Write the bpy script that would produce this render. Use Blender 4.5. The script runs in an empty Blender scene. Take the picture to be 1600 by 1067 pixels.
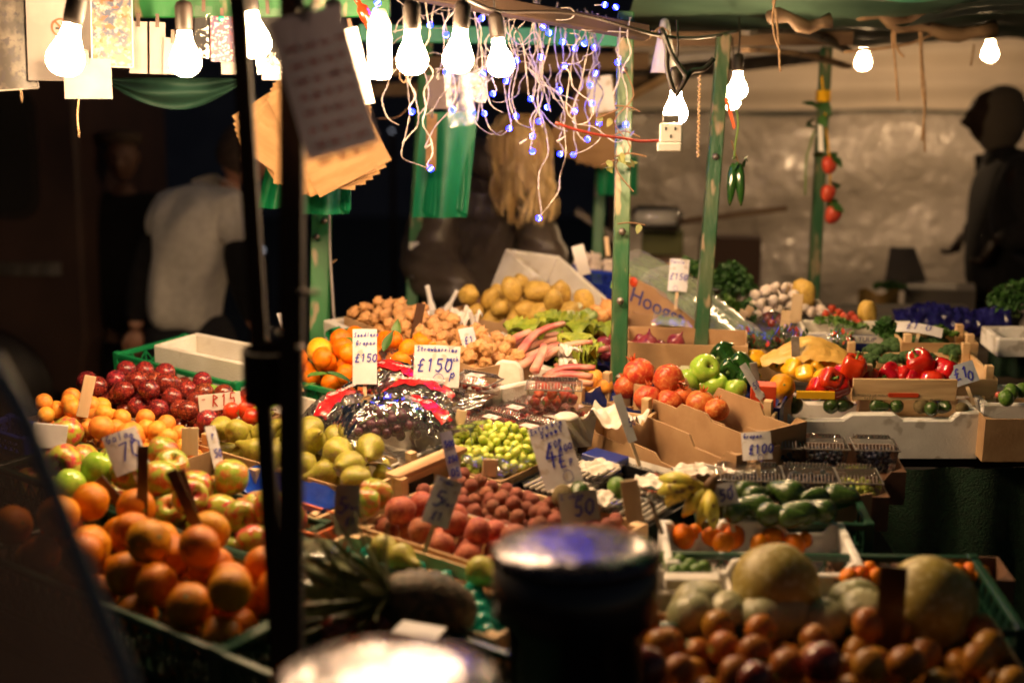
import bpy, bmesh, math, random
import numpy as np
from mathutils import Vector, Matrix, noise, Euler
R = math.radians
sc = bpy.context.scene
COL = sc.collection
rng = random.Random(7)

# ---------------------------------------------------------------- camera
F = 2222.0                      # focal length in photograph pixels (50 mm)
PITCH = math.atan(368.5 / F)
CAMZ = 1.70
cam = bpy.data.cameras.new('camera'); camo = bpy.data.objects.new('camera', cam); COL.objects.link(camo)
camo.location = (0, 0, CAMZ); camo.rotation_euler = (math.pi / 2 - PITCH, 0, 0)
cam.lens = 50; cam.sensor_width = 36; cam.clip_start = 0.05; cam.clip_end = 300
cam.dof.use_dof = True; cam.dof.focus_distance = 3.15; cam.dof.aperture_fstop = 1.55; cam.dof.aperture_blades = 7
sc.camera = camo
# ---------------------------------------------------------------- night sky, exposure
W_ = bpy.data.worlds.new('World'); sc.world = W_; W_.use_nodes = True
nt = W_.node_tree; bg = nt.nodes['Background']
sky = nt.nodes.new('ShaderNodeTexSky'); sky.sky_type = 'NISHITA'; sky.sun_disc = False
sky.sun_elevation = R(-1.8); sky.sun_rotation = R(120)
nt.links.new(sky.outputs[0], bg.inputs[0]); bg.inputs[1].default_value = 0.15
sc.view_settings.view_transform = 'Standard'; sc.view_settings.look = 'None'
sc.view_settings.exposure = 0.0; sc.view_settings.gamma = 1.0; sc.view_settings.use_curve_mapping = False
sc.render.engine = 'CYCLES'
sc.cycles.max_bounces = 6; sc.cycles.diffuse_bounces = 3; sc.cycles.glossy_bounces = 3
sc.cycles.transmission_bounces = 4; sc.cycles.transparent_max_bounces = 16
sc.cycles.sample_clamp_indirect = 4.0; sc.cycles.sample_clamp_direct = 0
sc.cycles.caustics_reflective = False; sc.cycles.caustics_refractive = False
sc.cycles.use_denoising = True; sc.cycles.filter_width = 1.8
try: sc.cycles.denoiser = 'OPENIMAGEDENOISE'
except Exception: pass
BULB = 310.0                    # radiance of a lit bulb
WARM = (1.0, 0.64, 0.33)

# ---------------------------------------------------------------- measuring helpers
Z0, SL = 0.70, 0.10             # the sloping display: z = Z0 + SL*y
def ray(u, v):
    xc = (u - 800) / F; yc = (533.5 - v) / F
    return Vector((xc, math.cos(PITCH) + yc * math.sin(PITCH), -math.sin(PITCH) + yc * math.cos(PITCH)))
def G(u, v, dz=0.0):
    d = ray(u, v); t = (Z0 + dz - CAMZ) / (d.z - SL * d.y)
    return Vector((0, 0, CAMZ)) + t * d
def P(u, v, d): return Vector((0, 0, CAMZ)) + ray(u, v) * d
def depth(p): return (p.y * math.cos(PITCH) - (p.z - CAMZ) * math.sin(PITCH))
def pi(x, y, dz=0.0): return Vector((x, y, Z0 + SL * y + dz))
TILT = math.atan(SL)
YAW = R(-37)
CS, SN = math.cos(R(37)), math.sin(R(37))
def st(s, t, dz=0.0): return pi(s * CS + t * SN, -s * SN + t * CS, dz)
def frame(o, yaw=YAW, tilt=0.0, roll=0.0):
    return Matrix.Translation(o) @ Matrix.Rotation(TILT, 4, 'X') @ Matrix.Rotation(yaw, 4, 'Z') @ Matrix.Rotation(tilt, 4, 'X') @ Matrix.Rotation(roll, 4, 'Y')
def C2(A, B, dz=0.0, tilt=0.0):
    """frame + width of a container from its two front rim corners"""
    a, b = G(A[0], A[1], dz), G(B[0], B[1], dz)
    return frame(a, math.atan2(b.y - a.y, b.x - a.x), tilt), (b - a).length
def look(p, roll=0.0, yaw=0.0, tip=0.0):
    """upright frame at p facing the aisle: x right, z up, y away"""
    return Matrix.Translation(p) @ Matrix.Rotation(-math.atan2(p.x, p.y) + yaw, 4, 'Z') @ Matrix.Rotation(tip, 4, 'X') @ Matrix.Rotation(roll, 4, 'Y')

# ---------------------------------------------------------------- meshes
class MB:
    def __init__(s): s.v = []; s.f = []; s.m = []; s.sm = []
    def add(s, vs, fs, m=0, M=None, smooth=False):
        o = len(s.v)
        s.v += [tuple(M @ Vector(p)) for p in vs] if M is not None else [tuple(p) for p in vs]
        s.f += [tuple(i + o for i in f) for f in fs]; s.m += [m] * len(fs); s.sm += [smooth] * len(fs)
        return s
    def box(s, x0, x1, y0, y1, z0, z1, m=0, M=None):
        vs = [(x0,y0,z0),(x1,y0,z0),(x1,y1,z0),(x0,y1,z0),(x0,y0,z1),(x1,y0,z1),(x1,y1,z1),(x0,y1,z1)]
        return s.add(vs, [(0,3,2,1),(4,5,6,7),(0,1,5,4),(1,2,6,5),(2,3,7,6),(3,0,4,7)], m, M)
    def tube(s, pts, rad, n=8, m=0, M=None, cap=True, sq=1.0):
        pts = [Vector(p) for p in pts]
        rr = rad if isinstance(rad, (list, tuple)) else [rad] * len(pts)
        vs = []; fs = []; up = None
        for i, p in enumerate(pts):
            a = pts[max(i - 1, 0)]; b = pts[min(i + 1, len(pts) - 1)]; d = (b - a)
            d = d.normalized() if d.length > 1e-9 else Vector((0, 0, 1))
            if up is None: up = Vector((1, 0, 0)) if abs(d.x) < 0.8 else Vector((0, 1, 0))
            x = (up - d * up.dot(d))
            x = x.normalized() if x.length > 1e-6 else d.orthogonal().normalized()
            up = x; y = d.cross(x)
            for k in range(n):
                t = 2 * math.pi * (k + .5) / n; vs.append(p + x * (math.cos(t) * rr[i]) + y * (math.sin(t) * rr[i] * sq))
        for i in range(len(pts) - 1):
            for k in range(n):
                k2 = (k + 1) % n; fs.append((i*n+k, i*n+k2, (i+1)*n+k2, (i+1)*n+k))
        if cap:
            fs.append(tuple(range(n))[::-1]); fs.append(tuple((len(pts)-1)*n + k for k in range(n)))
        return s.add(vs, fs, m, M, n > 5)
    def bar(s, a, b, w, h=None, m=0, twist=0.0):
        """square timber from a to b"""
        a, b = Vector(a), Vector(b); h = h or w; d = (b - a).normalized()
        x = Vector((1,0,0)); x = (x - d*x.dot(d)); x = x.normalized() if x.length > .1 else Vector((0,1,0)); y = d.cross(x)
        x, y = x*math.cos(twist)+y*math.sin(twist), y*math.cos(twist)-x*math.sin(twist)
        vs = [q + x*i*w/2 + y*j*h/2 for q in (a, b) for i, j in ((-1,-1),(1,-1),(1,1),(-1,1))]
        return s.add(vs, [(0,3,2,1),(4,5,6,7),(0,1,5,4),(1,2,6,5),(2,3,7,6),(3,0,4,7)], m)
    def lathe(s, prof, n=20, m=0, M=None, lobes=None):
        vs = []; fs = []
        for r, z in prof:
            for k in range(n):
                t = 2*math.pi*k/n; q = r * (lobes(t, z) if lobes else 1.0); vs.append((q*math.cos(t), q*math.sin(t), z))
        for i in range(len(prof)-1):
            for k in range(n):
                k2 = (k+1) % n; fs.append((i*n+k, i*n+k2, (i+1)*n+k2, (i+1)*n+k))
        if prof[0][0] > 1e-6: fs.append(tuple(range(n))[::-1])
        if prof[-1][0] > 1e-6: fs.append(tuple((len(prof)-1)*n+k for k in range(n)))
        return s.add(vs, fs, m, M, True)
    def prism(s, poly, t, m=0, M=None):
        """polygon in local x,z extruded from y=0 to y=t"""
        n = len(poly); vs = [(x, 0, z) for x, z in poly] + [(x, t, z) for x, z in poly]
        fs = [tuple(range(n)), tuple(range(2*n-1, n-1, -1))] + [(i, i+n, (i+1) % n + n, (i+1) % n) for i in range(n)]
        return s.add(vs, fs, m, M)
    def grid(s, fn, nu, nv, m=0, M=None, smooth=True, wrap=False):
        vs = [fn(i / nu, j / nv) for j in range(nv+1) for i in range(nu+1)]
        fs = [(j*(nu+1)+i, j*(nu+1)+i+1, (j+1)*(nu+1)+i+1, (j+1)*(nu+1)+i) for j in range(nv) for i in range(nu)]
        return s.add(vs, fs, m, M, smooth)
    def mesh(s, name, mats, bevel=0.0, weld=False, sub=0):
        me = bpy.data.meshes.new(name); me.from_pydata(s.v, [], s.f)
        for x in (mats if isinstance(mats, (list, tuple)) else [mats]): me.materials.append(x)
        me.polygons.foreach_set('material_index', s.m); me.polygons.foreach_set('use_smooth', s.sm)
        bm = bmesh.new(); bm.from_mesh(me)
        if weld: bmesh.ops.remove_doubles(bm, verts=bm.verts, dist=1e-5)
        bmesh.ops.recalc_face_normals(bm, faces=bm.faces)
        if bevel: bmesh.ops.bevel(bm, geom=[e for e in bm.edges if len(e.link_faces) == 2 and e.calc_face_angle(0) > .6], offset=bevel, segments=1, affect='EDGES', clamp_overlap=True)
        bm.to_mesh(me); bm.free(); me.update()
        return me

def link(name, data, parent=None, M=None):
    o = bpy.data.objects.new(name, data); COL.objects.link(o)
    if parent is not None: o.parent = parent
    if M is not None: o.matrix_basis = M
    return o
def tag(o, label, cat, group=None, kind=None):
    if label: o['label'] = label
    if cat: o['category'] = cat
    if group: o['group'] = group
    if kind: o['kind'] = kind
    return o
def thing(name, label, cat, M=None, group=None): return tag(link(name, None, None, M if M is not None else Matrix()), label, cat, group)
def part(name, mb, mats, parent, M=None, label=None, kind=None, **k):
    o = link(name, mb.mesh(name, mats, **k) if isinstance(mb, MB) else mb, parent, M)
    if label: o['label'] = label
    if kind: o['kind'] = kind
    return o
def solo(name, mb, mats, label, cat, M=None, group=None, kind=None, **k):
    o = link(name, mb.mesh(name, mats, **k) if isinstance(mb, MB) else mb, None, M)
    return tag(o, label, cat, group, kind)
def struct(name, mb, mats, M=None, **k):
    o = link(name, mb.mesh(name, mats, **k), None, M); o['kind'] = 'structure'; return o

# ---------------------------------------------------------------- materials
def mat(name, c, c2=None, scale=8.0, rough=0.5, bump=0.0, bscale=30.0, bdist=.004, bdetail=4, spec=0.5, coat=0.0, sss=0.0, metal=0.0,
        var=0.0, hue=0.0, lo=0.4, hi=0.6, c3=None, spot=None, sscale=60.0, detail=3.0, stretch=None, emit=None, es=0.0, alpha=1.0, trans=0.0, sheen=0.0, rscatter=None, unit=0):
    if unit: scale /= 10; sscale /= 7; bscale /= 8; bdist = .0018      # shapes modelled at unit size
    m = bpy.data.materials.new(name); m.use_nodes = True; n = m.node_tree; b = n.nodes['Principled BSDF']; L = n.links.new
    def nd(t, **k):
        x = n.nodes.new(t)
        for a, q in k.items(): setattr(x, a, q)
        return x
    tc = nd('ShaderNodeTexCoord'); oi = nd('ShaderNodeObjectInfo')
    off = nd('ShaderNodeVectorMath', operation='MULTIPLY_ADD'); L(tc.outputs['Object'], off.inputs[0])
    off.inputs[1].default_value = stretch or (1, 1, 1)
    cmb = nd('ShaderNodeCombineXYZ'); sc_ = nd('ShaderNodeMath', operation='MULTIPLY'); sc_.inputs[1].default_value = 37.0
    L(oi.outputs['Random'], sc_.inputs[0])
    for i in range(3): L(sc_.outputs[0], cmb.inputs[i])
    L(cmb.outputs[0], off.inputs[2]); vec = off.outputs[0]
    def mix(fac, a, bb, typ='MIX'):
        x = nd('ShaderNodeMix', data_type='RGBA', blend_type=typ)
        for s_, q in ((x.inputs[0], fac), (x.inputs[6], a), (x.inputs[7], bb)):
            if hasattr(q, 'is_linked'): L(q, s_)
            else: s_.default_value = q if isinstance(q, float) else (*q, 1)
        return x.outputs[2]
    def nz(s_, d=3.0, lo_=.4, hi_=.6):
        x = nd('ShaderNodeTexNoise'); x.inputs['Scale'].default_value = s_; x.inputs['Detail'].default_value = d; L(vec, x.inputs['Vector'])
        r = nd('ShaderNodeMapRange'); r.inputs[1].default_value = lo_; r.inputs[2].default_value = hi_; L(x.outputs[0], r.inputs[0])
        return r.outputs[0]
    col = tuple(c)
    if c2: col = mix(nz(scale, detail, lo, hi), c, c2)
    if c3: col = mix(nz(scale * 2.7, 4.0, .52, .62), col, c3)
    if spot: col = mix(nz(sscale, 2.0, .58, .66), col, spot)
    if var or hue:
        h = nd('ShaderNodeHueSaturation')
        if hasattr(col, 'is_linked'): L(col, h.inputs['Color'])
        else: h.inputs['Color'].default_value = (*col, 1)
        r1 = nd('ShaderNodeMapRange'); r1.inputs[3].default_value = 1 - var; r1.inputs[4].default_value = 1 + var; L(oi.outputs['Random'], r1.inputs[0]); L(r1.outputs[0], h.inputs['Value'])
        fr = nd('ShaderNodeMath', operation='MULTIPLY'); fr.inputs[1].default_value = 7.31; L(oi.outputs['Random'], fr.inputs[0])
        f2 = nd('ShaderNodeMath', operation='FRACT'); L(fr.outputs[0], f2.inputs[0])
        r2 = nd('ShaderNodeMapRange'); r2.inputs[3].default_value = .5 - hue; r2.inputs[4].default_value = .5 + hue; L(f2.outputs[0], r2.inputs[0]); L(r2.outputs[0], h.inputs['Hue'])
        col = h.outputs[0]
    if hasattr(col, 'is_linked'): L(col, b.inputs['Base Color'])
    else: b.inputs['Base Color'].default_value = (*col, 1)
    b.inputs['Roughness'].default_value = rough
    if rscatter:
        rr = nd('ShaderNodeMapRange'); rr.inputs[3].default_value = rough; rr.inputs[4].default_value = rscatter; L(nz(scale*1.7, 4.0, .35, .65), rr.inputs[0]); L(rr.outputs[0], b.inputs['Roughness'])
    b.inputs['Specular IOR Level'].default_value = spec; b.inputs['Metallic'].default_value = metal
    b.inputs['Coat Weight'].default_value = coat; b.inputs['Coat Roughness'].default_value = 0.12
    b.inputs['Sheen Weight'].default_value = sheen
    if sss:
        b.inputs['Subsurface Weight'].default_value = sss; b.inputs['Subsurface Scale'].default_value = .006; b.inputs['Subsurface Radius'].default_value = (1, .5, .3)
    if trans: b.inputs['Transmission Weight'].default_value = trans
    if bump:
        x = nd('ShaderNodeTexNoise'); x.inputs['Scale'].default_value = bscale; x.inputs['Detail'].default_value = bdetail; L(vec, x.inputs['Vector'])
        bp = nd('ShaderNodeBump'); bp.inputs['Strength'].default_value = bump; bp.inputs['Distance'].default_value = bdist; L(x.outputs[0], bp.inputs['Height']); L(bp.outputs[0], b.inputs['Normal'])
    if emit: b.inputs['Emission Color'].default_value = (*emit, 1); b.inputs['Emission Strength'].default_value = es
    return m
def film(name, tint=(1, 1, 1), fac=.22, rough=.12, bump=.8, bscale=60, milk=0.06):
    """thin clear plastic: mostly transparent, glossy crinkles, a little milky"""
    m = bpy.data.materials.new(name); m.use_nodes = True; n = m.node_tree; L = n.links.new; n.nodes.clear()
    out = n.nodes.new('ShaderNodeOutputMaterial'); tr = n.nodes.new('ShaderNodeBsdfTransparent'); tr.inputs[0].default_value = (*tint, 1)
    gl = n.nodes.new('ShaderNodeBsdfGlossy'); gl.inputs['Roughness'].default_value = rough; df = n.nodes.new('ShaderNodeBsdfDiffuse'); df.inputs[0].default_value = (.8, .8, .8, 1)
    fr = n.nodes.new('ShaderNodeFresnel'); fr.inputs[0].default_value = 1.5
    ad = n.nodes.new('ShaderNodeMath'); ad.operation = 'ADD'; ad.inputs[1].default_value = fac * .3; ad.use_clamp = True; L(fr.outputs[0], ad.inputs[0])
    tc = n.nodes.new('ShaderNodeTexCoord'); x = n.nodes.new('ShaderNodeTexNoise'); x.inputs['Scale'].default_value = bscale; x.inputs['Detail'].default_value = 5; L(tc.outputs['Object'], x.inputs['Vector'])
    bp = n.nodes.new('ShaderNodeBump'); bp.inputs['Strength'].default_value = bump; bp.inputs['Distance'].default_value = .006; L(x.outputs[0], bp.inputs['Height'])
    L(bp.outputs[0], gl.inputs['Normal']); L(bp.outputs[0], fr.inputs['Normal'])
    m1 = n.nodes.new('ShaderNodeMixShader'); m1.inputs[0].default_value = milk; L(tr.outputs[0], m1.inputs[1]); L(df.outputs[0], m1.inputs[2])
    m2 = n.nodes.new('ShaderNodeMixShader'); L(ad.outputs[0], m2.inputs[0]); L(m1.outputs[0], m2.inputs[1]); L(gl.outputs[0], m2.inputs[2]); L(m2.outputs[0], out.inputs[0])
    return m
def emis(name, c, s):
    m = bpy.data.materials.new(name); m.use_nodes = True; n = m.node_tree; n.nodes.clear()
    o = n.nodes.new('ShaderNodeOutputMaterial'); e = n.nodes.new('ShaderNodeEmission'); e.inputs[0].default_value = (*c, 1); e.inputs[1].default_value = s
    n.links.new(e.outputs[0], o.inputs[0]); return m

M = {}
M['asphalt'] = mat('asphalt', (.045,.043,.042), (.07,.066,.06), 6, .7, .5, 90)
M['green_paint'] = mat('green_paint', (.012,.13,.03), (.02,.19,.05), 14, .42, .35, 40, spot=(.30,.25,.15), sscale=26, stretch=(1,1,.35))
M['worn_green'] = mat('worn_green', (.015,.08,.03), (.07,.11,.05), 20, .4, .6, 60, spot=(.26,.20,.12), sscale=34, stretch=(1,1,.3))
M['dark_pole'] = mat('dark_pole', (.025,.014,.008), (.04,.02,.01), 9, .9, .3, 40, stretch=(1,1,.2))
M['timber'] = mat('timber', (.11,.065,.035), (.20,.13,.07), 12, .7, .6, 50, stretch=(.15,1,1))
M['wood'] = mat('wood', (.62,.40,.20), (.74,.52,.29), 26, .65, .3, 90, stretch=(.12,1,1), var=.1, spot=(.36,.19,.08), sscale=9)
M['woodend'] = mat('woodend', (.60,.39,.19), (.70,.49,.28), 30, .65, .3, 90, stretch=(1,.15,1), var=.1)
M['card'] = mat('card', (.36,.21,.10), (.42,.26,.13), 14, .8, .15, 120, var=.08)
M['cardedge'] = mat('cardedge', (.55,.38,.22), (.42,.27,.14), 160, .8, .2, 150)
M['cardwhite'] = mat('cardwhite', (.72,.68,.62), (.66,.61,.54), 10, .6, .1, 90)
M['poly'] = mat('poly', (.76,.73,.68), (.68,.64,.57), 9, .7, .5, 260, sss=.0, spot=(.50,.44,.36), sscale=11)
M['polydirty'] = mat('polydirty', (.84,.82,.79), (.76,.74,.71), 16, .7, .22, 240, spot=(.52,.49,.45), sscale=23)
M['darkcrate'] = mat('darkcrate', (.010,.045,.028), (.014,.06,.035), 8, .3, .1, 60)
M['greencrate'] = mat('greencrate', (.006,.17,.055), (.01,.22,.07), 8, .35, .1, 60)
M['bluecrate'] = mat('bluecrate', (.012,.035,.36), (.02,.05,.45), 8, .35, .1, 60)
M['bluecard'] = mat('bluecard', (.015,.03,.20), None, 8, .4, .1, 60)
M['blueliner'] = mat('blueliner', (.015,.06,.45), (.02,.10,.60), 12, .18, .6, 30, coat=.3)
M['tealliner'] = mat('tealliner', (.01,.22,.17), (.015,.30,.22), 12, .2, .6, 30, coat=.4)
M['blacktray'] = mat('blacktray', (.012,.012,.014), None, 8, .25)
M['orangecard'] = mat('orangecard', (.72,.17,.04), (.62,.13,.03), 14, .6, .1, 60)
M['redcard'] = mat('redcard', (.62,.06,.015), (.5,.04,.01), 14, .5)
M['tissue'] = mat('tissue', (.78,.72,.64), (.66,.58,.49), 18, .8, .9, 30)
M['greenpaper'] = mat('greenpaper', (.25,.50,.06), None, 8, .6, .4, 30)
M['kraft'] = mat('kraft', (.27,.145,.045), (.34,.19,.07), 30, .65, .35, 40, stretch=(.3,1,1), var=.10)
M['cloth'] = mat('cloth', (.003,.020,.008), (.004,.03,.012), 60, .85, 1.0, 220)
M['fake_grass'] = mat('fake_grass', (.004,.06,.02), (.008,.10,.03), 90, .8, 1.0, 300)
M['tarp_green'] = mat('tarp_green', (.02,.17,.10), (.04,.25,.16), 4, .4, .4, 20, rscatter=.6)
M['tarp_pale'] = mat('tarp_pale', (.055,.11,.075), (.02,.05,.035), 3, .5, .5, 16, stretch=(.3,1,1))
M['ink'] = mat('ink', (.02,.025,.33), None, 8, .5)
M['inkred'] = mat('inkred', (.5,.03,.02), None, 8, .5)
M['inkblack'] = mat('inkblack', (.02,.02,.02), None, 8, .5)
M['signcard'] = mat('signcard', (.66,.64,.66), (.58,.56,.58), 14, .5, .15, 50, spot=(.47,.42,.38), sscale=40)
M['woodpeg'] = mat('woodpeg', (.60,.42,.24), (.68,.50,.31), 26, .7, .3, 80, stretch=(1,1,.15))
M['darkpeg'] = mat('darkpeg', (.055,.022,.010), (.09,.038,.016), 30, .35, .2, 60, stretch=(1,1,.15), coat=.3)
M['white_plastic'] = mat('white_plastic', (.75,.72,.68), None, 8, .35)
M['cordwhite'] = mat('cordwhite', (.34,.30,.28), None, 8, .35, spec=.6)
M['cordblack'] = mat('cordblack', (.02,.013,.01), None, 8, .5)
M['cordred'] = mat('cordred', (.22,.02,.01), None, 8, .5)
M['rope'] = mat('rope', (.42,.27,.15), (.30,.18,.09), 60, .9, .8, 200)
M['steel'] = mat('steel', (.32,.29,.26), (.20,.17,.14), 12, .35, .3, 50, metal=.9, rscatter=.6)
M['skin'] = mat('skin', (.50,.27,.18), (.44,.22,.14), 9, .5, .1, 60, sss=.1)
M['skinsilhouette'] = mat('skinsilhouette', (.022,.012,.008), None, 9, .7, spec=.15)  # skin taken near black for a figure in silhouette
M['greyshirt'] = mat('greyshirt', (.76,.72,.66), (.66,.62,.56), 30, .9, .3, 90, sheen=.2)
M['darkcloth'] = mat('darkcloth', (.004,.003,.003), (.007,.006,.006), 30, .95, .3, 60)
M['jeans'] = mat('jeans', (.010,.010,.015), None, 8, .85)
M['puffer'] = mat('puffer', (.075,.055,.044), (.09,.07,.055), 20, .42, .6, 24)
M['hoodgrey'] = mat('hoodgrey', (.10,.08,.06), None, 8, .9)
M['hairblond'] = mat('hairblond', (.46,.29,.10), (.82,.60,.28), 40, .42, .2, 80, stretch=(1,1,.15), spec=.6)
M['hairdark'] = mat('hairdark', (.06,.038,.022), (.10,.06,.04), 60, .6, .8, 120)
M['leaf'] = mat('leaf', (.05,.13,.015), (.10,.20,.03), 20, .5, .2, 50, var=.2)
M['leafdark'] = mat('leafdark', (.018,.07,.012), (.04,.12,.02), 20, .55, .2, 50)
M['stemgreen'] = mat('stemgreen', (.12,.20,.04), None, 8, .5)
M['stembrown'] = mat('stembrown', (.12,.06,.025), None, 8, .7)
M['noticepaper'] = mat('noticepaper', (.40,.36,.35), (.34,.30,.29), 12, .6); M['paper'] = mat('paper', (.80,.77,.72), None, 8, .6)
M['film'] = film('film'); M['filmdim'] = film('filmdim', fac=.05, rough=.15, bump=.6, bscale=25, milk=.012)
M['filmbag'] = film('filmbag', fac=.12, rough=.07, bump=.7, bscale=17, milk=.03)
M['filmlid'] = film('filmlid', fac=.12, rough=.08, bump=.4, bscale=70, milk=.03)
M['bulb_on'] = emis('bulb_on', WARM, BULB); M['bulb_far'] = emis('bulb_far', WARM, BULB * 1.45)
M['cfl_on'] = emis('cfl_on', (1, .70, .42), BULB * .45)
M['led_core'] = emis('led_core', (.10, .13, 1.0), 50); M['blue_led'] = emis('blue_led', (.007, .010, 1.0), 42)
M['farlamp'] = emis('farlamp', (.8, .85, 1.0), .7)
# fruit
M['orange'] = mat('orange', (.66,.25,.004), (.56,.17,.003), 22, .34, .35, 420, spec=.38, sss=.0, var=.10, hue=.012, unit=1)
M['satsuma'] = mat('satsuma', (.86,.24,.004), (.78,.18,.003), 25, .34, .3, 420, spec=.32, var=.08, hue=.01, unit=1)
M['lemon'] = mat('lemon', (.86,.50,.02), (.80,.42,.015), 25, .34, .5, 380, sss=.08, unit=1)
M['apricot'] = mat('apricot', (.84,.36,.045), (.78,.26,.03), 24, .5, .15, 200, sss=.1, var=.06, hue=.015, unit=1)
M['plum'] = mat('plum', (.26,.025,.018), (.09,.012,.014), 26, .25, .1, 60, coat=.25, var=.3, hue=.015, spot=(.5,.10,.05), sscale=50, unit=1)
M['gala'] = mat('gala', (.30,.36,.03), (.50,.075,.035), 18, .28, .06, 90, coat=.2, var=.15, hue=.03, lo=.44, hi=.58, spot=(.6,.5,.2), sscale=120, unit=1)
M['greenapple'] = mat('greenapple', (.24,.44,.03), (.34,.50,.05), 20, .22, .05, 90, coat=.35, var=.08, spot=(.4,.5,.15), sscale=160, unit=1)
M['pear'] = mat('pear', (.30,.31,.025), (.42,.38,.05), 26, .42, .15, 120, var=.12, spot=(.27,.17,.05), sscale=75, c3=(.34,.26,.07), unit=1)
M['peach'] = mat('peach', (.42,.11,.055), (.28,.055,.038), 24, .55, .12, 200, spec=.25, sheen=.08, var=.25, hue=.01, c3=(.48,.18,.08), unit=1)
M['lychee'] = mat('lychee', (.42,.12,.07), (.30,.10,.055), 70, .65, 1.0, 300, var=.2, hue=.01, unit=1)
M['walnut'] = mat('walnut', (.62,.33,.125), (.46,.23,.08), 60, .6, .6, 120, var=.12, bdist=.006, unit=1)
M['potato'] = mat('potato', (.64,.43,.09), (.54,.34,.06), 24, .55, .35, 80, var=.08, spot=(.36,.19,.07), sscale=60, unit=1)
M['grape_red'] = mat('grape_red', (.10,.018,.032), (.05,.012,.03), 50, .22, .05, 60, coat=.2, var=.4, spot=(.2,.1,.12), sscale=90, unit=1)
M['grape_green'] = mat('grape_green', (.50,.60,.07), (.58,.66,.14), 40, .22, .05, 60, sss=.25, var=.12, hue=.01, unit=1)
M['cherry'] = mat('cherry', (.46,.04,.03), (.60,.12,.08), 60, .3, .1, 60, coat=.2, var=.3, unit=1)
M['strawberry'] = mat('strawberry', (.55,.025,.015), (.45,.015,.01), 60, .3, .6, 500, var=.1, spot=(.7,.4,.1), sscale=400, unit=1)
M['blueberry'] = mat('blueberry', (.018,.022,.055), (.04,.05,.10), 90, .5, .1, 60)
M['pomegranate'] = mat('pomegranate', (.46,.05,.018), (.55,.13,.035), 18, .32, .15, 90, spec=.35, var=.12, hue=.01, c3=(.60,.22,.07), unit=1)
M['onionred'] = mat('onionred', (.20,.018,.035), (.32,.06,.07), 40, .28, .1, 60, coat=.2, var=.2, stretch=(1,1,.1), unit=1)
M['onion'] = mat('onion', (.62,.28,.08), (.72,.38,.14), 40, .35, .1, 60, stretch=(1,1,.1), unit=1)
M['redpepper'] = mat('redpepper', (.55,.018,.008), (.45,.012,.006), 12, .16, .05, 30, coat=.5, var=.1, hue=.008, unit=1)
M['yellowpepper'] = mat('yellowpepper', (.80,.47,.02), (.72,.36,.015), 12, .18, .05, 30, coat=.5, var=.08, unit=1)
M['darkpepper'] = mat('darkpepper', (.012,.045,.008), (.02,.07,.012), 12, .13, .05, 30, coat=.5, unit=1)
M['tomato'] = mat('tomato', (.60,.035,.01), (.66,.07,.015), 12, .2, .04, 30, coat=.3, var=.08, unit=1)
M['persimmon'] = mat('persimmon', (.42,.175,.02), (.28,.09,.012), 16, .36, .1, 60, spec=.35, var=.2, hue=.015, unit=1)
M['avocado'] = mat('avocado', (.018,.045,.008), (.035,.075,.012), 30, .22, .25, 220, coat=.3, var=.2, spot=(.10,.15,.04), sscale=190, unit=1)
M['kiwi'] = mat('kiwi', (.16,.11,.05), (.11,.09,.03), 60, .8, .6, 300, var=.1, unit=1)
M['lime'] = mat('lime', (.07,.17,.02), (.12,.22,.04), 30, .3, .3, 260, var=.15, unit=1)
M['melon'] = mat('melon', (.33,.25,.05), (.27,.20,.04), 20, .45, .25, 110, c3=(.46,.38,.16), var=.08, unit=1)
M['stripemelon'] = mat('stripemelon', (.42,.38,.22), (.24,.25,.12), 8, .4, .2, 110, stretch=(1,1,.1), var=.1, unit=1)
M['banana'] = mat('banana', (.62,.47,.05), (.45,.44,.06), 16, .45, .1, 60, spot=(.14,.07,.02), sscale=45)
M['rhubarb'] = mat('rhubarb', (.60,.13,.12), (.72,.36,.25), 14, .35, .3, 60, stretch=(1,1,.08), var=.12)
M['rhubarbleaf'] = mat('rhubarbleaf', (.34,.38,.03), (.20,.28,.02), 20, .5, .5, 60)
M['leek'] = mat('leek', (.66,.66,.42), (.30,.42,.12), 5, .4, .2, 60, stretch=(1,1,.3))
M['garlic'] = mat('garlic', (.76,.68,.58), (.62,.48,.42), 60, .55, .2, 90, var=.08, unit=1)
M['broccoli'] = mat('broccoli', (.022,.070,.014), (.05,.12,.025), 160, .75, 1.0, 420)
M['pineskin'] = mat('pineskin', (.10,.055,.02), (.04,.03,.01), 60, .6, .8, 90)
M['filmwrap'] = film('filmwrap', fac=.35, rough=.12, bump=.8, bscale=22, milk=.16); M['cucumber'] = mat('cucumber', (.10,.20,.05), (.22,.34,.12), 30, .3, .2, 60)
M['watermelon'] = mat('watermelon', (.10,.18,.03), (.20,.30,.07), 14, .35, .1, 60, stretch=(1,1,.2))
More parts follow.
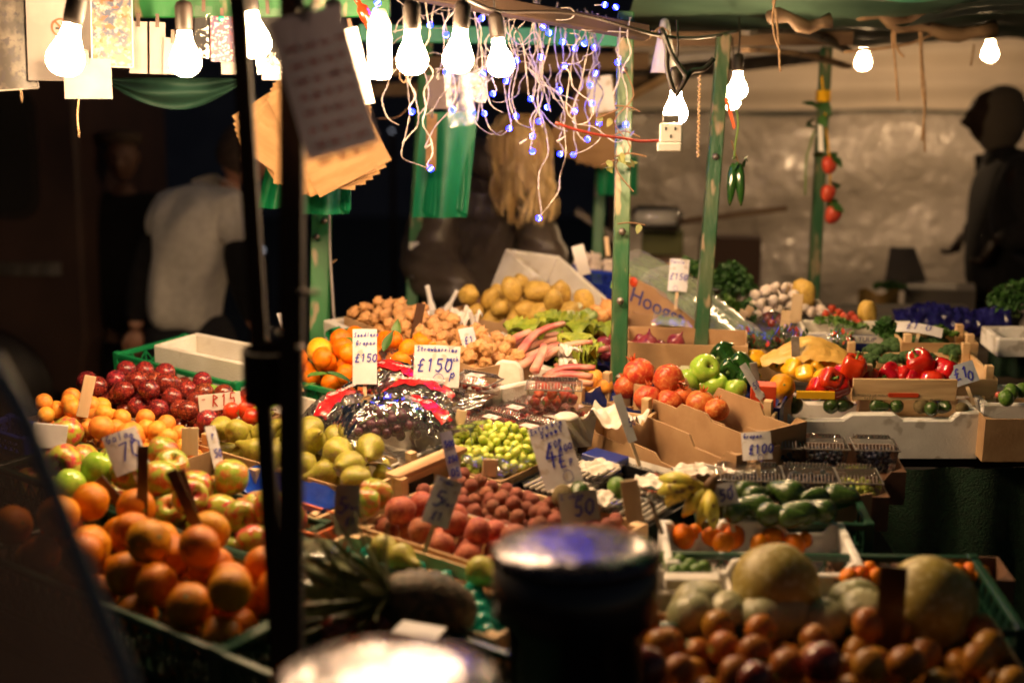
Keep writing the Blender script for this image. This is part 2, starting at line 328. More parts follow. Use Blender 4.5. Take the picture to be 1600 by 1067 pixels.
# ---------------------------------------------------------------- fruit shapes (shared meshes)
def N3(p, s=1.0, o=0.0): return noise.noise(Vector(p) * s + Vector((o, o * 1.7, o * .3)))
def ball(name, m, rx=1, ry=1, rz=1, amp=.03, dim=.0, nseg=20, nr=12, seed=0, crease=0.0, freq=1.6, lobes=0, lob=0.0):
    """unit fruit: dim = depth of the dimple at the stalk, crease = furrow down one side"""
    b = MB(); vs = []; fs = []
    for i in range(nr + 1):
        ph = math.pi * i / nr
        for k in range(nseg):
            t = 2 * math.pi * k / nseg
            d = Vector((math.sin(ph) * math.cos(t), math.sin(ph) * math.sin(t), math.cos(ph)))
            q = 1 + amp * N3(d, freq, seed)
            q -= dim * math.exp(-(ph / .42) ** 2) + dim * .5 * math.exp(-((math.pi - ph) / .35) ** 2)
            if crease:
                dt = min(abs(t), 2 * math.pi - abs(t)); q -= crease * math.exp(-(dt / .22) ** 2) * math.sin(ph)
            if lobes: q += lob * abs(math.cos(lobes * t / 2)) * math.sin(ph) ** .6 - lob * .6
            vs.append((d.x * q * rx, d.y * q * ry, d.z * q * rz))
    for i in range(nr):
        for k in range(nseg):
            k2 = (k + 1) % nseg; fs.append((i*nseg+k, (i+1)*nseg+k, (i+1)*nseg+k2, i*nseg+k2))
    b.add(vs, fs, 0, None, True)
    return b.mesh(name, m, weld=True)
def lathe_mesh(name, m, prof, n=18, amp=.02, seed=0, lobes=None, bend=0.0):
    b = MB(); b.lathe(prof, n, lobes=lobes)
    b.v = [((x + bend * z * z) * (1 + amp * N3((x, y, z), 2, seed)), y * (1 + amp * N3((x, y, z), 2, seed + 5)), z) for x, y, z in b.v]
    return b.mesh(name, m, weld=True)
def variants(fn, k=3): return [fn(i * 3.7 + 1) for i in range(k)]
FM = {}
FM['orange'] = variants(lambda s: ball('orange', M['orange'], amp=.035, dim=.07, seed=s, rz=.95, nseg=24, nr=14))
FM['satsuma'] = variants(lambda s: ball('satsuma', M['satsuma'], amp=.05, dim=.12, seed=s, rz=.84))
FM['apricot'] = variants(lambda s: ball('apricot', M['apricot'], amp=.04, dim=.10, crease=.08, seed=s, rz=.95))
FM['plum'] = variants(lambda s: ball('plum', M['plum'], amp=.05, dim=.10, crease=.05, seed=s, rz=1.02))
FM['peach'] = variants(lambda s: ball('peach', M['peach'], amp=.06, dim=.12, crease=.07, seed=s, rz=.95))
def apple_prof():
    pr = [(0, .62), (.10, .70), (.22, .83), (.42, .92), (.66, .88), (.86, .68), (.98, .38), (1.0, .08), (.96, -.22), (.84, -.52), (.68, -.74), (.50, -.88), (.32, -.92), (.18, -.84), (.08, -.76), (0, -.72)]
    return pr
FM['gala'] = variants(lambda s: lathe_mesh('apple', M['gala'], apple_prof(), 22, .06, s, lambda t, z: 1 + .025 * math.cos(5 * t) * (z < 0)))
FM['greenapple'] = variants(lambda s: lathe_mesh('apple', M['greenapple'], apple_prof(), 22, .05, s, lambda t, z: 1 + .03 * math.cos(5 * t) * (z < 0)))
FM['pear'] = variants(lambda s: lathe_mesh('pear', M['pear'], [(0, 1.75), (.14, 1.76), (.24, 1.68), (.30, 1.50), (.36, 1.25), (.46, .98), (.64, .70), (.84, .42), (.97, .12), (1.0, -.15), (.95, -.42), (.80, -.68), (.58, -.84), (.34, -.90), (.16, -.85), (0, -.80)], 20, .08, s, bend=.07))
FM['lychee'] = variants(lambda s: ball('lychee', M['lychee'], amp=.10, dim=.05, seed=s, freq=5, nseg=16, nr=10))
def nutmesh(s):
    return ball('walnut', M['walnut'], rx=1.15, ry=.92, rz=.88, amp=.55, seed=s, freq=2.6, crease=.10, nseg=20, nr=13)
FM['walnut'] = variants(nutmesh, 4)
FM['potato'] = variants(lambda s: ball('potato', M['potato'], rx=1.28, ry=.95, rz=.86, amp=.20, seed=s, freq=1.2), 4)
FM['grape_red'] = variants(lambda s: ball('grape', M['grape_red'], rz=1.12, amp=.05, seed=s, nseg=10, nr=7), 2)
FM['grape_green'] = variants(lambda s: ball('grape', M['grape_green'], rz=1.15, amp=.04, seed=s, nseg=12, nr=8), 2)
FM['cherry'] = variants(lambda s: ball('cherry', M['cherry'], amp=.05, dim=.12, seed=s, nseg=10, nr=7), 2)
FM['strawberry'] = variants(lambda s: lathe_mesh('strawberry', M['strawberry'], [(0, .8), (.5, .82), (.85, .62), (1, .25), (.92, -.2), (.68, -.75), (.36, -1.15), (0, -1.3)], 12, .1, s), 2)
FM['pomegranate'] = variants(lambda s: ball('pomegranate', M['pomegranate'], amp=.06, seed=s, lobes=6, lob=.04, rz=.94, nseg=26, nr=14, dim=.05))
FM['onionred'] = variants(lambda s: lathe_mesh('onion', M['onionred'], [(0, 1.45), (.06, 1.42), (.10, 1.15), (.26, .92), (.62, .70), (.92, .36), (1.0, 0), (.92, -.38), (.66, -.70), (.3, -.86), (.1, -.92), (0, -.9)], 20, .06, s))
FM['onion'] = variants(lambda s: lathe_mesh('onion', M['onion'], [(0, 1.45), (.06, 1.42), (.10, 1.15), (.26, .92), (.62, .70), (.92, .36), (1.0, 0), (.92, -.38), (.66, -.70), (.3, -.86), (0, -.9)], 20, .06, s))
def pepper(key):
    lob = lambda t, z: 1 + .10 * math.cos(3.5 * t + .4) * (1 if abs(z) < 1.2 else .5) - .06 * abs(math.sin(2 * t))
    return variants(lambda s: lathe_mesh('pepper', M[key], [(0, .70), (.14, .74), (.30, .92), (.58, 1.02), (.86, .88), (1.0, .50), (.98, .05), (.90, -.40), (.78, -.80), (.56, -1.02), (.28, -1.04), (0, -.92)], 28, .12, s, lob))
for k in ('redpepper', 'yellowpepper', 'darkpepper'): FM[k] = pepper(k)
FM['tomato'] = variants(lambda s: ball('tomato', M['tomato'], amp=.05, dim=.1, seed=s, rz=.86))
FM['persimmon'] = variants(lambda s: ball('persimmon', M['persimmon'], amp=.05, dim=.08, seed=s, rz=.92))
FM['avocado'] = variants(lambda s: lathe_mesh('avocado', M['avocado'], [(0, 1.62), (.20, 1.58), (.42, 1.36), (.58, 1.0), (.76, .55), (.95, .08), (1.0, -.34), (.90, -.74), (.64, -1.02), (.3, -1.15), (0, -1.17)], 18, .06, s))
FM['kiwi'] = variants(lambda s: ball('kiwi', M['kiwi'], rx=1.25, amp=.04, seed=s), 2)
FM['lime'] = variants(lambda s: ball('lime', M['lime'], rx=1.15, amp=.05, seed=s), 2)
FM['melon'] = variants(lambda s: ball('melon', M['melon'], rz=1.06, amp=.03, dim=.03, seed=s, nseg=32, nr=20), 2)
FM['stripemelon'] = variants(lambda s: ball('melon', M['stripemelon'], amp=.03, dim=.05, seed=s, nseg=40, nr=20, lobes=10, lob=.05, rz=.9), 2)
FM['lemon'] = variants(lambda s: lathe_mesh('lemon', M['lemon'], [(0, 1.32), (.10, 1.28), (.2, 1.1), (.5, .90), (.82, .5), (.96, .1), (.94, -.3), (.75, -.68), (.45, -.95), (.16, -1.12), (.1, -1.2), (0, -1.22)], 20, .05, s), 2)
FM['garlic'] = variants(lambda s: lathe_mesh('garlic_bulb', M['garlic'], [(0, 2.0), (.10, 2.0), (.14, 1.3), (.24, .95), (.60, .66), (.94, .22), (1, -.1), (.86, -.45), (.5, -.62), (0, -.6)], 24, .08, s, lambda t, z: 1 + .07 * abs(math.cos(4.5 * t))))
def stalk_mesh(name, l, r, m, bend=.3, n=6): 
    b = MB(); b.tube([(bend*l*(i/3)**2, 0, l*i/3) for i in range(4)], [r, r*.8, r*.8, r*1.2], n); return b.mesh(name, m)
STALK = {'gala': ('stalk', stalk_mesh('stalk', .45, .045, M['stembrown']), .60), 'greenapple': ('stalk', stalk_mesh('stalk', .45, .045, M['stembrown']), .60),
         'pear': ('stalk', stalk_mesh('stalk', .6, .05, M['stembrown']), 1.72)}
pc = MB(); pc.lathe([(.20, .70), (.24, .78), (.10, .84), (.10, 1.35), (.16, 1.42), (.0, 1.44)], 8); STALK['redpepper'] = STALK['yellowpepper'] = STALK['darkpepper'] = ('stalk', pc.mesh('stalk', M['stemgreen']), 0)
pc = MB()
for k in range(6):
    a = k * math.pi / 3; pc.add([(.18*math.cos(a-.5), .18*math.sin(a-.5), .86), (.18*math.cos(a+.5), .18*math.sin(a+.5), .86), (.34*math.cos(a), .34*math.sin(a), 1.28), (.05*math.cos(a), .05*math.sin(a), .95)], [(0, 1, 2), (0, 2, 3), (1, 3, 2)])
STALK['pomegranate'] = ('crown', pc.mesh('crown', M['pomegranate']), 0)
pc = MB()
for k in range(5):
    a = k * 1.2566; pc.add([(0, 0, .90), (.22*math.cos(a-.4), .22*math.sin(a-.4), .92), (.42*math.cos(a), .42*math.sin(a), .90), (.22*math.cos(a+.4), .22*math.sin(a+.4), .92)], [(0, 1, 2, 3)])
CAL = pc.mesh('calyx', M['stemgreen']); STALK['tomato'] = STALK['persimmon'] = ('calyx', CAL, 0)
pc = MB(); pc.lathe([(.0, .905), (.09, .915), (.10, .88), (.0, .86)], 6); STALK['orange'] = ('stalk_button', pc.mesh('stalk_button', M['stemgreen']), -.03)
pc = MB()
for k in range(8):
    a = k * math.pi / 4; pc.add([(0, 0, .84), (.3*math.cos(a-.3), .3*math.sin(a-.3), .9), (.75*math.cos(a), .75*math.sin(a), .82), (.3*math.cos(a+.3), .3*math.sin(a+.3), .9)], [(0, 1, 2, 3)])
STALK['strawberry'] = ('leaf_cap', pc.mesh('leaf_cap', M['leaf']), 0)

FR = []; HEAP = [False]
def rndrot(up=0.0):
    """random orientation; up>0 keeps the stalk end mostly upward"""
    e = Euler((rng.uniform(-1, 1) * math.pi * (1 - up), rng.uniform(-1, 1) * math.pi * (1 - up), rng.uniform(0, 6.28)))
    return e.to_matrix().to_4x4()
def fruit(kind, name, Mw, r, label, cat, group=None, parent=None, stalk=True):
    me = rng.choice(FM[kind])
    o = link(name, me, parent, Mw @ Matrix.Diagonal((r, r, r, 1)))
    if parent is None: tag(o, label, cat, group)
    if parent is None: FR.append((o, Mw.translation.copy(), r, HEAP[0]))
    if stalk and kind in STALK:
        nm, sm, dz = STALK[kind]; link(nm, sm, o, Matrix.Translation((0, 0, dz)))
    return o
def pack(W, D, r, top, floor, n, seed=0, cands=50, inset=None):
    """drop balls into a tray one by one, each resting on the floor or on earlier ones"""
    g = np.random.default_rng(seed); pts = np.zeros((0, 3)); ins = r if inset is None else inset; fails = 0
    while len(pts) < n and fails < 12:
        c = np.stack([g.uniform(ins, max(W - ins, ins + 1e-4), cands), g.uniform(ins, max(D - ins, ins + 1e-4), cands)], 1); z = np.full(cands, floor + r)
        if len(pts):
            d2 = ((c[:, None, :] - pts[None, :, :2]) ** 2).sum(2); h = 4 * r * r - d2
            z = np.maximum(z, np.where(h > 0, pts[None, :, 2] + np.sqrt(np.maximum(h, 0)) * .97, -9).max(1))
        tp = np.array([top(x / W, y / D) for x, y in c]); over = z + r - tp
        i = int(np.argmin(z - .6 * tp + (over > 0) * 9))
        if over[i] > 0: fails += 1; continue
        pts = np.vstack([pts, [c[i, 0], c[i, 1], z[i]]])
    return pts
ORD = 'first second third fourth fifth sixth seventh eighth ninth tenth eleventh twelfth thirteenth fourteenth fifteenth sixteenth seventeenth eighteenth nineteenth twentieth'.split()
def heap(kind, name, cat, what, where, group, F_, W, D, r, rise=.03, floor=-.05, n=60, seed=0, up=.3, edge=.3, lie=False, inset=None, labels=True, jit=.08):
    """a heap of one fruit in a container; every fruit a thing of its own, named by row and place"""
    top = lambda x, y: r * .5 + rise * (1 - edge * (abs(2*x-1) ** 2) - edge * .6 * (abs(2*y-1) ** 2)) + r * .6
    pts = pack(W, D, r, top, floor, n, seed, inset=inset)
    lab = {}
    vis = [i for i in range(len(pts)) if pts[i, 2] > floor + 1.6 * r or rise < r]
    for i in range(len(pts)):                  # hidden below others?
        up_ = [(pts[j, 2] - pts[i, 2]) for j in range(len(pts)) if j != i and pts[j, 2] > pts[i, 2] + .5 * r and (pts[j, 0]-pts[i, 0])**2 + (pts[j, 1]-pts[i, 1])**2 < (1.3*r)**2]
        if len(up_) >= 2 and i in vis: vis.remove(i)
    rows = max(1, round(D / (2.1 * r)))
    for k in range(rows):
        row = sorted([i for i in vis if min(rows-1, int(pts[i, 1] / D * rows)) == k], key=lambda i: pts[i, 0])
        rn = ('only row' if rows == 1 else 'front row' if k == 0 else 'back row' if k == rows-1 else ORD[k] + ' row back')
        for q, i in enumerate(row): lab[i] = f'{what}, {ORD[min(q, 19)]} from left in {rn}, {where}'
    out = []; HEAP[0] = True
    for i, (x, y, z) in enumerate(pts):
        l = lab.get(i) if labels else None
        l = l or f'{what} half hidden under others, {["left end", "middle", "right end"][min(2, int(x / W * 3))]} towards the {"front" if y < D/2 else "back"}, {where}'
        rot = rndrot(up) if not lie else (Matrix.Rotation(rng.uniform(0, 6.28), 4, 'Z') @ Matrix.Rotation(rng.uniform(1.0, 1.9), 4, 'X') @ Matrix.Rotation(rng.uniform(0, 6.28), 4, 'Z'))
        out.append(fruit(kind, name, F_ @ Matrix.Translation((x, y, z)) @ rot, r * rng.uniform(1 - jit, 1.02), l, cat, group))
    HEAP[0] = False
    return out

# ---------------------------------------------------------------- containers. frame: x along the front rim, y back, rim at z=0
def wood_crate(F_, W, D, h, label, group=None, liner=None, post=.02, front=True, panel=None, cat='crate', front_h=None, mats=None):
    o = thing('wooden_crate', label, cat, F_, group); wm, we = mats or (M['wood'], M['woodend']); fh = front_h or h
    def slats(y0, hh):
        k = 2 if hh > .05 else 1; sh = (hh - .008 * (k - 1)) / k
        for i in range(k):
            z0 = -h + i * (sh + .008); part('slat', MB().box(0, W, y0, y0 + .004, z0, z0 + sh), wm, o, bevel=.0008)
    if front: slats(-.004, fh)
    slats(D, h)
    for x in (.0, W - .008):
        part('end_panel', MB().box(x, x + .008, .0002, D - .0002, -h, .002), we, o, bevel=.001)
    for x in (.0085, W - .0275):
        for y in (.001, D - .020):
            part('corner_post', MB().prism([(0, 0), (.019, 0), (.0, .0)][:0] or [(0, -h), (.018, -h), (.018, post), (0, post)], .018), we, o, Matrix.Translation((x, y, 0)), bevel=.001)
    part('base_board', MB().box(.001, W - .001, .001, D - .001, -h - .004, -h), wm, o)
    if liner: part('liner', tray_liner(W, D, h), liner, o)
    return o
def tray_liner(W, D, h, wob=.008):
    b = MB()
    def fn(u, v):
        x = .009 + (W - .018) * u; y = .003 + (D - .006) * v; e = min(u, 1 - u) * W; f = min(v, 1 - v) * D; q = min(e, f)
        z = -h + .01 + max(0, (.025 - q) / .025) * (h - .004); return (x, y, z + wob * N3((x * 40, y * 40, 3), 1))
    b.grid(fn, 24, 14); return b
def plastic_crate(F_, W, D, h, label, m, group=None, rim=.012, lattice=True, pitch=.035):
    o = thing('plastic_crate', label, 'crate', F_, group); t = .005
    r = MB()
    for (x0, x1, y0, y1) in ((-t, W + t, -t - rim*.3, rim*.4), (-t, W + t, D - rim*.4, D + t + rim*.3), (-t - rim*.3, rim*.4, rim*.41, D - rim*.41), (W - rim*.4, W + t + rim*.3, rim*.41, D - rim*.41)): r.box(x0, x1, y0, y1, -rim, 0)
    part('rim', r, m, o, bevel=.0015)
    for side in range(4):
        L_ = W if side < 2 else D; b = MB(); b.box(0, L_, -t/2, t/2, -h, -h + rim)
        n = max(2, round(L_ / pitch)); w = .0035
        for i in range(n + 1):
            x = L_ * i / n; b.box(x - w/2, x + w/2, -t*.4, t*.4, -h + rim, -rim)
            if lattice and i < n:
                x2 = L_ * (i + 1) / n; b.bar((x, 0, -h + rim), (x2, 0, -rim), w*.8, t*.5); b.bar((x, 0, -rim), (x2, 0, -h + rim), w*.8, t*.45)
        b.box(0, L_, -t*.3, t*.3, -h/2 - w/2, -h/2 + w/2)
        Ms = (Matrix.Identity(4), Matrix.Translation((0, D, 0)), Matrix.Rotation(math.pi/2, 4, 'Z'), Matrix.Translation((W, 0, 0)) @ Matrix.Rotation(math.pi/2, 4, 'Z'))[side]
        part('lattice_wall', b, m, o, Ms)
    for x in (0, W):
        for y in (0, D): part('corner_post', MB().box(x - .009, x + .009, y - .009, y + .009, -h, .003), m, o, bevel=.002)
    part('base_panel', MB().box(0, W, 0, D, -h - .003, -h), m, o)
    return o
def notch(W, h, kind):
    """wall profile in x,z with the top edge shaped"""
    if kind == 'flat': t = [(W, 0), (0, 0)]
    elif kind == 'dip': t = [(W, 0), (W*.80, 0), (W*.76, -.022), (W*.24, -.022), (W*.20, 0), (0, 0)]
    elif kind == 'tabs': t = [(W, 0), (W*.90, 0), (W*.86, -.018), (W*.64, -.018), (W*.60, -.004), (W*.40, -.004), (W*.36, -.018), (W*.14, -.018), (W*.10, 0), (0, 0)]
    elif kind == 'hump': t = [(W, .0), (W*.93, 0), (W*.89, -.020), (W*.70, -.020), (W*.66, .004), (W*.34, .004), (W*.30, -.020), (W*.11, -.020), (W*.07, 0), (0, 0)]
    else: t = [(W, 0), (W*.86, 0), (W*.84, -.03), (W*.16, -.03), (W*.14, 0), (0, 0)]
    return [(0, -h), (W, -h)] + t
def walled_box(name, F_, W, D, h, label, m, cat, t=.004, tops=('flat', 'flat', 'flat', 'flat'), group=None, bevel=0.0, heights=None, base=True, flaps=None):
    """front, back, left, right walls with shaped top edges"""
    o = thing(name, label, cat, F_, group); H = heights or (h, h, h, h)
    part('front_wall', MB().prism(notch(W, h, tops[0]), t), m, o, bevel=bevel)
    part('back_wall', MB().prism(notch(W, h, tops[1]), t), m, o, Matrix.Translation((0, D - t, 0)), bevel=bevel)
    for x, k in ((t, 2), (W, 3)):
        part('side_wall', MB().prism(notch(D - 2*t - .0006, h, tops[k]), t), m, o, Matrix.Translation((x, t + .0003, 0)) @ Matrix.Rotation(math.pi/2, 4, 'Z'), bevel=bevel)
    if base: part('base_panel', MB().box(t, W - t, t, D - t, -h, -h + t), m, o)
    return o
def poly_box(F_, W, D, h, label, t=.018, tops=('flat', 'flat', 'flat', 'flat'), m=None, group=None):
    return walled_box('polystyrene_box', F_, W, D, h, label, m or M['poly'], 'box', t, tops, group, bevel=.003)
def card_tray(F_, W, D, h, label, m=None, tops=('tabs', 'tabs', 'dip', 'dip'), t=.004, group=None):
    o = walled_box('cardboard_tray', F_, W, D, h, label, m or M['card'], 'cardboard tray', t, tops, group)
    for x in (t + .0003, W - .028):
        part('corner_flap', MB().add([(x, t + .0005, -.002), (x + .026, t + .0005, -.002), (x + (.0005 if x < W/2 else .0255), .03, -.002)], [(0, 1, 2)]), m or M['card'], o)
    return o
def liner_sheet(name, F_, W, D, z, m, label, cat='paper', wob=.006, over=0.0, nu=18):
    b = MB(); b.grid(lambda u, v: (W*u*(1+2*over) - W*over, D*v*(1+2*over) - D*over, z + wob * N3((u*3.1, v*3.1, W*9), 1.3) + wob*.35*N3((u*9, v*8, W*5), 1)), nu, 12)
    return solo(name, b, m, label, cat, F_)

# ---------------------------------------------------------------- hand lettering: strokes on a 1 x 1.4 cell
GL = {'0': [[(.5,1.4),(.15,1.1),(.1,.4),(.45,0),(.85,.35),(.85,1.1),(.5,1.4)]], '1': [[(.25,1.1),(.5,1.4),(.5,0)]], '2': [[(.1,1.1),(.5,1.4),(.85,1.1),(.1,0),(.9,.05)]],
 '4': [[(.6,1.4),(.1,.5),(.9,.5)],[(.65,.85),(.6,-.2)]], '5': [[(.85,1.4),(.25,1.4),(.2,.8),(.7,.85),(.85,.4),(.5,0),(.1,.15)]], '7': [[(.1,1.35),(.9,1.4),(.4,0)]],
 '8': [[(.5,.75),(.15,1.05),(.5,1.4),(.85,1.05),(.5,.75),(.1,.35),(.5,0),(.9,.35),(.5,.75)]], '£': [[(.85,1.2),(.6,1.4),(.35,1.1),(.45,.5),(.2,0),(.9,.05)],[(.1,.7),(.75,.7)]],
 'p': [[(.2,.7),(.15,-.5)],[(.2,.5),(.6,.75),(.8,.4),(.5,.05),(.2,.2)]], '.': [[(.4,.55),(.5,.6)]], '-': [[(.2,.6),(.8,.6)]], 'o': [[(.5,.7),(.15,.4),(.4,0),(.8,.3),(.5,.7)]],
 'a': [[(.8,.6),(.4,.7),(.15,.3),(.4,0),(.8,.3),(.8,.7),(.85,0)]], 'b': [[(.2,1.3),(.2,0),(.7,.1),(.75,.5),(.2,.6)]], 'c': [[(.8,.6),(.4,.7),(.15,.3),(.5,0),(.85,.15)]],
 'd': [[(.8,.6),(.4,.65),(.2,.3),(.5,0),(.8,.2)],[(.8,1.3),(.82,0)]], 'e': [[(.2,.35),(.8,.4),(.6,.7),(.25,.6),(.15,.2),(.5,0),(.85,.15)]], 'f': [[(.8,1.2),(.5,1.3),(.4,0)],[(.2,.7),(.7,.7)]],
 'g': [[(.8,.6),(.4,.7),(.2,.35),(.6,.15),(.8,.7),(.75,-.3),(.3,-.4)]], 'i': [[(.5,.7),(.5,0)],[(.5,1),(.52,1.05)]], 'l': [[(.5,1.3),(.5,0)]], 'n': [[(.2,.7),(.2,0)],[(.2,.5),(.6,.7),(.8,0)]],
 'r': [[(.3,.7),(.3,0)],[(.3,.45),(.7,.7)]], 's': [[(.8,.6),(.4,.7),(.3,.45),(.7,.25),(.5,0),(.15,.1)]], 't': [[(.5,1.2),(.5,.1),(.8,0)],[(.2,.8),(.8,.8)]], 'w': [[(.1,.7),(.3,0),(.5,.5),(.7,0),(.9,.7)]],
 'x': [[(.15,.7),(.85,0)],[(.8,.7),(.15,0)]], 'h': [[(.2,1.3),(.2,0)],[(.2,.5),(.6,.7),(.8,0)]], 'm': [[(.1,.7),(.1,0)],[(.1,.5),(.4,.7),(.5,0)],[(.5,.5),(.8,.7),(.9,0)]], 'u': [[(.2,.7),(.3,.05),(.7,.1),(.8,.7)],[(.8,.7),(.85,0)]],
 'E': [[(.85,1.3),(.2,1.3),(.2,0),(.85,0)],[(.2,.7),(.7,.7)]], 'S': [[(.85,1.2),(.5,1.4),(.2,1.05),(.75,.5),(.5,0),(.1,.2)]], 'G': [[(.85,1.2),(.5,1.4),(.15,.7),(.5,0),(.85,.3),(.85,.65),(.5,.65)]],
 'F': [[(.85,1.3),(.2,1.3),(.2,0)],[(.2,.7),(.7,.7)]], 'A': [[(.1,0),(.5,1.4),(.9,0)],[(.25,.5),(.75,.5)]], 'O': [[(.5,1.4),(.1,.7),(.5,0),(.9,.7),(.5,1.4)]], 'L': [[(.2,1.4),(.2,0),(.85,0)]],
 'P': [[(.2,0),(.2,1.4),(.8,1.1),(.2,.7)]], 'R': [[(.2,0),(.2,1.4),(.8,1.1),(.2,.7),(.85,0)]], 'C': [[(.85,1.2),(.5,1.4),(.15,.7),(.5,0),(.85,.2)]], 'H': [[(.15,0),(.15,1.4)],[(.85,0),(.85,1.4)],[(.15,.7),(.85,.7)]]}
def scrawl(lines, W, H, lw=.0011, seed=0, y=-.0012):
    """lines: (text, x, z, cell width, stroke weight) as fractions of the card; returns flat ink ribbons"""
    g = random.Random(seed); b = MB()
    for (txt, fx, fz, cw, wt, *sl) in lines:
        x = fx * W; z = fz * H; cell = cw * W; drop = sl[0] if sl else 0
        for ch in txt:
            for stc in GL.get(ch, []):
                pts = [(x + px_*cell*.8 + g.uniform(-.04, .04)*cell + pz*cell*.12, z + pz*cell + g.uniform(-.05, .05)*cell) for px_, pz in stc]
                for (ax, az), (bx, bz) in zip(pts, pts[1:]):
                    L_ = math.hypot(bx-ax, bz-az) + 1e-9; nx, nz = -(bz-az)/L_*lw*wt/2, (bx-ax)/L_*lw*wt/2; ex, ez = (bx-ax)/L_*lw*.3, (bz-az)/L_*lw*.3
                    b.add([(ax+nx-ex, y, az+nz-ez), (bx+nx+ex, y, bz+nz+ez), (bx-nx+ex, y, bz-nz+ez), (ax-nx-ex, y, az-nz-ez)], [(0, 1, 2, 3)])
            x += cell * 1.0 if ch != ' ' else cell * .6; z += drop * cell
    return b
def ring_ink(b, cx, cz, r, lw=.001, y=-.0012):
    for k in range(12):
        a, c = k*math.pi/6, (k+1)*math.pi/6
        b.add([(cx+math.cos(a)*r, y, cz+math.sin(a)*r*1.3), (cx+math.cos(c)*r, y, cz+math.sin(c)*r*1.3), (cx+math.cos(c)*(r-lw), y, cz+math.sin(c)*(r-lw)*1.3), (cx+math.cos(a)*(r-lw), y, cz+math.sin(a)*(r-lw)*1.3)], [(0, 1, 2, 3)])
    return b
def price_sign(u, v, wpx, hpx, lines, label, roll=0, yaw=0, dz=.03, tip=-.36, m=None, inkm=None, ring=None, seed=0, lw=.0019, base=None, bendk=.25):
    """card whose bottom edge middle stands at photo point u,v on the fruit"""
    p = base if base is not None else G(u, v, dz); k = depth(p) / F; w, h = wpx * k, hpx * k
    o = thing('price_sign', label, 'price sign', look(p, R(roll), R(yaw), tip), 'handwritten price signs stuck in the produce')
    b = MB(); bend = lambda x: bendk * x * x / max(w, .01)
    def fr(s): return lambda uu, vv: ((uu - .5) * w, s + bend((uu - .5) * w), vv * h)
    b.grid(fr(0), 6, 1, smooth=True); b.grid(fr(.0012), 6, 1, smooth=True)
    part('card', b, m or M['signcard'], o)
    ink = scrawl(lines, w, h, lw, seed)
    if ring: ring_ink(ink, ring[0]*w, ring[1]*h, ring[2]*w)
    ink.v = [(x - w/2, yy + bend(x - w/2) - .0004, z) for x, yy, z in ink.v]
    if ink.v: part('lettering', ink, inkm or M['ink'], o)
    part('peg', MB().box(-.004, .004, .002, .005, -.05, h*.4), M['woodpeg'], o, Matrix.Translation((0, .004, 0)))
    return o
def printed(text, size, m, parent, Mw, name='lettering', align='CENTER', ext=.0002):
    c = bpy.data.curves.new(name, 'FONT'); c.body = text; c.size = size; c.align_x = align; c.align_y = 'CENTER'; c.extrude = ext; c.resolution_u = 3; c.materials.append(m)
    t = bpy.data.objects.new('t', c); COL.objects.link(t); me = bpy.data.meshes.new_from_object(t); bpy.data.objects.remove(t)
    if not me.materials: me.materials.append(m)
    return link(name, me, parent, Mw)
FACE = Matrix.Rotation(math.pi/2, 4, 'X')     # lay text into the x,z plane, read from -y
def peg(u, v, wpx, hpx, m, label, roll=0, dz=.0, tip=-.1, tk=.006):
    p = G(u, v, dz); k = depth(p) / F; w, h = wpx*k, hpx*k
    return solo('wooden_peg', MB().box(-w/2, w/2, 0, tk, 0, h), m, label, 'wooden peg', look(p, R(roll), 0, tip), 'bare pegs for price signs', bevel=.001)
# ================================================================ the setting
struct('ground', MB().box(-60, 60, -5, 90, -.05, 0), M['asphalt'])
M['house_wall'] = mat('house_wall', (.020,.017,.016), (.03,.025,.02), 3, .9)
M['van_paint'] = mat('van_paint', (.09,.05,.038), (.07,.04,.032), 3, .35, spec=.5)
M['van_glass'] = mat('van_glass', (.03,.028,.026), None, 3, .15)
M['night_wall'] = mat('night_wall', (.10,.12,.19), (.13,.15,.22), 1.5, .9)
w = thing('street_building', 'dark blue grey building front across the street behind the stall', 'building', Matrix.Translation((-6, 22, 0)))
part('wall', MB().box(-14, 14, 0, .4, 0, 9), M['night_wall'], w)
for i in range(7):
    wf = part('window', MB().box(-.55, .55, -.05, -.005, 0, 1.5), M['dark_pole'], w, Matrix.Translation((-11 + i*3.4, 0, 4.2)))
    link('pane', MB().box(-.46, .46, -.062, -.052, .08, 1.42).mesh('pane', M['van_glass']), wf)
v_ = thing('parked_van', 'dark van with a rounded side window standing behind the stall', 'van', Matrix.Translation((-3.6, 6.6, 0)))
b = MB(); b.prism([(-1.6, .35), (1.55, .35), (1.6, .6), (1.6, 1.98), (1.5, 2.12), (-1.6, 2.12)], 1.7); part('body', b, M['van_paint'], v_, bevel=.02)
def rrect(x0, x1, z0, z1, r, n=5):
    return [(cx + r*math.cos(a), cz + r*math.sin(a)) for cx, cz, a0 in ((x1-r, z0+r, -90), (x1-r, z1-r, 0), (x0+r, z1-r, 90), (x0+r, z0+r, 180)) for a in [R(a0 + 90*i/n) for i in range(n+1)]]
wn = part('window', MB().prism(rrect(.35, 1.42, 1.18, 1.78, .1), .012), M['cordblack'], v_, Matrix.Translation((0, -.014, 0)))
link('pane', MB().prism(rrect(.38, 1.39, 1.21, 1.75, .09), .008).mesh('pane', M['van_glass']), wn, Matrix.Translation((0, -.010, 0)))
part('trim_strip', MB().box(-1.5, 1.5, -.02, -.001, .92, .98), M['steel'], v_)
for x in (-1.1, 1.1):
    wh = part('wheel', MB().lathe([(.0, -.1), (.32, -.1), (.34, -.05), (.34, .05), (.32, .1), (0, .1)], 24), M['cordblack'], v_, Matrix.Translation((x, .05, .34)) @ Matrix.Rotation(math.pi/2, 4, 'X'))
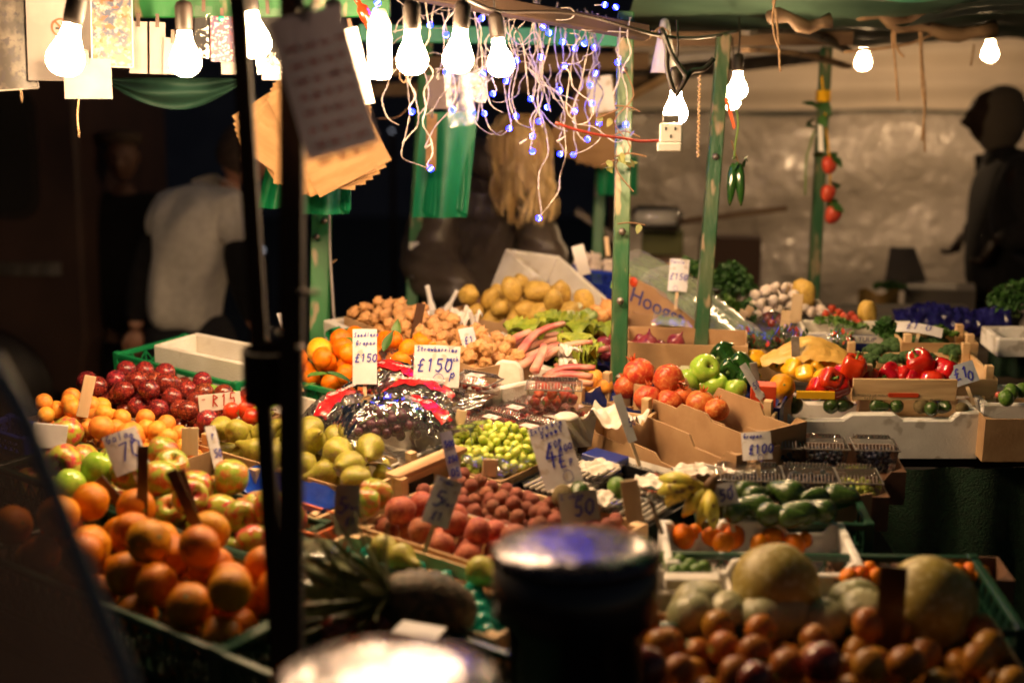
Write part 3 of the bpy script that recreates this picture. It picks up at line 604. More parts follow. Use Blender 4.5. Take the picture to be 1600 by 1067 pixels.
for i, (u, v, d, r, wh) in enumerate([(145, 222, 12, .018, 'beside the van, level with the flat cap'), (146, 312, 12, .02, 'beside the van, below the first'), (148, 378, 12, .026, 'lowest of those beside the van'), (409, 391, 12, .018, 'seen under the bending man\'s head'), (612, 205, 12, .012, 'seen past the brown paper bags'), (655, 150, 12, .03, 'dim, seen near the green carrier bags')]):
    p = P(u, v, d); o = thing('distant_lamp', f'small far pale street light {wh}', 'street light', Matrix.Translation(p), 'far lights in the dark street')
    part('lamp_glass', MB().lathe([(0, -r), (r*.8, -r*.6), (r, 0), (r*.8, r*.6), (0, r)], 10), M['farlamp'], o)
    part('lamp_post', MB().tube([(0, .06, r*1.2), (0, .06, -p.z + .0)], .025, 6), M['dark_pole'], o)

# ---- trestle tables under the display (sloping boards on legs, dark cloth in front)
def table(name, label, F_, W, D, dz, nb, m, drop_z=True):
    o = thing(name, label, 'trestle table', F_)
    for i in range(nb):
        y0 = D*i/nb; part('board', MB().box(0, W, y0 + .002, y0 + D/nb - .002, dz - .025, dz), m, o)
    Fi = F_.inverted()
    for x in (.05, W - .05):
        for y in (.05, D - .05):
            top = F_ @ Vector((x, y, dz - .026)); part('leg', MB().bar(Fi @ top, Fi @ Vector((top.x, top.y, 0)), .045), m, o)
    return o
M['boards'] = mat('boards', (.045,.03,.018), (.025,.018,.01), 14, .8, .5, 60, stretch=(.1,1,1))
table('trestle_table', 'sloping plank table under the fruit crates of the corner display', frame(st(-2.95, 1.30)), 1.95, 1.05, -.118, 8, M['boards'])
table('trestle_table', 'sloping plank table under the walnuts, potatoes and rhubarb', frame(st(-2.95, 2.37)), 1.52, 1.15, -.121, 8, M['boards'])
table('trestle_table', 'plank table under the melons, avocados and blueberries', frame(pi(.235, 1.72), 0), .51, 1.22, -.128, 8, M['boards'])
table('trestle_table', 'plank table under the large polystyrene box and the peppers', frame(pi(.50, 3.175), 0), 1.0, 1.50, -.116, 8, M['boards'])
def skirt(name, F_, W, z0, z1, label, m):
    b = MB(); n = int(W * 40)
    b.grid(lambda u, v: (W*u, .012*math.sin(u*W*38) + .01*N3((u*W*9, v*3, 1)) - .02*v*0, z0 + (z1 - z0)*v), n, 10)
    return solo(name, b, m, label, 'cloth', F_)
skirt('green_cloth', Matrix.Translation((.46, 3.15, 0)), 1.10, .02, .885, 'dark green cloth hanging below the large polystyrene box', M['cloth'])
skirt('green_cloth', Matrix.Translation((.765, 1.74, 0)) @ Matrix.Rotation(math.pi/2, 4, 'Z'), 1.20, .02, .74, 'green fake grass cloth hanging from the avocado table edge', M['fake_grass'])
skirt('green_cloth', Matrix.Translation(st(-2.95, 1.28) - Vector((0, 0, st(-2.95, 1.28).z))) @ Matrix.Rotation(YAW, 4, 'Z'), 1.95, .02, .74, 'dark green cloth hanging in front of the orange crates', M['cloth'])

# ---- pale tarpaulin wall behind
M['sheet'] = mat('sheet', (.62,.55,.47), (.54,.475,.40), 3, .16, 1.0, 38, spec=.9, coat=.6, bdist=.016, bdetail=2)
M['sheet_top'] = mat('sheet_top', (.66,.56,.45), (.58,.49,.39), 3, .6, .2, 12)
ta = thing('tarpaulin_wall', 'pale crinkled plastic tarpaulin wall closing the back of the stall', 'tarpaulin', Matrix.Translation((.58, 8.2, 0)))
def sheet(u, v):
    x = 4.0*u; z = .10 + 1.56*v
    s = abs(x - 1.9)*.9
    y = .07*math.sin(x*1.6 + z*1.1) + .022*math.sin((z + .16*(x-2.1)**2)*12) + .04*N3((x*2.0, z*2.6, 0)) + .016*N3((x*8, z*8, 4)) + .010*N3((x*24, z*24, 7))
    return (x, y, z)
part('crinkled_sheet', MB().grid(sheet, 260, 130), M['sheet'], ta)
def sheet2(u, v):
    x = 4.0*u; z = 1.655 + .42*v
    return (x, -.05 - .04*v + .02*math.sin(x*3 + v*2) + .018*math.sin(v*14 + .6*math.sin(x*1.7)), z + .02*math.sin(x*1.1))
part('upper_band', MB().grid(sheet2, 120, 24), M['sheet_top'], ta)
part('seam', MB().tube([(4.0*i/40, -.075 + .01*math.sin(i), 1.665 + .012*math.sin(i*.5)) for i in range(41)], .006, 6), M['tarp_pale'], ta)
part('pole', MB().bar((0, -.0, .0), (0, -.0, 2.15), .04), M['dark_pole'], ta)
part('pole', MB().bar((4.02, -.0, .0), (4.02, -.0, 2.15), .04), M['dark_pole'], ta)

# ---- stall posts
def post(pts, w, m, label, h=None, tw=0.0, extra=None):
    o = thing('stall_post', label, 'post', Matrix.Translation(Vector(pts[0])), 'wooden posts that hold up the stall')
    a = Vector(pts[0]); part('shaft', MB().bar((0, 0, 0), Vector(pts[1]) - a, w, h, twist=tw), m, o, bevel=.003)
    return o
def post_px(ut, vt, ub, vb, d, wpx, m, label, down=True, **k):
    t, b_ = P(ut, vt, d), P(ub, vb, d); w = wpx * d / F
    if down:
        dr = (b_ - t); b_ = t + dr * ((t.z - .0) / (t.z - b_.z))
    return post([t, b_], w, m, label, **k)
def bolt(u, v, d, par, m='steel'):
    q = P(u, v, d) - Vector(par.location); part('bolt', MB().lathe([(.009, 0), (.009, .006), (0, .008)], 8), M[m], par, Matrix.Translation(q) @ Matrix.Rotation(math.pi/2, 4, 'X'))
def lash(u, v, d, par, w, m='rope', n=3):
    q = P(u, v, d) - Vector(par.location); b = MB()
    for i in range(n):
        b.tube([(w*.75*math.cos(a), w*.75*math.sin(a), .004*i + .003*math.sin(a*2)) for a in [k*math.pi/7 for k in range(15)]], .0022, 5)
    b.tube([(w*.7, -w*.4, 0), (w*1.1, -w*.6, -.004), (w*1.5, -w*.5, .006)], .002, 4); part('rope_lashing', b, M[m], par, Matrix.Translation(q))
p1 = post_px(503, 290, 500, 520, 4.0, 29, M['green_paint'], 'thick bright green post below the brown paper bags, bound with pink cord')
lash(502, 408, 4.0, p1, .030); bolt(495, 370, 3.96, p1); bolt(507, 345, 3.96, p1)
p2 = post_px(667, 60, 643, 480, 4.7, 19, M['green_paint'], 'slim green post left of the green carrier bags, with small pale sticker')
q = P(647, 384, 4.67) - Vector(p2.location); part('sticker', MB().box(-.016, .016, -.001, 0, -.012, .012), M['paper'], p2, Matrix.Translation(q)); bolt(644, 433, 4.66, p2)
p3 = post_px(978, 20, 966, 606, 3.36, 25, M['worn_green'], 'scratched green post in the middle, rising behind the cardboard boxes')
for (u, v) in ((972, 362), (969, 470), (967, 590), (975, 110)): bolt(u, v, 3.33, p3)
p4 = post_px(1131, 55, 1093, 560, 3.62, 22, M['worn_green'], 'leaning worn post with gold flaking paint beside the green apples')
bolt(1118, 245, 3.6, p4)
p5 = post_px(1291, 75, 1270, 470, 4.7, 17, M['worn_green'], 'thin green post by the garlic, hung with red strings of peppers')
q = P(1286, 150, 4.66) - Vector(p5.location); part('tape', MB().box(-.02, .02, -.022, .022, -.018, .018), M['yellowpepper'], p5, Matrix.Translation(q))
p6 = post_px(940, 230, 932, 420, 5.2, 17, M['green_paint'], 'distant green post between the blonde woman and the plastic rolls')
d1 = post_px(457, -30, 455, 900, 1.92, 36, M['dark_pole'], 'thick unlit dark post nearest the viewer, before the orange crate')
d2 = post_px(370, -30, 434, 985, 2.02, 25, M['dark_pole'], 'thinner dark slanting post beside the thick unlit one')
b = MB(); q0 = P(425, 585, 1.98)
for i in range(14):
    z = .035 - i*.0052; b.tube([(.038*math.cos(a), .045*math.sin(a), z + .003*math.sin(a)) for a in [k*math.pi/8 for k in range(17)]], .0035, 5)
lb = solo('post_lashing', b, M['dark_pole'], 'dark cord wound round the two unlit posts where they cross', 'rope', Matrix.Translation(q0))
for (u, v, s) in ((482, 457, .012), (470, 545, .006), (432, 520, .006)):
    q = P(u, v, 1.86) - q0; part('nail' if s > .01 else 'screw_head', MB().tube([(-s, 0, 0), (s, 0, 0)], .004, 8), M['steel'], lb, Matrix.Translation(q))

# ---- roof: beams, struts, tarpaulins
def beam(u0, v0, d0, u1, v1, d1_, w, h, m, label, name='roof_beam'):
    a, b_ = P(u0, v0, d0), P(u1, v1, d1_)
    return solo(name, MB().bar((0, 0, 0), b_ - a, w, h), m, label, 'beam', Matrix.Translation(a), 'beams and rails of the stall roof', bevel=.003)
beam(-60, 4, 3.3, 610, 2, 3.35, .03, .075, M['green_paint'], 'green painted board along the top behind the hanging papers')
beam(560, 52, 3.75, 985, 60, 3.9, .03, .045, M['tarp_green'], 'pale green rail behind the glowing bulbs and blue lights')
beam(545, 105, 4.6, 1010, 95, 5.0, .05, .06, M['timber'], 'brown timber rail seen behind the bulbs')
beam(580, 140, 5.4, 1010, 128, 5.6, .05, .05, M['timber'], 'lower brown timber rail seen far behind the bulbs')
beam(620, -18, 3.0, 1010, 52, 3.35, .03, .035, M['dark_pole'], 'dark roof timber slanting above the blue fairy lights')
beam(930, 62, 4.4, 1330, 60, 4.6, .04, .045, M['timber'], 'rough timber beam running above the hanging socket')
beam(940, 125, 5.6, 1290, 84, 5.8, .05, .05, M['steel'], 'grey metal gutter behind the leaning worn post')
beam(960, 100, 5.2, 1300, 70, 5.4, .03, .03, M['cardwhite'], 'pale rail under the tarpaulin, above the metal gutter')
beam(985, 152, 5.3, 1065, 108, 5.4, .02, .03, M['wood'], 'short orange brown stick slanting under the roof near the socket')
# pressed steel strut, bowed
a, b_ = P(1165, 52, 4.2), P(1325, 80, 4.65)
def strut(off, m, label, bow=.03):
    o = thing('roof_strut', label, 'metal strut', Matrix.Translation(a + Vector((0, 0, off))))
    D_ = b_ - a; L_ = D_.length; pts = [D_*(i/10) + Vector((0, 0, bow*math.sin(math.pi*i/10))) for i in range(11)]
    b = MB(); b.tube(pts, .022, 4, sq=.45); part('rail', b, M[m], o)
    for i in range(1, 10, 2): part('rivet', MB().lathe([(.006, 0), (.006, .004), (0, .006)], 8), M['cordblack'], o, Matrix.Translation(pts[i] + Vector((0, -.018, .0))) @ Matrix.Rotation(math.pi/2, 4, 'X'))
strut(0, 'steel', 'bowed metal strut with rivet holes under the tarpaulin'); strut(-.05, 'timber', 'lower wooden strut under the bowed metal one', .015)
M['tarp_dark'] = mat('tarp_dark', (.012,.03,.028), (.02,.05,.04), 3, .5)
def roof(u, v):
    x = .35 + 2.15*u; y = 3.0 + 2.9*v
    z = 2.005 - .040*v - .030*math.sin(math.pi*min(1, u*1.6)) * (1 - .5*v) - .016*math.sin(v*30 + 3*u + 2*math.sin(u*5)) - .015*N3((x*4, y*3, 0)) - .010*abs(N3((x*14, y*9, 3))) + .07*max(0, u - .75)
    return (x, y, z)
solo('roof_tarpaulin', MB().grid(roof, 70, 60), M['tarp_pale'], 'sagging pale green striped tarpaulin over the right of the stall', 'tarpaulin')
def roof2(u, v):
    x = .30 + 1.2*u; y = 2.6 + .7*v
    return (x, y, 1.925 + .06*(u*2 - 1)**2 + .02*v - .008*math.sin(v*12 + u*4) - .02*abs(N3((x*6, y*9, 5))))
solo('roof_tarpaulin', MB().grid(roof2, 50, 24), M['tarp_green'], 'teal tarpaulin edge bulging down at the top above the socket', 'tarpaulin')
def roof3(u, v):
    x = 1.05 + 1.3*u; y = 3.1 + .9*v
    return (x, y, 1.93 + .02*N3((x*5, y*5, 2)) - .01*v + .04*math.sin(u*5))
solo('roof_tarpaulin', MB().grid(roof3, 30, 20), M['tarp_dark'], 'black roof sheet at the top right corner of the stall', 'tarpaulin')
def pel(u, v):
    x = .36*u; s = math.sin(math.pi*u)
    return (x*1.0, .02*math.sin(u*9 + v*3) + .015*math.sin(v*9), -.065*v*s - .012*v)
pl = P(166, 122, 3.5)
solo('green_valance', MB().grid(lambda u, v: (pel(u, v)[0]*.95, pel(u, v)[1], pel(u, v)[2]*1.0), 40, 14), mat('valance', (.012,.06,.04), (.01,.045,.03), 6, .7), 'dark green cloth swag hanging below the row of papers', 'cloth', Matrix.Translation(pl))
# timber knots and broken ends over the right part
for (u, v, d, l, rr, lab) in ((1395, 18, 4.0, .20, .028, 'gnarled dark timber end tied under the roof above the ropes'), (1475, 42, 4.2, .30, .022, 'rough log lashed to the roof left of the last bulb'), (1250, 28, 3.7, .16, .018, 'pointed pale stake tip under the teal tarpaulin')):
    a = P(u, v, d); b = MB(); pts = [(l*(i/6 - .5), .01*math.sin(i*2), .012*math.sin(i*1.3) - .02*i/6) for i in range(7)]
    b.tube(pts, [rr*(1 + .25*math.sin(i*2.3)) for i in range(7)], 7); solo('roof_timber', b, M['timber'], lab, 'timber', Matrix.Translation(a))

# ---- ropes, wires
def rope(pts, r, m, label, name='rope', cat='rope', group=None, n=6):
    a = Vector(pts[0]); return solo(name, MB().tube([Vector(p) - a for p in smooth(pts)], r, n), m, label, cat, Matrix.Translation(a), group)
def smooth(pts, k=4):
    pts = [Vector(p) for p in pts]; out = []
    for i in range(len(pts) - 1):
        p0, p1_, p2_, p3_ = pts[max(i-1, 0)], pts[i], pts[i+1], pts[min(i+2, len(pts)-1)]
        for j in range(k):
            t = j / k; out.append(.5*((2*p1_) + (p2_ - p0)*t + (2*p0 - 5*p1_ + 4*p2_ - p3_)*t*t + (3*p1_ - p0 - 3*p2_ + p3_)*t**3))
    return out + [pts[-1]]
def px(l, d): return [P(u, v, d) for u, v in l]
rope(px([(1213, -10), (1207, 25), (1210, 55), (1219, 82)], 3.4), .0028, M['rope'], 'short string hanging from the teal tarpaulin')
rope(px([(1247, -10), (1210, 0), (1212, 20), (1216, 60), (1219, 112)], 3.5), .003, M['rope'], 'knotted string hanging from the teal tarpaulin, right of the shorter one')
rope(px([(1396, 30), (1394, 60), (1399, 100), (1403, 158)], 4.2), .0035, M['rope'], 'brown rope end hanging above the tarpaulin, shorter of the pair')
rope(px([(1400, 35), (1398, 65), (1404, 80), (1413, 90)], 4.2), .004, M['rope'], 'curled rope tail beside the shorter brown rope')
rope(px([(1436, 40), (1439, 90), (1441, 140), (1445, 170), (1440, 220)], 4.2), .0035, M['rope'], 'long brown rope hanging before the tarpaulin wall')
rope(px([(1440, 40), (1441, 95), (1446, 150), (1444, 190), (1445, 238)], 4.25), .003, M['rope'], 'second long brown rope, longest of the pair')
rope(px([(1522, 70), (1520, 85), (1517, 103)], 4.4), .003, M['rope'], 'short string end under the log near the last bulb')
rope(px([(1318, 82), (1380, 76), (1430, 66), (1475, 45)], 4.3), .004, M['rope'], 'pale rope looped along the tarpaulin edge')
rope(px([(513, 290), (515, 350), (516, 400), (519, 450), (522, 500)], 3.93), .0035, M['cordwhite'], 'white cable running down beside the bright green post', 'cable', 'cable')
rope(px([(124, 150), (121, 180), (124, 215)], 2.8), .0012, M['rope'], 'loose thread hanging under the overexposed papers')
rope(px([(32, 140), (34, 160)], 2.6), .0012, M['rope'], 'short thread under the framed picture')
rope(px([(868, 192), (900, 203), (940, 212), (972, 216), (1002, 221), (1038, 219)], 2.92), .0028, M['cordred'], 'red cable leading across to the hanging white socket', 'cable', 'cable')
rope(px([(590, 185), (620, 184), (640, 165), (652, 140)], 3.9), .0013, M['rope'], 'thin white cable curving near the slim green post', 'cable', 'cable')
rope(px([(970, 35), (990, 50), (1010, 62), (1030, 44), (1045, 52), (1033, 60), (1018, 48)], 3.5), .003, M['rope'], 'string knotted round the roof timber above the white paper cone')
rope(px([(1033, 45), (1042, 75), (1043, 110), (1055, 145), (1068, 130), (1080, 112), (1100, 108), (1115, 92)], 2.94), .006, M['cordblack'], 'thick brown cable drooping over the hanging bulb', 'cable', 'cable')
rope(px([(1036, 48), (1050, 85), (1066, 110), (1072, 122), (1060, 145), (1056, 152)], 2.93), .005, M['cordblack'], 'second brown cable hanging from the roof down to the bulb', 'cable', 'cable')
b = MB()
for k in range(16): b.tube([(.003*math.cos(a + k), .003*math.sin(a + k), -.2*k/16 - .0125*a/6.3) for a in [j*1.57 for j in range(5)]], .002, 5)
solo('beaded_chain', b, M['wood'], 'thin twisted pale chain hanging beside the worn post', 'chain', Matrix.Translation(P(1093, 118, 3.5)))
b = MB(); b.lathe([(.034, 0), (.010, .13), (.004, .134)], 18); solo('paper_cone', b, M['paper'], 'white paper cone hanging above the socket', 'paper cone', Matrix.Translation(P(1037, 114, 3.6)))
o = thing('wall_socket', 'white double plug adaptor hanging in the air on its red cable', 'socket', look(P(1048, 220, 2.9)) @ Matrix.Scale(.86, 4))
part('adaptor', MB().box(-.027, .027, 0, .035, -.004, .040), M['white_plastic'], o, bevel=.003)
part('plug', MB().box(-.032, .026, -.006, .03, -.026, -.0045), M['white_plastic'], o, bevel=.003)
part('cap_block', MB().box(-.020, .02, .004, .03, .0405, .060), M['steel'], o, bevel=.002)
for (x, z) in ((-.012, .028), (.010, .028), (0, .010)): part('pin_hole', MB().box(x - .002, x + .002, -.0012, -.0004, z - .004, z + .004), M['inkblack'], o)

# ---- lit bulbs: a glass that glows, a socket, a lead
def bulb_prof(s=1.0): return [(q*s, z*s) for q, z in [(0, -.060), (.013, -.0585), (.023, -.052), (.0298, -.042), (.0312, -.030), (.0282, -.018), (.0212, -.003), (.0155, .010), (.0140, .024), (.0135, .030)]]
BM = MB().lathe(bulb_prof(), 14).mesh('glass', M['bulb_on'], weld=True)
BMF = MB().lathe(bulb_prof(), 14).mesh('glass', M['bulb_far'], weld=True)
SK = MB().lathe([(.0150, .028), (.0165, .030), (.0175, .040), (.0175, .075), (.014, .084), (.004, .088)], 14).mesh('socket', M['cordblack'])
def bulb(u, v, d, label, s=1.0, tilt=0.0, cfl=False, lead=.12, name='light_bulb', far=False):
    p = P(u, v, d); o = thing(name, label, 'light bulb', Matrix.Translation(p) @ Matrix.Rotation(tilt, 4, 'Y') @ Matrix.Scale(s, 4), 'lit bulbs strung along the stall')
    if cfl:
        b = MB(); b.lathe([(0, -.075), (.018, -.073), (.0225, -.062), (.0235, -.03), (.0235, .012), (.022, .022)], 12, lobes=lambda t, z: 1 + .06*math.cos(6*t)*(z < -.06)); part('glass', b, M['cfl_on'], o, weld=True)
        part('socket', MB().lathe([(.0235, .023), (.024, .036), (.018, .050), (.012, .065)], 14), M['white_plastic'], o)
    else:
        link('glass', BMF if far else BM, o); link('socket', SK, o)
    part('lead', MB().tube([(0, 0, .084), (.003, 0, .084 + lead*.5), (0, .01, .084 + lead)], .003, 6), M['cordblack'], o)
bulb(108, 64, 2.65, s=1.1, label='large glowing bulb before the no smoking notice', tilt=.25)
bulb(289, 72, 2.8, s=1.0, label='glowing bulb between the pale notices and the small postcard')
bulb(395, 42, 2.75, s=1.0, label='glowing bulb crossed by the slanting dark post', tilt=-.12)
bulb(522, 70, 2.55, s=.9, label='glowing bulb behind the dark hanging notice')
bulb(593, 66, 2.75, s=.95, label='tubular energy saving lamp, its glass almost white', cfl=True, name='energy_saving_lamp')
bulb(644, 70, 2.6, 'round glowing bulb right of the tubular lamp', s=.9)
bulb(718, 68, 2.65, 'middle glowing bulb among the blue fairy lights', s=.9, tilt=.1)
bulb(780, 80, 2.9, 'glowing bulb deepest in the blue fairy lights', s=.88, tilt=-.12)
bulb(1056, 158, 3.0, 'glowing bulb just above the hanging white socket', s=.82, far=True)
bulb(1153, 126, 3.75, 'glowing bulb behind the worn post, topmost of two', s=.80)
bulb(1143, 146, 3.98, 'glowing bulb half hidden by the worn post, lower of two', s=.75)
bulb(1349, 88, 6.6, 'small far bulb hanging before the tarpaulin by the thin post', s=.98, far=True)
bulb(1547, 75, 6.9, 'small far bulb above the hooded man', s=.98, far=True, lead=.3)
# the cable that carries the front row
rope([P(60, -20, 2.6), P(108, -28, 2.65), P(200, -25, 2.75), P(289, -20, 2.8), P(395, -30, 2.75), P(522, -12, 2.55), P(593, -8, 2.75), P(644, -8, 2.6), P(718, -4, 2.65), P(780, 18, 2.9), P(900, 22, 2.95), P(1056, 60, 3.0), P(1150, 50, 3.95)], .004, M['cordblack'], 'black cable the front row of bulbs hangs from', 'cable', 'cable')

# ---- bollards in the aisle
M['brushed'] = mat('brushed', (.13,.12,.135), (.07,.06,.08), 22, .16, .5, 40, metal=1.0, rscatter=.34)
M['bollard_paint'] = mat('bollard_paint', (.012,.010,.014), (.02,.016,.02), 8, .32, .1, 40, coat=.2)
for (u, v, d, rr, lab) in ((900, 856, 1.86, .112, 'black bollard with polished steel top in front of the lychees'), (605, 1056, 1.40, .112, 'nearest black bollard, its steel top cut by the picture edge')):
    p = P(u, v, d); o = thing('street_bollard', lab, 'bollard', Matrix.Translation((p.x, p.y, 0)), 'black bollards in the aisle')
    part('top_plate', MB().lathe([(0, .006), (rr*.6, .0055), (rr*.92, .003), (rr, -.004), (rr, -.012)], 48), M['brushed'], o, Matrix.Translation((0, 0, p.z)))
    part('shaft', MB().lathe([(rr*.98, p.z - .0125), (rr*.98, p.z - .09), (rr*.80, p.z - .10), (rr*.80, .12), (rr, .10), (rr, 0)], 48), M['bollard_paint'], o)
# ---- tinted screen at the left edge
M['screen'] = bpy.data.materials.new('screen'); M['screen'].use_nodes = True; n = M['screen'].node_tree; n.nodes.clear()
o_ = n.nodes.new('ShaderNodeOutputMaterial'); mx = n.nodes.new('ShaderNodeMixShader'); tr = n.nodes.new('ShaderNodeBsdfTransparent'); tr.inputs[0].default_value = (.20, .155, .16, 1)
df = n.nodes.new('ShaderNodeBsdfTranslucent'); df.inputs[0].default_value = (.035, .027, .028, 1); mx.inputs[0].default_value = .5; n.links.new(tr.outputs[0], mx.inputs[1]); n.links.new(df.outputs[0], mx.inputs[2]); n.links.new(mx.outputs[0], o_.inputs[0])
M['screenedge'] = mat('screenedge', (.20,.24,.28), None, 8, .4)
edge = [P(-6, 560, 1.3), P(50, 660, 1.3), P(100, 790, 1.3), P(155, 930, 1.3), P(205, 1050, 1.3), P(250, 1180, 1.3)]
o = thing('tinted_screen', 'dark tinted plastic screen with a blue grey edge at the near left', 'screen', Matrix.Translation(edge[0]))
e = [p - edge[0] for p in edge]; b = MB()
vs = []; fs = []
for p in e: vs += [tuple(p), (-.45, p.y - .02, p.z)]
for i in range(len(e)-1): fs.append((2*i, 2*i+1, 2*i+3, 2*i+2))
b.add(vs, fs); part('sheet', b, M['screen'], o)
b = MB()
b.tube([p + Vector((-.004, 0, 0)) for p in e], .0085, 8, sq=.5); part('edge_strip', b, M['screenedge'], o)
# ================================================================ the produce, crate by crate
def fst(s, t, dz=0.0, **k): return frame(st(s, t, dz), **k)
def place_fruit(kind, name, cat, u, v, r, label, group=None, up=.2, rot=None, dz=None, dd=None):
    """one fruit standing where the photograph shows it, r its radius in metres"""
    p = G(u, v, r if dz is None else dz) if dd is None else P(u, v, dd)
    return fruit(kind, name, Matrix.Translation(p) @ (rot or rndrot(up)), r, label, cat, group)

# --- front row: oranges
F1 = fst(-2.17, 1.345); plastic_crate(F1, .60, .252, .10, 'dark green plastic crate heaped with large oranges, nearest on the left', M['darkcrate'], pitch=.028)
heap('orange', 'orange', 'orange', 'orange', 'dark green crate', 'oranges in the dark green crate', F1, .60, .252, .0375, rise=.080, floor=-.075, n=80, seed=3, up=.25, edge=.45)
# small tall pegs standing between apples and oranges
for (u, v, w, h, roll, lab) in ((222, 826, 17, 130, 3, 'tall brown peg standing upright behind the oranges'), (318, 848, 17, 120, -16, 'brown peg leaning left over the apples, shorter of the pair'), (330, 870, 18, 150, -22, 'brown peg leaning left beside the oranges, longer of the pair'), (200, 800, 18, 70, -38, 'short glossy brown peg lying tilted against a green apple')):
    peg(u, v, w, h, M['darkpeg'], lab, roll=roll, dz=.03)
# --- apples
F2 = fst(-2.52, 1.612); plastic_crate(F2, .74, .185, .09, 'dark green plastic crate of mixed red and green apples', M['darkcrate'])
heap('gala', 'apple', 'apple', 'apple', 'dark crate behind the oranges', 'red and green apples in the crate behind the oranges', F2, .74, .185, .0335, rise=.06, floor=-.07, n=58, seed=5, up=.35)
place_fruit('greenapple', 'apple', 'apple', 155, 735, .0355, 'large green apple on top, below the card reading 70', up=.9, dz=.05)
place_fruit('greenapple', 'apple', 'apple', 108, 760, .031, 'green apple lowest left of the large green one', up=.7, dz=.035)
place_fruit('gala', 'apple', 'apple', 267, 730, .034, 'red blushed apple with a pale sticker below the wooden peg', up=.6, dz=.045)
place_fruit('gala', 'apple', 'apple', 362, 745, .034, 'glossy pink and yellow apple topmost beside the dark post', up=.5, dz=.045)
# --- apricots
F3 = fst(-2.74, 1.812); card_tray(F3, .50, .150, .07, 'cardboard tray of orange apricots', tops=('dip', 'flat', 'flat', 'flat'))
heap('apricot', 'apricot', 'apricot', 'apricot', 'cardboard tray', 'apricots in the cardboard tray', F3, .50, .150, .0215, rise=.040, floor=-.035, n=78, seed=8, up=.3, edge=.2)
for (u, v, r, lab) in ((158, 668, .0265, 'largest orange apricot, on top beside the grey card'), (205, 678, .026, 'second large apricot on top, behind the card reading 70'), (262, 684, .0215, 'apricot sitting at the right end of the tray, stalk end up'), (245, 672, .021, 'apricot on top between the card and the plums')):
    place_fruit('apricot', 'apricot', 'apricot', u, v, r, lab, up=.8, dz=.045)
o = plastic_crate(fst(-2.75, 1.722, .012), .16, .075, .05, 'small blue plastic crate at the left end of the apricots', M['bluecrate'], pitch=.02)
# --- plums
F4 = fst(-2.78, 1.968); card_tray(F4, .48, .225, .07, 'cardboard tray of dark red plums', tops=('flat', 'dip', 'flat', 'flat'))
heap('plum', 'plum', 'plum', 'plum', 'tray behind the apricots', 'dark red plums behind the apricots', F4, .48, .225, .0250, rise=.060, floor=-.03, n=88, seed=11, up=.25, edge=.35)
liner_sheet('paper', fst(-2.62, 2.165, .018), .30, .05, .0, M['greenpaper'], 'crumpled light green paper along the back of the plums', over=.02)
# tomatoes near the green crate
for i, (u, v) in enumerate(((372, 632), (384, 640), (392, 652), (362, 642), (388, 628))):
    place_fruit('tomato', 'tomato', 'tomato', u, v, .021, ['red tomato topmost beside the scrawled card', 'red tomato just above the pears', 'red tomato lowest against the dark post', 'red tomato leftmost under the scrawled card', 'red tomato highest against the dark post'][i], dz=.045)
# --- pears
F5 = fst(-2.285, 1.935); wood_crate(F5, .455, .19, .07, 'wooden crate of yellow green pears', post=.03, front_h=.075)
heap('pear', 'pear', 'pear', 'pear', 'wooden crate', 'pears in the wooden crate', F5, .44, .185, .0275, rise=.050, floor=-.045, n=46, seed=14, lie=True, edge=.3)
RX = lambda a, b=0, c=0: Matrix.Rotation(R(c), 4, 'Z') @ Matrix.Rotation(R(a), 4, 'X') @ Matrix.Rotation(R(b), 4, 'Y')
for (u, v, r, a, b_, lab) in ((528, 705, .030, 60, 65, 'pear lying with its neck to the right, above the longest one'), (545, 728, .0305, 70, -70, 'longest pear, lying with its neck to the left'), (578, 700, .029, 100, 20, 'round green pear at the back below the grape bags'), (556, 752, .030, 190, 10, 'green pear standing neck down at the front'), (425, 712, .0295, 120, 10, 'large yellow green pear beside the thick dark post')):
    fruit('pear', 'pear', Matrix.Translation(G(u, v, .045)) @ Matrix.Rotation(R(b_), 4, 'Y') @ Matrix.Rotation(R(a), 4, 'X'), r, lab, 'pear')
# raised end board of the crate next to the peaches
o = thing('crate_end', 'pale wooden crate end with a hand hole between pears and peaches', 'crate', frame(G(618, 772, .0), R(53)))
part('board', MB().prism([(0, -.07), (.195, -.07), (.195, .038), (.15, .038), (.145, .015), (.055, .015), (.05, .038), (0, .038)][:0] or [(0, -.07), (.20, -.07), (.20, .03), (0, .03)], .008), M['wood'], o, bevel=.001)
part('top_rail', MB().box(-.004, .204, -.014, .022, .0305, .040), M['wood'], o, bevel=.001); part('hand_hole', MB().box(.04, .11, -.0035, -.0005, -.012, .010), M['inkblack'], o)
part('corner_post', MB().box(-.006, .012, -.022, -.0036, -.07, .036), M['woodend'], o, bevel=.001)
# --- blue lined tray, orange box
F6 = fst(-2.10, 1.80); wood_crate(F6, .30, .118, .055, 'low wooden crate lined with shiny blue plastic', liner=M['blueliner'], post=.004)
F6b = fst(-1.905, 1.735, .004); walled_box('cardboard_box', F6b, .16, .10, .075, 'small orange cardboard box beside the blue lined crate', M['orangecard'], 'box', .004)
for (u, v, lab) in ((592, 772, 'red and yellow apple wedged against the wooden crate end'), (572, 785, 'small red apple in front of the pears'), (575, 768, 'pinkish apple behind the small red one')):
    place_fruit('gala', 'apple', 'apple', u, v, .0275, lab, dz=.03)
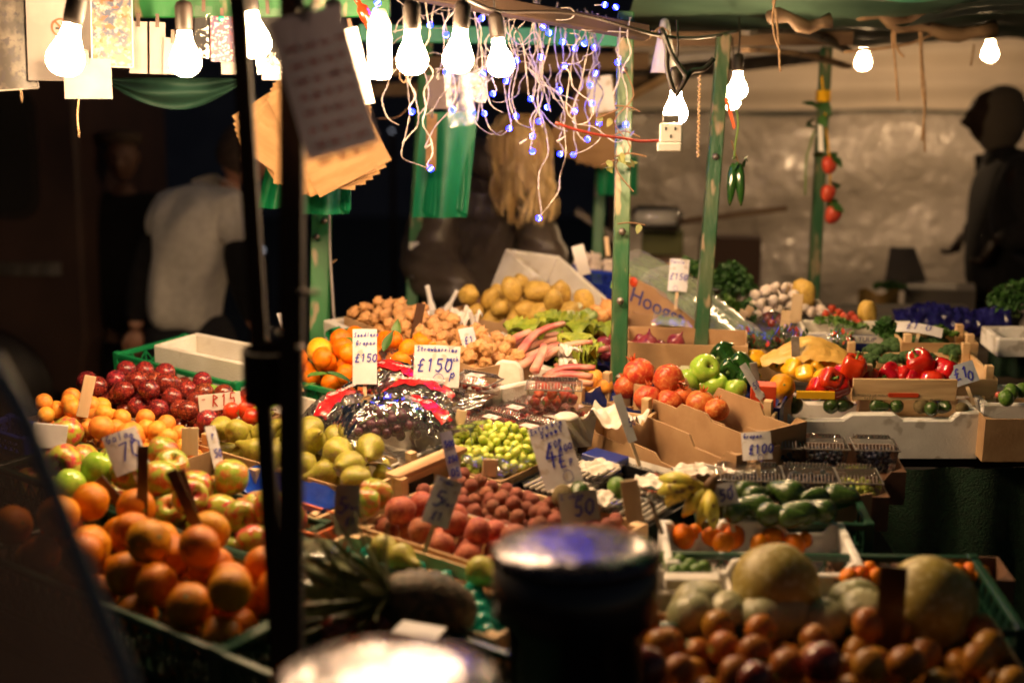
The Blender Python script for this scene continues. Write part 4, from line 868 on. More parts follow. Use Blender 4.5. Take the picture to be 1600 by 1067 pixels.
# --- watermelon wedges and melon wrapped, by the pineapples
F7 = fst(-1.90, 1.60); plastic_crate(F7, .40, .12, .07, 'dark crate edge holding wrapped melon wedges', M['darkcrate'])
for i, (u, v, a) in enumerate(((490, 868, 10), (520, 905, 60), (486, 912, -20))):
    o = thing('melon_wedge', ['cut green melon wedge with pale flesh in film, topmost', 'cut green melon wedge partly under the dark leaves', 'smaller green melon wedge beside the dark post'][i], 'melon', frame(G(u, v, .01), R(a)))
    b = MB(); b.lathe([(0, -.05), (.03, -.042), (.045, -.02), (.05, 0), (.046, .012)], 20); b.lathe([(.046, .012), (0, .012)], 20, m=1); part('rind', b, [M['watermelon'], M['leek']], o)
    part('film', MB().lathe([(.052, -.01), (.05, .012), (.035, .018), (0, .016)], 16), M['filmlid'], o)
# --- teal lined crate
F8 = fst(-1.71, 1.622); wood_crate(F8, .46, .175, .06, 'low wooden crate with a teal moulded liner, nearly empty', post=.0)
b = MB()
def egg(u, v):
    x = .01 + .44*u; y = .005 + .165*v; return (x, y, -.028 + .016*max(-1, min(1, 1.6*math.sin(x*105)*math.sin(y*105))))
b.grid(egg, 70, 28); solo('moulded_tray', b, M['tealliner'], 'teal plastic moulded fruit tray with empty cups', 'fruit tray', F8)
for (u, v, lab) in ((752, 892, 'single yellow pear at the right end of the teal tray'), (600, 858, 'yellow green pear behind the pineapple leaves'), (628, 872, 'brown spotted pear in the teal tray')):
    place_fruit('pear', 'pear', 'pear', u, v, .026, lab, rot=RX(95, 0, 40), dz=.01)
# --- peaches
F9 = fst(-1.725, 1.822); wood_crate(F9, .47, .155, .075, 'wooden crate of dusky red peaches in front of the lychees', post=.0)
heap('peach', 'peach', 'peach', 'peach', 'wooden crate', 'dusky peaches in the wooden crate', F9, .455, .15, .0255, rise=.022, floor=-.045, n=36, seed=21, up=.4, edge=.2)
place_fruit('peach', 'peach', 'peach', 626, 797, .0285, 'largest dusky peach at the left end beside the crate end', up=.8, dz=.028)
# --- lychees with the printed board
F10 = fst(-1.745, 1.985); o = wood_crate(F10, .44, .155, .075, 'wooden crate of brown red lychees with printed front', post=.0, front_h=.065, mats=(M['wood'], M['woodend']))
part('printed_label', MB().box(.0, .40, -.0062, -.0045, -.068, .002), M['cardwhite'], o)
M['printred'] = mat('printred', (.68,.09,.02), None, 8, .5)
printed('AGRO', .055, M['printred'], o, Matrix.Translation((.21, -.0068, -.032)) @ FACE)
b = MB()
for k in range(9):
    a = R(-70 + 17*k); b.add([(.055, -.0068, -.04), (.055 + .03*math.cos(a-.12), -.0068, -.04 + .03*math.sin(a-.12)), (.055 + .042*math.cos(a), -.0068, -.04 + .042*math.sin(a)), (.055 + .03*math.cos(a+.12), -.0068, -.04 + .03*math.sin(a+.12))], [(0, 1, 2, 3)])
part('leaf_print', b, M['leafdark'], o)
heap('lychee', 'lychee', 'lychee', 'lychee', 'printed wooden crate', 'lychees in the printed wooden crate', F10, .425, .15, .0140, rise=.018, floor=-.028, n=120, seed=24, up=.3, edge=.1, inset=.016)
# --- pineapples and aubergines in the near dark crate
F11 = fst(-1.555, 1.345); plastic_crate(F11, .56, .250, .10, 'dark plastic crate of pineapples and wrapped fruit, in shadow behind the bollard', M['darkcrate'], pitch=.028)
def pineapple(Mw, label, L_=.15, r=.05):
    o = thing('pineapple', label, 'pineapple', Mw, 'pineapples in the shaded crate')
    b = MB(); n = 22; pr = []
    for i in range(15):
        t = i/14; rr = r * math.sin(math.pi*(.06 + .88*t)) ** .45; pr.append((rr*(1 + .06*(i % 2)), t*L_))
    b.lathe(pr, n, lobes=lambda t, z: 1 + .07*abs(math.cos(5.5*t + z*70))); part('body', b, M['pineskin'], o)
    g = random.Random(len(label)); LM = MB()
    for k in range(34):
        ring = k / 34; a = k*2.4; l = .09 + .10*(1-abs(ring-.4)); out = .95 - .75*ring
        pts = []
        for j in range(5):
            q = j/4; rr = .012 + l*out*q*(1 - .15*q); z = L_*.96 + l*(1.05 - out*.5)*q - .02*out*q*q*2
            pts.append(Vector((rr*math.cos(a), rr*math.sin(a), z)))
        sd = Vector((-math.sin(a), math.cos(a), 0)); w = .009
        vs = []; 
        for j, p in enumerate(pts): ww = w*(1 - (j/4)**1.5) + .0004; vs += [p - sd*ww, p + Vector((0, 0, -.003)), p + sd*ww]
        lf = MB(); lf.add(vs, [(3*j+i, 3*j+i+1, 3*j+4+i, 3*j+3+i) for j in range(4) for i in (0, 1)], 0, None, True); part('leaf', lf, M['leafpine'], o)
    return o
M['leafpine'] = mat('leafpine', (.09,.11,.035), (.14,.15,.06), 20, .5, .2, 60)
TO = lambda u, v, dz: G(u, v, dz)
pineapple(Matrix.Translation(G(735, 962, .0)) @ Matrix.Rotation(R(-68), 4, 'Y') @ Matrix.Rotation(R(20), 4, 'X'), 'pineapple lying with its spiky leaves towards the dark post')
pineapple(Matrix.Translation(G(690, 985, -.01)) @ Matrix.Rotation(R(-75), 4, 'Y') @ Matrix.Rotation(R(-6), 4, 'X'), 'second pineapple lying nearer the front of the shaded crate', .14, .045)
o = thing('paper_label', 'pale paper tag lying on the shaded pineapples', 'label', frame(G(655, 985, .045), R(-20))); part('card', MB().box(-.035, .035, -.02, .02, 0, .002), M['signcard'], o)
for i, (u, v, r) in enumerate(((560, 950, .033), (600, 975, .034), (530, 985, .03), (500, 955, .028), (620, 925, .03))):
    place_fruit('plum', 'aubergine', 'aubergine', u, v, r, ['round dark aubergine behind the paper tag', 'round dark aubergine left of the paper tag', 'round dark aubergine nearest the dark crate corner', 'small dark aubergine beside the thick dark post', 'dark aubergine under the pineapple leaves'][i], dz=.005)

# --- white grapes
F12 = fst(-1.862, 2.150); card_tray(F12, .215, .245, .07, 'cardboard tray of green grapes in film', tops=('flat',)*4)
liner_sheet('clear_film', F12, .215, .11, .012, M['filmbag'], 'crumpled clear film at the front of the green grapes', 'plastic film', wob=.02)
def bunch(Mw, kind, label, cat_group, n=34, r=.0098, ext=(.07, .045, .03), seed=0, parent=None, name='grape_bunch'):
    g = random.Random(seed); o = thing(name, label, 'grapes', Mw, cat_group) if parent is None else parent; pts = []
    tries = 0
    while len(pts) < n and tries < 4000:
        tries += 1; u, v, w = g.uniform(-1, 1), g.uniform(-1, 1), g.uniform(-.3, 1)
        if u*u + v*v + w*w > 1: continue
        p = Vector((u*ext[0], v*ext[1], w*ext[2] + r))
        if all((p - q).length > 1.72*r for q in pts): pts.append(p)
    for p in pts: link('grape', g.choice(FM[kind]), o, (Mw if 0 else Matrix.Identity(4)) @ Matrix.Translation(p) @ Euler((g.uniform(-1, 1), g.uniform(-1, 1), g.uniform(0, 6))).to_matrix().to_4x4() @ Matrix.Scale(r*g.uniform(.88, 1.05), 4))
    b = MB()
    for k in range(7): b.tube([(g.uniform(-.8, .8)*ext[0], g.uniform(-.8, .8)*ext[1], ext[2]*.7), (g.uniform(-.3, .3)*ext[0], 0, ext[2]*1.0 + .012)], .0011, 5)
    part('stem', b, M['stemgreen'], o); return o
gl = ['behind, under the punnets', 'topmost', 'beside the brown peg', 'by the purple marked card', 'nearest the big sweet card', 'lowest, next to the film', 'at the back corner']
for i, (x, y, z, e) in enumerate(((.055, .20, -.005, (.055, .035, .03)), (.115, .16, .010, (.055, .04, .035)), (.05, .11, .004, (.05, .045, .034)), (.165, .20, -.004, (.05, .035, .028)), (.17, .11, -.006, (.045, .045, .03)), (.095, .06, -.012, (.05, .035, .03)))):
    bunch(F12 @ Matrix.Translation((x, y, z)), 'grape_green', f'bunch of green grapes in the small tray, {gl[i]}', 'green grapes in the small tray', n=42, ext=e, seed=i+1, r=.0095)
# --- bags of red grapes
F13 = fst(-2.37, 2.085); o = walled_box('polystyrene_tray', F13, .49, .235, .07, 'white tray holding the bags of red grapes', M['cardwhite'], 'tray', .008, bevel=.002)
def grape_bag(Mw, label, seed, n=30, text='SEEDLESS GRAPES', lab=True, ext=(.085, .05, .035)):
    g = random.Random(seed); o = thing('grape_bag', label, 'bag of grapes', Mw, 'clear bags of red grapes')
    bunch(Mw, 'grape_red', None, None, n=n, r=.0110, ext=ext, seed=seed, parent=o)
    b = MB(); fx = lambda u, v: (ext[0]*1.28*(2*u-1) + .006*N3((u*6, v*6, seed), 2), ext[1]*1.30*(2*v-1) + .006*N3((u*6, v*6, seed+9), 2),
        -.015 + (ext[2]*1.45 + .035) * max(0, 1 - abs(2*u-1)**2.4)**.5 * max(0, 1 - abs(2*v-1)**2.4)**.5 + .010*N3((u*9, v*9, seed+3), 1.4) + .006*abs(N3((u*22, v*22, seed+5), 1)))
    b.grid(fx, 36, 26); part('film', b, M['filmbag'], o)
    # gathered tail of the bag
    b = MB(); b.grid(lambda u, v: (ext[0]*1.2 + .06*u, (.045*(1-u*.5) + .02*u)*(2*v-1), .02 + .02*u + .012*math.sin(v*16 + seed) * (1-.3*u)), 8, 26); part('bag_tail', b, M['filmbag'], o)
    if lab:
        b = MB(); sx, sy = ext[0]*1.05, .017
        st_ = lambda u, v: (sx*(2*u-1), sy*(2*v-1) - .01, fx(.09 + .82*u, .5 + .12*(2*v-1) - .08)[2] + .003)
        b.grid(st_, 22, 3); part('label_strip', b, M['redlabel'], o)
        t = printed(text, .0165, M['whiteprint'], o, Matrix.Translation((0, -.011, max(fx(q_, .45)[2] for q_ in (.3, .4, .5, .6, .7)) + .004)))
    return o
M['redlabel'] = mat('redlabel', (.50,.010,.018), (.42,.01,.015), 20, .25, .2, 60, coat=.4)
M['whiteprint'] = mat('whiteprint', (.8,.78,.76), None, 8, .4)
for i, (u, v, dz, yw, lb, tx, lab) in enumerate(((530, 660, .01, 60, True, 'RED GRAPES', 'bag of red grapes at the left with an upright red label'), (610, 612, .05, -28, True, 'SEEDLESS GRAPES', 'bag of red grapes with a slanting red label at the top'),
    (655, 640, .03, -14, True, 'SEEDLESS GRAPES', 'bag of red grapes below the strawberry card with red label'), (600, 668, .045, 22, False, '', 'crinkled bag of red grapes in the middle of the pile'), (660, 672, .022, -40, True, 'SEEDLESS', 'lowest bag of red grapes on the right'), (575, 682, .0, 10, False, '', 'bag of red grapes at the front edge above the pears'), (625, 590, .02, -32, False, '', 'bag of red grapes at the back under the clementines'))):
    grape_bag(frame(G(u, v, dz), R(yw)), lab, 40 + i, n=30, text=tx, lab=lb, ext=(.078, .048, .032))
# film hanging over the front
liner_sheet('clear_film', fst(-2.10, 2.04, .012), .26, .10, .0, M['filmbag'], 'loose clear film spread in front of the red grape bags', 'plastic film', wob=.03)
# --- punnets
def punnet(Mw, w, d, h, kind, r, label, group, lid=True, n=26, sticker=True, seed=0, fill=.0, name='fruit_punnet', kindstuff=False):
    o = thing(name, label, 'punnet', Mw, group); b = MB(); i_ = .006
    b.add([(i_, i_, 0), (w-i_, i_, 0), (w-i_, d-i_, 0), (i_, d-i_, 0), (0, 0, h), (w, 0, h), (w, d, h), (0, d, h)], [(0,3,2,1), (0,1,5,4), (1,2,6,5), (2,3,7,6), (3,0,4,7)]); part('tub', b, M['filmlid'], o)
    b = MB(); tw = .0022
    for x0, x1, y0, y1 in ((-.003, w+.003, -.003, 0), (-.003, w+.003, d, d+.003), (-.003, 0, .0005, d-.0005), (w, w+.003, .0005, d-.0005)): b.box(x0, x1, y0, y1, h-.001, h+.0015)
    part('rim', b, M['clearrim'], o)
    if lid:
        b = MB(); m_ = .010; q = .012
        b.add([(0, 0, h), (w, 0, h), (w, d, h), (0, d, h), (m_, m_, h+q), (w-m_, m_, h+q), (w-m_, d-m_, h+q), (m_, d-m_, h+q)], [(4,5,6,7), (0,1,5,4), (1,2,6,5), (2,3,7,6), (3,0,4,7)])
        # ridges round the lid
        for k in range(int(w/.007)):
            x = .004 + k*.007
            if x < w-.006: b.tube([(x, .001, h+.002), (x, m_, h+q+.001)], .0012, 4, m=1); b.tube([(x, d-.001, h+.002), (x, d-m_, h+q+.001)], .0012, 4, m=1)
        part('lid', b, [M['filmlid'], M['ridge']], o)
        if sticker: part('sticker', MB().box(w*.34, w*.72, d*.30, d*.62, h+q+.0004, h+q+.001), M['stickerw'], o)
    pts = pack(w - 2*i_, d - 2*i_, r, lambda x, y: h + (.004 if lid else r*.9) + fill, .002 if kind != 'cherry' else .014, n, seed, 30)
    if kindstuff:
        b = MB(); me = FM[kind][0] if kind in FM else None
        vs = [v.co.copy() for v in SMALL.vertices]; fs = [tuple(p.vertices) for p in SMALL.polygons]
        for x, y, z in pts: b.add([(i_ + x + v.x*r, i_ + y + v.y*r, z + v.z*r) for v in vs], fs, 0, None, True)
        part(kind, b, M[kind], o, kind='stuff')
    else:
        for x, y, z in pts:
            c = link(kind, rng.choice(FM[kind]), o, Matrix.Translation((i_ + x, i_ + y, z)) @ rndrot(.2) @ Matrix.Scale(r, 4))
            if kind == 'strawberry' and rng.random() < .6: link('leaf_cap', STALK['strawberry'][1], c)
    return o
bs = bmesh.new(); bmesh.ops.create_icosphere(bs, subdivisions=1, radius=1.0); SMALL = bpy.data.meshes.new('berry'); bs.to_mesh(SMALL); bs.free()
M['ridge'] = mat('ridge', (.42,.34,.31), None, spec=1.0, rough=.12, coat=.6); M['clearrim'] = mat('clearrim', (.22,.20,.19), None, 8, .15, spec=.8); M['stickerw'] = mat('stickerw', (.74,.66,.62), (.60,.35,.32), 90, .5, lo=.55, hi=.6)
F14 = fst(-2.115, 2.335, .022); card_tray(F14, .42, .27, .05, 'shallow cardboard tray of cherry punnets', tops=('flat',)*4)
k = 0
for j in range(3):
    for i in range(4):
        punnet(F14 @ Matrix.Translation((.012 + i*.101, .012 + j*.086, -.038)), .094, .079, .036, 'cherry', .0078, f'clear punnet of red cherries, {ORD[i]} from left in the {["front", "middle", "back"][j]} row', 'punnets of cherries in the cardboard tray', n=48, seed=60+k, kindstuff=True); k += 1
punnet(frame(G(822, 642, .045), R(-4)), .118, .07, .048, 'strawberry', .0115, 'open looking punnet of strawberries standing on the cherry punnets', 'punnets of strawberries', n=36, seed=90, sticker=False)
punnet(frame(G(700, 618, .05), R(-30)), .10, .07, .035, 'cherry', .0078, 'punnet of cherries topmost at the back left under the price card', 'punnets of cherries in the cardboard tray', n=48, seed=91, kindstuff=True)
# --- kiwi / sweet fruit in black trays
F15 = fst(-1.64, 2.150, -.01); o = card_tray(F15, .33, .255, .055, 'black fruit trays in a box behind the lychees', m=M['blacktray'], tops=('flat',)*4)
for i, (x, y, a, lab) in enumerate(((.02, .12, 6, 'black film wrapped tray under the big sweet card'), (.19, .13, -4, 'black film wrapped tray with white netting by the cardboard boxes'), (.03, .02, 0, 'black film wrapped tray near the lychees'), (.20, .01, 3, 'black film wrapped tray behind the blank pale peg'))):
    Fk = F15 @ Matrix.Translation((x, y, .0)) @ Matrix.Rotation(R(a), 4, 'Z'); o = thing('wrapped_tray', lab, 'fruit tray', Fk, 'wrapped black trays')
    part('tray', MB().box(0, .125, 0, .095, -.03, -.004), M['blacktray'], o, bevel=.004)
    b = MB()
    for k in range(9): b.tube([(.004 + k*.014, .004, .004), (.004 + k*.014, .09, .004)], .0042, 6)
    part('foam_net', b, M['tissue'], o); part('film', MB().grid(lambda u, v: (.127*u - .001, .097*v - .001, .012 + .003*N3((u*8, v*8, i), 1.5)), 14, 10), M['filmbag'], o)
    g_ = random.Random(i)
for i, (u, v, kd, lab) in enumerate(((878, 775, 'kiwi', 'brown kiwi in white tissue beside the lychees'), (905, 770, 'avocado', 'green pear shaped fruit in white tissue by the card'), (965, 762, 'lime', 'light green fruit in torn tissue'), (1000, 745, 'banana', '')) [:3]):
    place_fruit(kd, 'wrapped_fruit', 'fruit', u, v, .019, lab, dz=.03)
for i, (u, v, a, lab) in enumerate(((865, 780, 10, 'torn white tissue around the kiwi'), (925, 745, 40, 'torn white tissue behind the pale upright card'), (985, 760, -20, 'torn white tissue by the blank pale peg'), (945, 795, 70, 'white tissue lying over the black tray edge'), (1060, 748, 15, 'white tissue on the black tray near the bananas'))):
    liner_sheet('tissue_paper', frame(G(u, v, .02), R(a)), .075, .055, .006, M['tissue'], lab, 'tissue paper', wob=.012)
part_o = solo('card_label', MB().box(0, .165, 0, .0025, -.038, .0), M['cardwhite'], 'white printed label board, reading produce of Spain', 'label board', frame(G(975, 712, .0), R(-42), tilt=R(-20)))
printed("PRODUCE OF SPAIN / PRODUIT D'ESPAGNE", .0085, M['inkblack'], part_o, Matrix.Translation((.083, -.0006, -.014)) @ FACE)
printed("PRODUCT OF SPAIN", .0085, M['inkblack'], part_o, Matrix.Translation((.085, -.0006, -.026)) @ FACE)
solo('blue_box_corner', MB().box(0, .09, 0, .05, -.03, 0), M['bluecard'], 'dark blue carton corner beside the big sweet card', 'carton', frame(G(908, 708, .0), R(-40)), bevel=.002)
# --- stack of empty cardboard trays
_f, _w = C2((903, 652), (1112, 744), .02); card_tray(_f, _w, .13, .085, 'empty brown cardboard tray, nearest of the nested three', tops=('tabs', 'dip', 'flat', 'flat'))
_f, _w = C2((948, 628), (1150, 712), .045); card_tray(_f, _w, .12, .095, 'empty brown cardboard tray, middle of the nested three', tops=('hump', 'tabs', 'dip', 'dip'))
_f, _w = C2((990, 600), (1188, 676), .075); card_tray(_f, _w, .13, .115, 'empty brown cardboard tray, furthest of the nested three', tops=('tabs', 'hump', 'dip', 'flat'))
b = MB(); b.add([(0, 0, 0), (.075, 0, .012), (.06, .012, -.062), (-.0, .01, -.075)], [(0, 1, 2, 3)]); b.add([(0, -.001, 0), (-.03, .03, -.01), (-.02, .03, -.08), (0, .009, -.075)], [(0, 1, 2, 3)])
solo('carton_flap', b, M['cardwhite'], 'white folded carton flap beside the big sweet card', 'carton', frame(G(880, 652, .045), R(-20)))
solo('carton_flap', MB().box(0, .06, 0, .003, -.055, 0), M['cardwhite'], 'white carton corner at the near right of the empty cardboard tray', 'carton', frame(G(1085, 722, .02), R(-30)))

# --- green crate with polystyrene at the back left
F16 = fst(-2.95, 2.245, .022); plastic_crate(F16, .44, .22, .085, 'bright green lattice crate holding a white polystyrene box', M['greencrate'], pitch=.045)
poly_box(F16 @ Matrix.Translation((.10, .035, .030)) @ Matrix.Rotation(R(3), 4, 'Z'), .335, .15, .09, 'white polystyrene box standing in the bright green crate', t=.014)
# --- clementines
F17 = fst(-2.50, 2.35, .02); plastic_crate(F17, .375, .30, .07, 'bright green crate of leafy clementines', M['greencrate'], pitch=.03)
heap('satsuma', 'clementine', 'clementine', 'clementine', 'bright green crate', 'leafy clementines in the bright green crate', F17, .375, .30, .0265, rise=.075, floor=-.03, n=62, seed=31, up=.3, edge=.3)
fruit('lemon', 'lemon', Matrix.Translation(G(499, 548, .065)) @ RX(100, 30, -30), .033, 'large yellow lemon resting on the clementines beside the dark post', 'lemon')
def leaf(Mw, l, w, m, label=None, curl=.3):
    b = MB(); b.grid(lambda u, v: (l*u, w*math.sin(math.pi*u**.8)*(2*v-1), -curl*l*u*u + .25*w*abs(2*v-1)), 8, 4)
    return solo('leaf', b, m, label, 'leaf', Mw, 'loose leaves on the clementines')
for i, (u, v, a, t_, l) in enumerate(((480, 590, 35, -10, .07), (510, 583, -10, 5, .065), (495, 600, 170, 5, .05), (600, 550, 60, -60, .06), (618, 535, 80, -75, .06), (628, 570, 20, 10, .05), (560, 540, 140, -30, .05), (640, 590, -30, -10, .045))):
    leaf(frame(G(u, v, .085), R(a), ) @ Matrix.Rotation(R(t_), 4, 'Y'), l, l*.22, M['leafdark'] if i % 2 else M['leaf'], ['light green leaf by the lemon', 'dark leaf lying below the lemon', 'small leaf at the front rim', 'upright leaf beside the grape card', 'tall curved leaf against the white box', 'leaf between two clementines', 'leaf under the white box edge', 'leaf near the last clementine'][i])
b = MB()
for k in range(5): b.grid(lambda u, v: (.10*u, .03*v + k*.003, .004*math.sin(u*20 + k) + k*.006), 10, 4)
solo('net_bag', b, M['greencrate'], 'folded green plastic netting behind the lemon', 'net', frame(G(505, 530, .055), R(-30)))
# --- long white box edge with walnuts behind
Fw, Ww = C2((505, 500), (770, 610), .055); poly_box(Fw, Ww, .22, .085, 'long white polystyrene box with walnuts behind the clementines', t=.022)
o = card_tray(Fw @ Matrix.Translation((.06, .03, .018)), Ww - .17, .165, .07, 'brown cardboard tray of walnuts inside the long white box', tops=('flat', 'tabs', 'flat', 'flat'))
heap('walnut', 'walnut', 'walnut', 'walnut', 'tray in the white box', 'walnuts heaped in the tray', Fw @ Matrix.Translation((.06, .03, .016)), Ww - .18, .16, .0165, rise=.052, floor=-.03, n=150, seed=33, up=0, edge=.3)
# --- potatoes
F18 = fst(-2.55, 3.10, .03); card_tray(F18, .46, .22, .08, 'cardboard tray under the large potatoes')
heap('potato', 'potato', 'potato', 'large potato', 'behind the rhubarb', 'large pale potatoes', F18, .46, .22, .031, rise=.075, floor=-.06, n=50, seed=37, up=0, edge=.5)
liner_sheet('tissue_paper', frame(G(752, 545, .03), R(-20)), .17, .10, .01, M['tissue'], 'crumpled white paper between walnuts and rhubarb', 'tissue paper', wob=.05, nu=30)
liner_sheet('tissue_paper', frame(G(690, 505, .06), R(-30)), .08, .08, .01, M['tissue'], 'white paper between the walnuts and the potatoes', 'tissue paper', wob=.05, nu=24)
o = thing('plastic_bag', 'white plastic bag with two raised handles behind the walnuts', 'carrier bag', look(P(685, 478, 4.1)))
b = MB()
b.tube(smooth([(-.01, 0, -.04), (-.02, 0, .0), (-.032, 0, .06)]), [.02]+[.011]*4+[.007]*4, 8, sq=.3); b.tube(smooth([(.0, 0, -.04), (.03, 0, .0), (.055, 0, .045)]), [.02]+[.010]*4+[.006]*4, 8, sq=.3); part('handle', b, M['white_plastic'], o)
part('bag_body', MB().grid(lambda u, v: (.12*(u-.5)*(1 - .4*v), .02*math.sin(u*14), -.13 + .12*v + .008*math.sin(u*22)), 22, 8), M['white_plastic'], o)
# ================================================================ middle back: rhubarb, leeks, onions, pomegranates
def stick(pts, rad, m, label, name, cat, group, sq=.75, extra=None):
    a = Vector(pts[0]); return solo(name, MB().tube([Vector(p) - a for p in smooth(pts, 3)], rad, 8, sq=sq), m, label, cat, Matrix.Translation(a), group)
def lerp_r(n, a, b_): return [a + (b_ - a)*i/(n-1) for i in range(n)]
rl = ['lowest pink rhubarb stalk, its cut end towards the white bag', 'long pink rhubarb stalk second from the bottom', 'pink rhubarb stalk rising to the curly leaves', 'thick pink rhubarb stalk in the middle of the fan', 'thin rhubarb stalk crossing over the fan', 'short rhubarb stalk at the right of the fan', 'rhubarb stalk pointing at the wooden crate end', 'upper rhubarb stalk beside the white paper', 'pale rhubarb stalk under the yellow leaves', 'curved rhubarb stalk on top of the lower bundle', 'rhubarb stalk along the bottom of the lower bundle', 'rhubarb stalk behind the wooden crate end']
for i, (u0, v0, u1, v1, dz) in enumerate(((752, 565, 880, 520, .02), (765, 572, 900, 524, .025), (780, 578, 905, 530, .03), (800, 578, 915, 528, .035), (812, 552, 880, 505, .06), (835, 580, 850, 540, .055), (850, 560, 925, 535, .05), (765, 553, 860, 510, .045), (850, 590, 930, 575, .03), (840, 598, 925, 588, .035), (838, 606, 925, 600, .02), (870, 575, 950, 545, .03))):
    a, c = G(u0, v0, dz + .022), G(u1, v1, dz + .052); mid = (a + c)/2 + Vector((rng.uniform(-.02, .02), 0, .012)); n_ = 7
    stick([a, mid, c], lerp_r(n_, .0125, .009), M['rhubarb'], rl[i], 'rhubarb_stalk', 'rhubarb', 'pink rhubarb stalks')
def ruffle(Mw, w, l, m, label, seed, cat='leaf', name='leafy_top', group=None):
    b = MB(); g = random.Random(seed)
    for k in range(7):
        a0 = g.uniform(-1, 1); tx = g.uniform(-.5, .5)
        def fn(u, v, a0=a0, tx=tx, k=k):
            x = l*u; y = w*(2*v-1)*(.25 + math.sin(math.pi*min(1, u*.9)))*.5; z = .014*math.sin(v*19 + u*9 + k)*(.3+u) + .02*k*.4 + .4*l*tx*u
            return (x*math.cos(a0) - y*math.sin(a0), x*math.sin(a0) + y*math.cos(a0), z)
        b.grid(fn, 10, 12)
    return solo(name, b, m, label, cat, Mw, group)
for i, (u, v, a, lab) in enumerate(((800, 540, 20, 'yellow green rhubarb leaves at the left of the fan'), (840, 525, 10, 'frilly yellow green leaves above the rhubarb stalks'), (880, 535, -10, 'bright frilly leaves between the leeks and the rhubarb'), (905, 535, 60, 'frilly green leaves beside the red onions'), (880, 565, -20, 'curly leaves over the lower rhubarb bundle'), (925, 555, 200, 'green leaves hanging at the blue crate edge'))):
    ruffle(frame(G(u, v, .05), R(a)), .07, .085, M['rhubarbleaf'], lab, i)
for i, (u0, v0, u1, v1, r) in enumerate(((855, 522, 920, 488, .017), (868, 512, 905, 478, .014), (890, 520, 928, 492, .017))):
    a, c = G(u0, v0, .06), G(u1, v1, .08); stick([a, (a+c)/2, c], lerp_r(7, r, r*.8), M['leek'], ['pale leek lying between potatoes and onions, lowest', 'thin leek end behind the other two', 'fat white leek end closest to the onions'][i], 'leek', 'leek', 'leeks', sq=1)
b = MB(); b.box(0, .14, 0, .10, -.02, 0); solo('green_carton', b, M['greenpaper'], 'light green carton edge under the rhubarb', 'carton', frame(G(815, 585, .0), R(-25)), bevel=.002)
ruffle(frame(G(905, 578, .05), R(150)), .02, .05, M['tissue'], 'white paper wrapped round the lower rhubarb bundle', 9, 'paper', 'paper_wrap')
solo('white_wedge', MB().prism([(-.045, -.06), (.050, -.055), (.036, .035), (.022, .048), (-.018, .050), (-.030, .036)], .022), M['tissue'], 'stiff white wedge shaped box end standing behind the cherry punnets', 'box end', frame(G(790, 596, .035), R(-14), tilt=R(-12)), bevel=.005)
# wooden crate with blue liner by the middle post
F20 = frame(G(892, 628, .03), R(-30)); wood_crate(F20, .20, .16, .085, 'small pale wooden crate with a blue liner left of the middle post', post=.035, liner=M['bluecard'])
for i, (u, v, r, lab) in enumerate(((905, 596, .022, 'red and yellow nectarine at the left in the small wooden crate'), (925, 600, .021, 'nectarine at the front of the small wooden crate'), (945, 603, .021, 'nectarine beside the middle post'), (930, 590, .020, 'nectarine at the back of the small wooden crate'))):
    place_fruit('apricot', 'nectarine', 'nectarine', u, v, r, lab, dz=.03)
liner_sheet('white_paper', frame(G(905, 650, .055), R(-30)), .13, .075, .0, M['tissue'], 'white wrapping draped on the wooden crate by the strawberries', 'paper', wob=.03, nu=24)
solo('white_tub_lid', MB().lathe([(.0, .0), (.024, .0), (.026, .007), (.02, .011), (0, .012)], 20), M['tissue'], 'white crumpled tub top in front of the small wooden crate', 'tub', frame(G(885, 655, .05)))
# pomegranates
F21 = frame(G(968, 618, .03), R(-24)); wood_crate(F21, .36, .17, .085, 'wooden crate of pomegranates behind the empty cardboard trays', post=.03, front=False, liner=M['bluecard'])
for i, (u, v, r, dz, lab) in enumerate(((998, 583, .0365, .09, 'red pomegranate with a crown, beside the middle post'), (1045, 593, .036, .085, 'smooth orange pomegranate next to the crowned one'), (1012, 622, .032, .05, 'pomegranate under the two largest, half hidden'), (978, 605, .028, .06, 'orange pomegranate against the middle post'), (1095, 632, .034, .05, 'pomegranate showing above the cardboard, speckled orange'), (1065, 620, .027, .05, 'dark red pomegranate between the larger ones'), (1120, 640, .027, .05, 'small red pomegranate with a jagged crown at the crate end'), (1045, 628, .03, .045, 'pomegranate behind the cardboard edge'))):
    place_fruit('pomegranate', 'pomegranate', 'pomegranate', u, v, r, lab, dz=dz, rot=RX(rng.uniform(-25, 25), rng.uniform(-25, 25), rng.uniform(0, 360)) if i != 1 else RX(100, 40))
solo('juice_carton', MB().box(0, .055, 0, .04, -.07, .055), M['redcard'], 'orange red carton with a small emblem beside the polystyrene box', 'carton', frame(G(1172, 640, .03), R(-8)), bevel=.001)
o = thing('emblem_label', 'pale round emblem printed on the orange red carton', 'label', frame(G(1172, 640, .03), R(-8))); b = MB(); b.lathe([(.010, 0), (.010, .0006), (0, .0006)], 16); part('print', b, M['cardwhite'], o, Matrix.Translation((.02, -.0004, .035)) @ Matrix.Rotation(math.pi/2, 4, 'X')); part('fish_print', MB().lathe([(.012, 0), (.012, .0006), (0, .0006)], 12), M['inkblack'], o, Matrix.Translation((.026, -.0004, -.005)) @ Matrix.Rotation(math.pi/2, 4, 'X') @ Matrix.Scale(.4, 4, (0, 1, 0)))
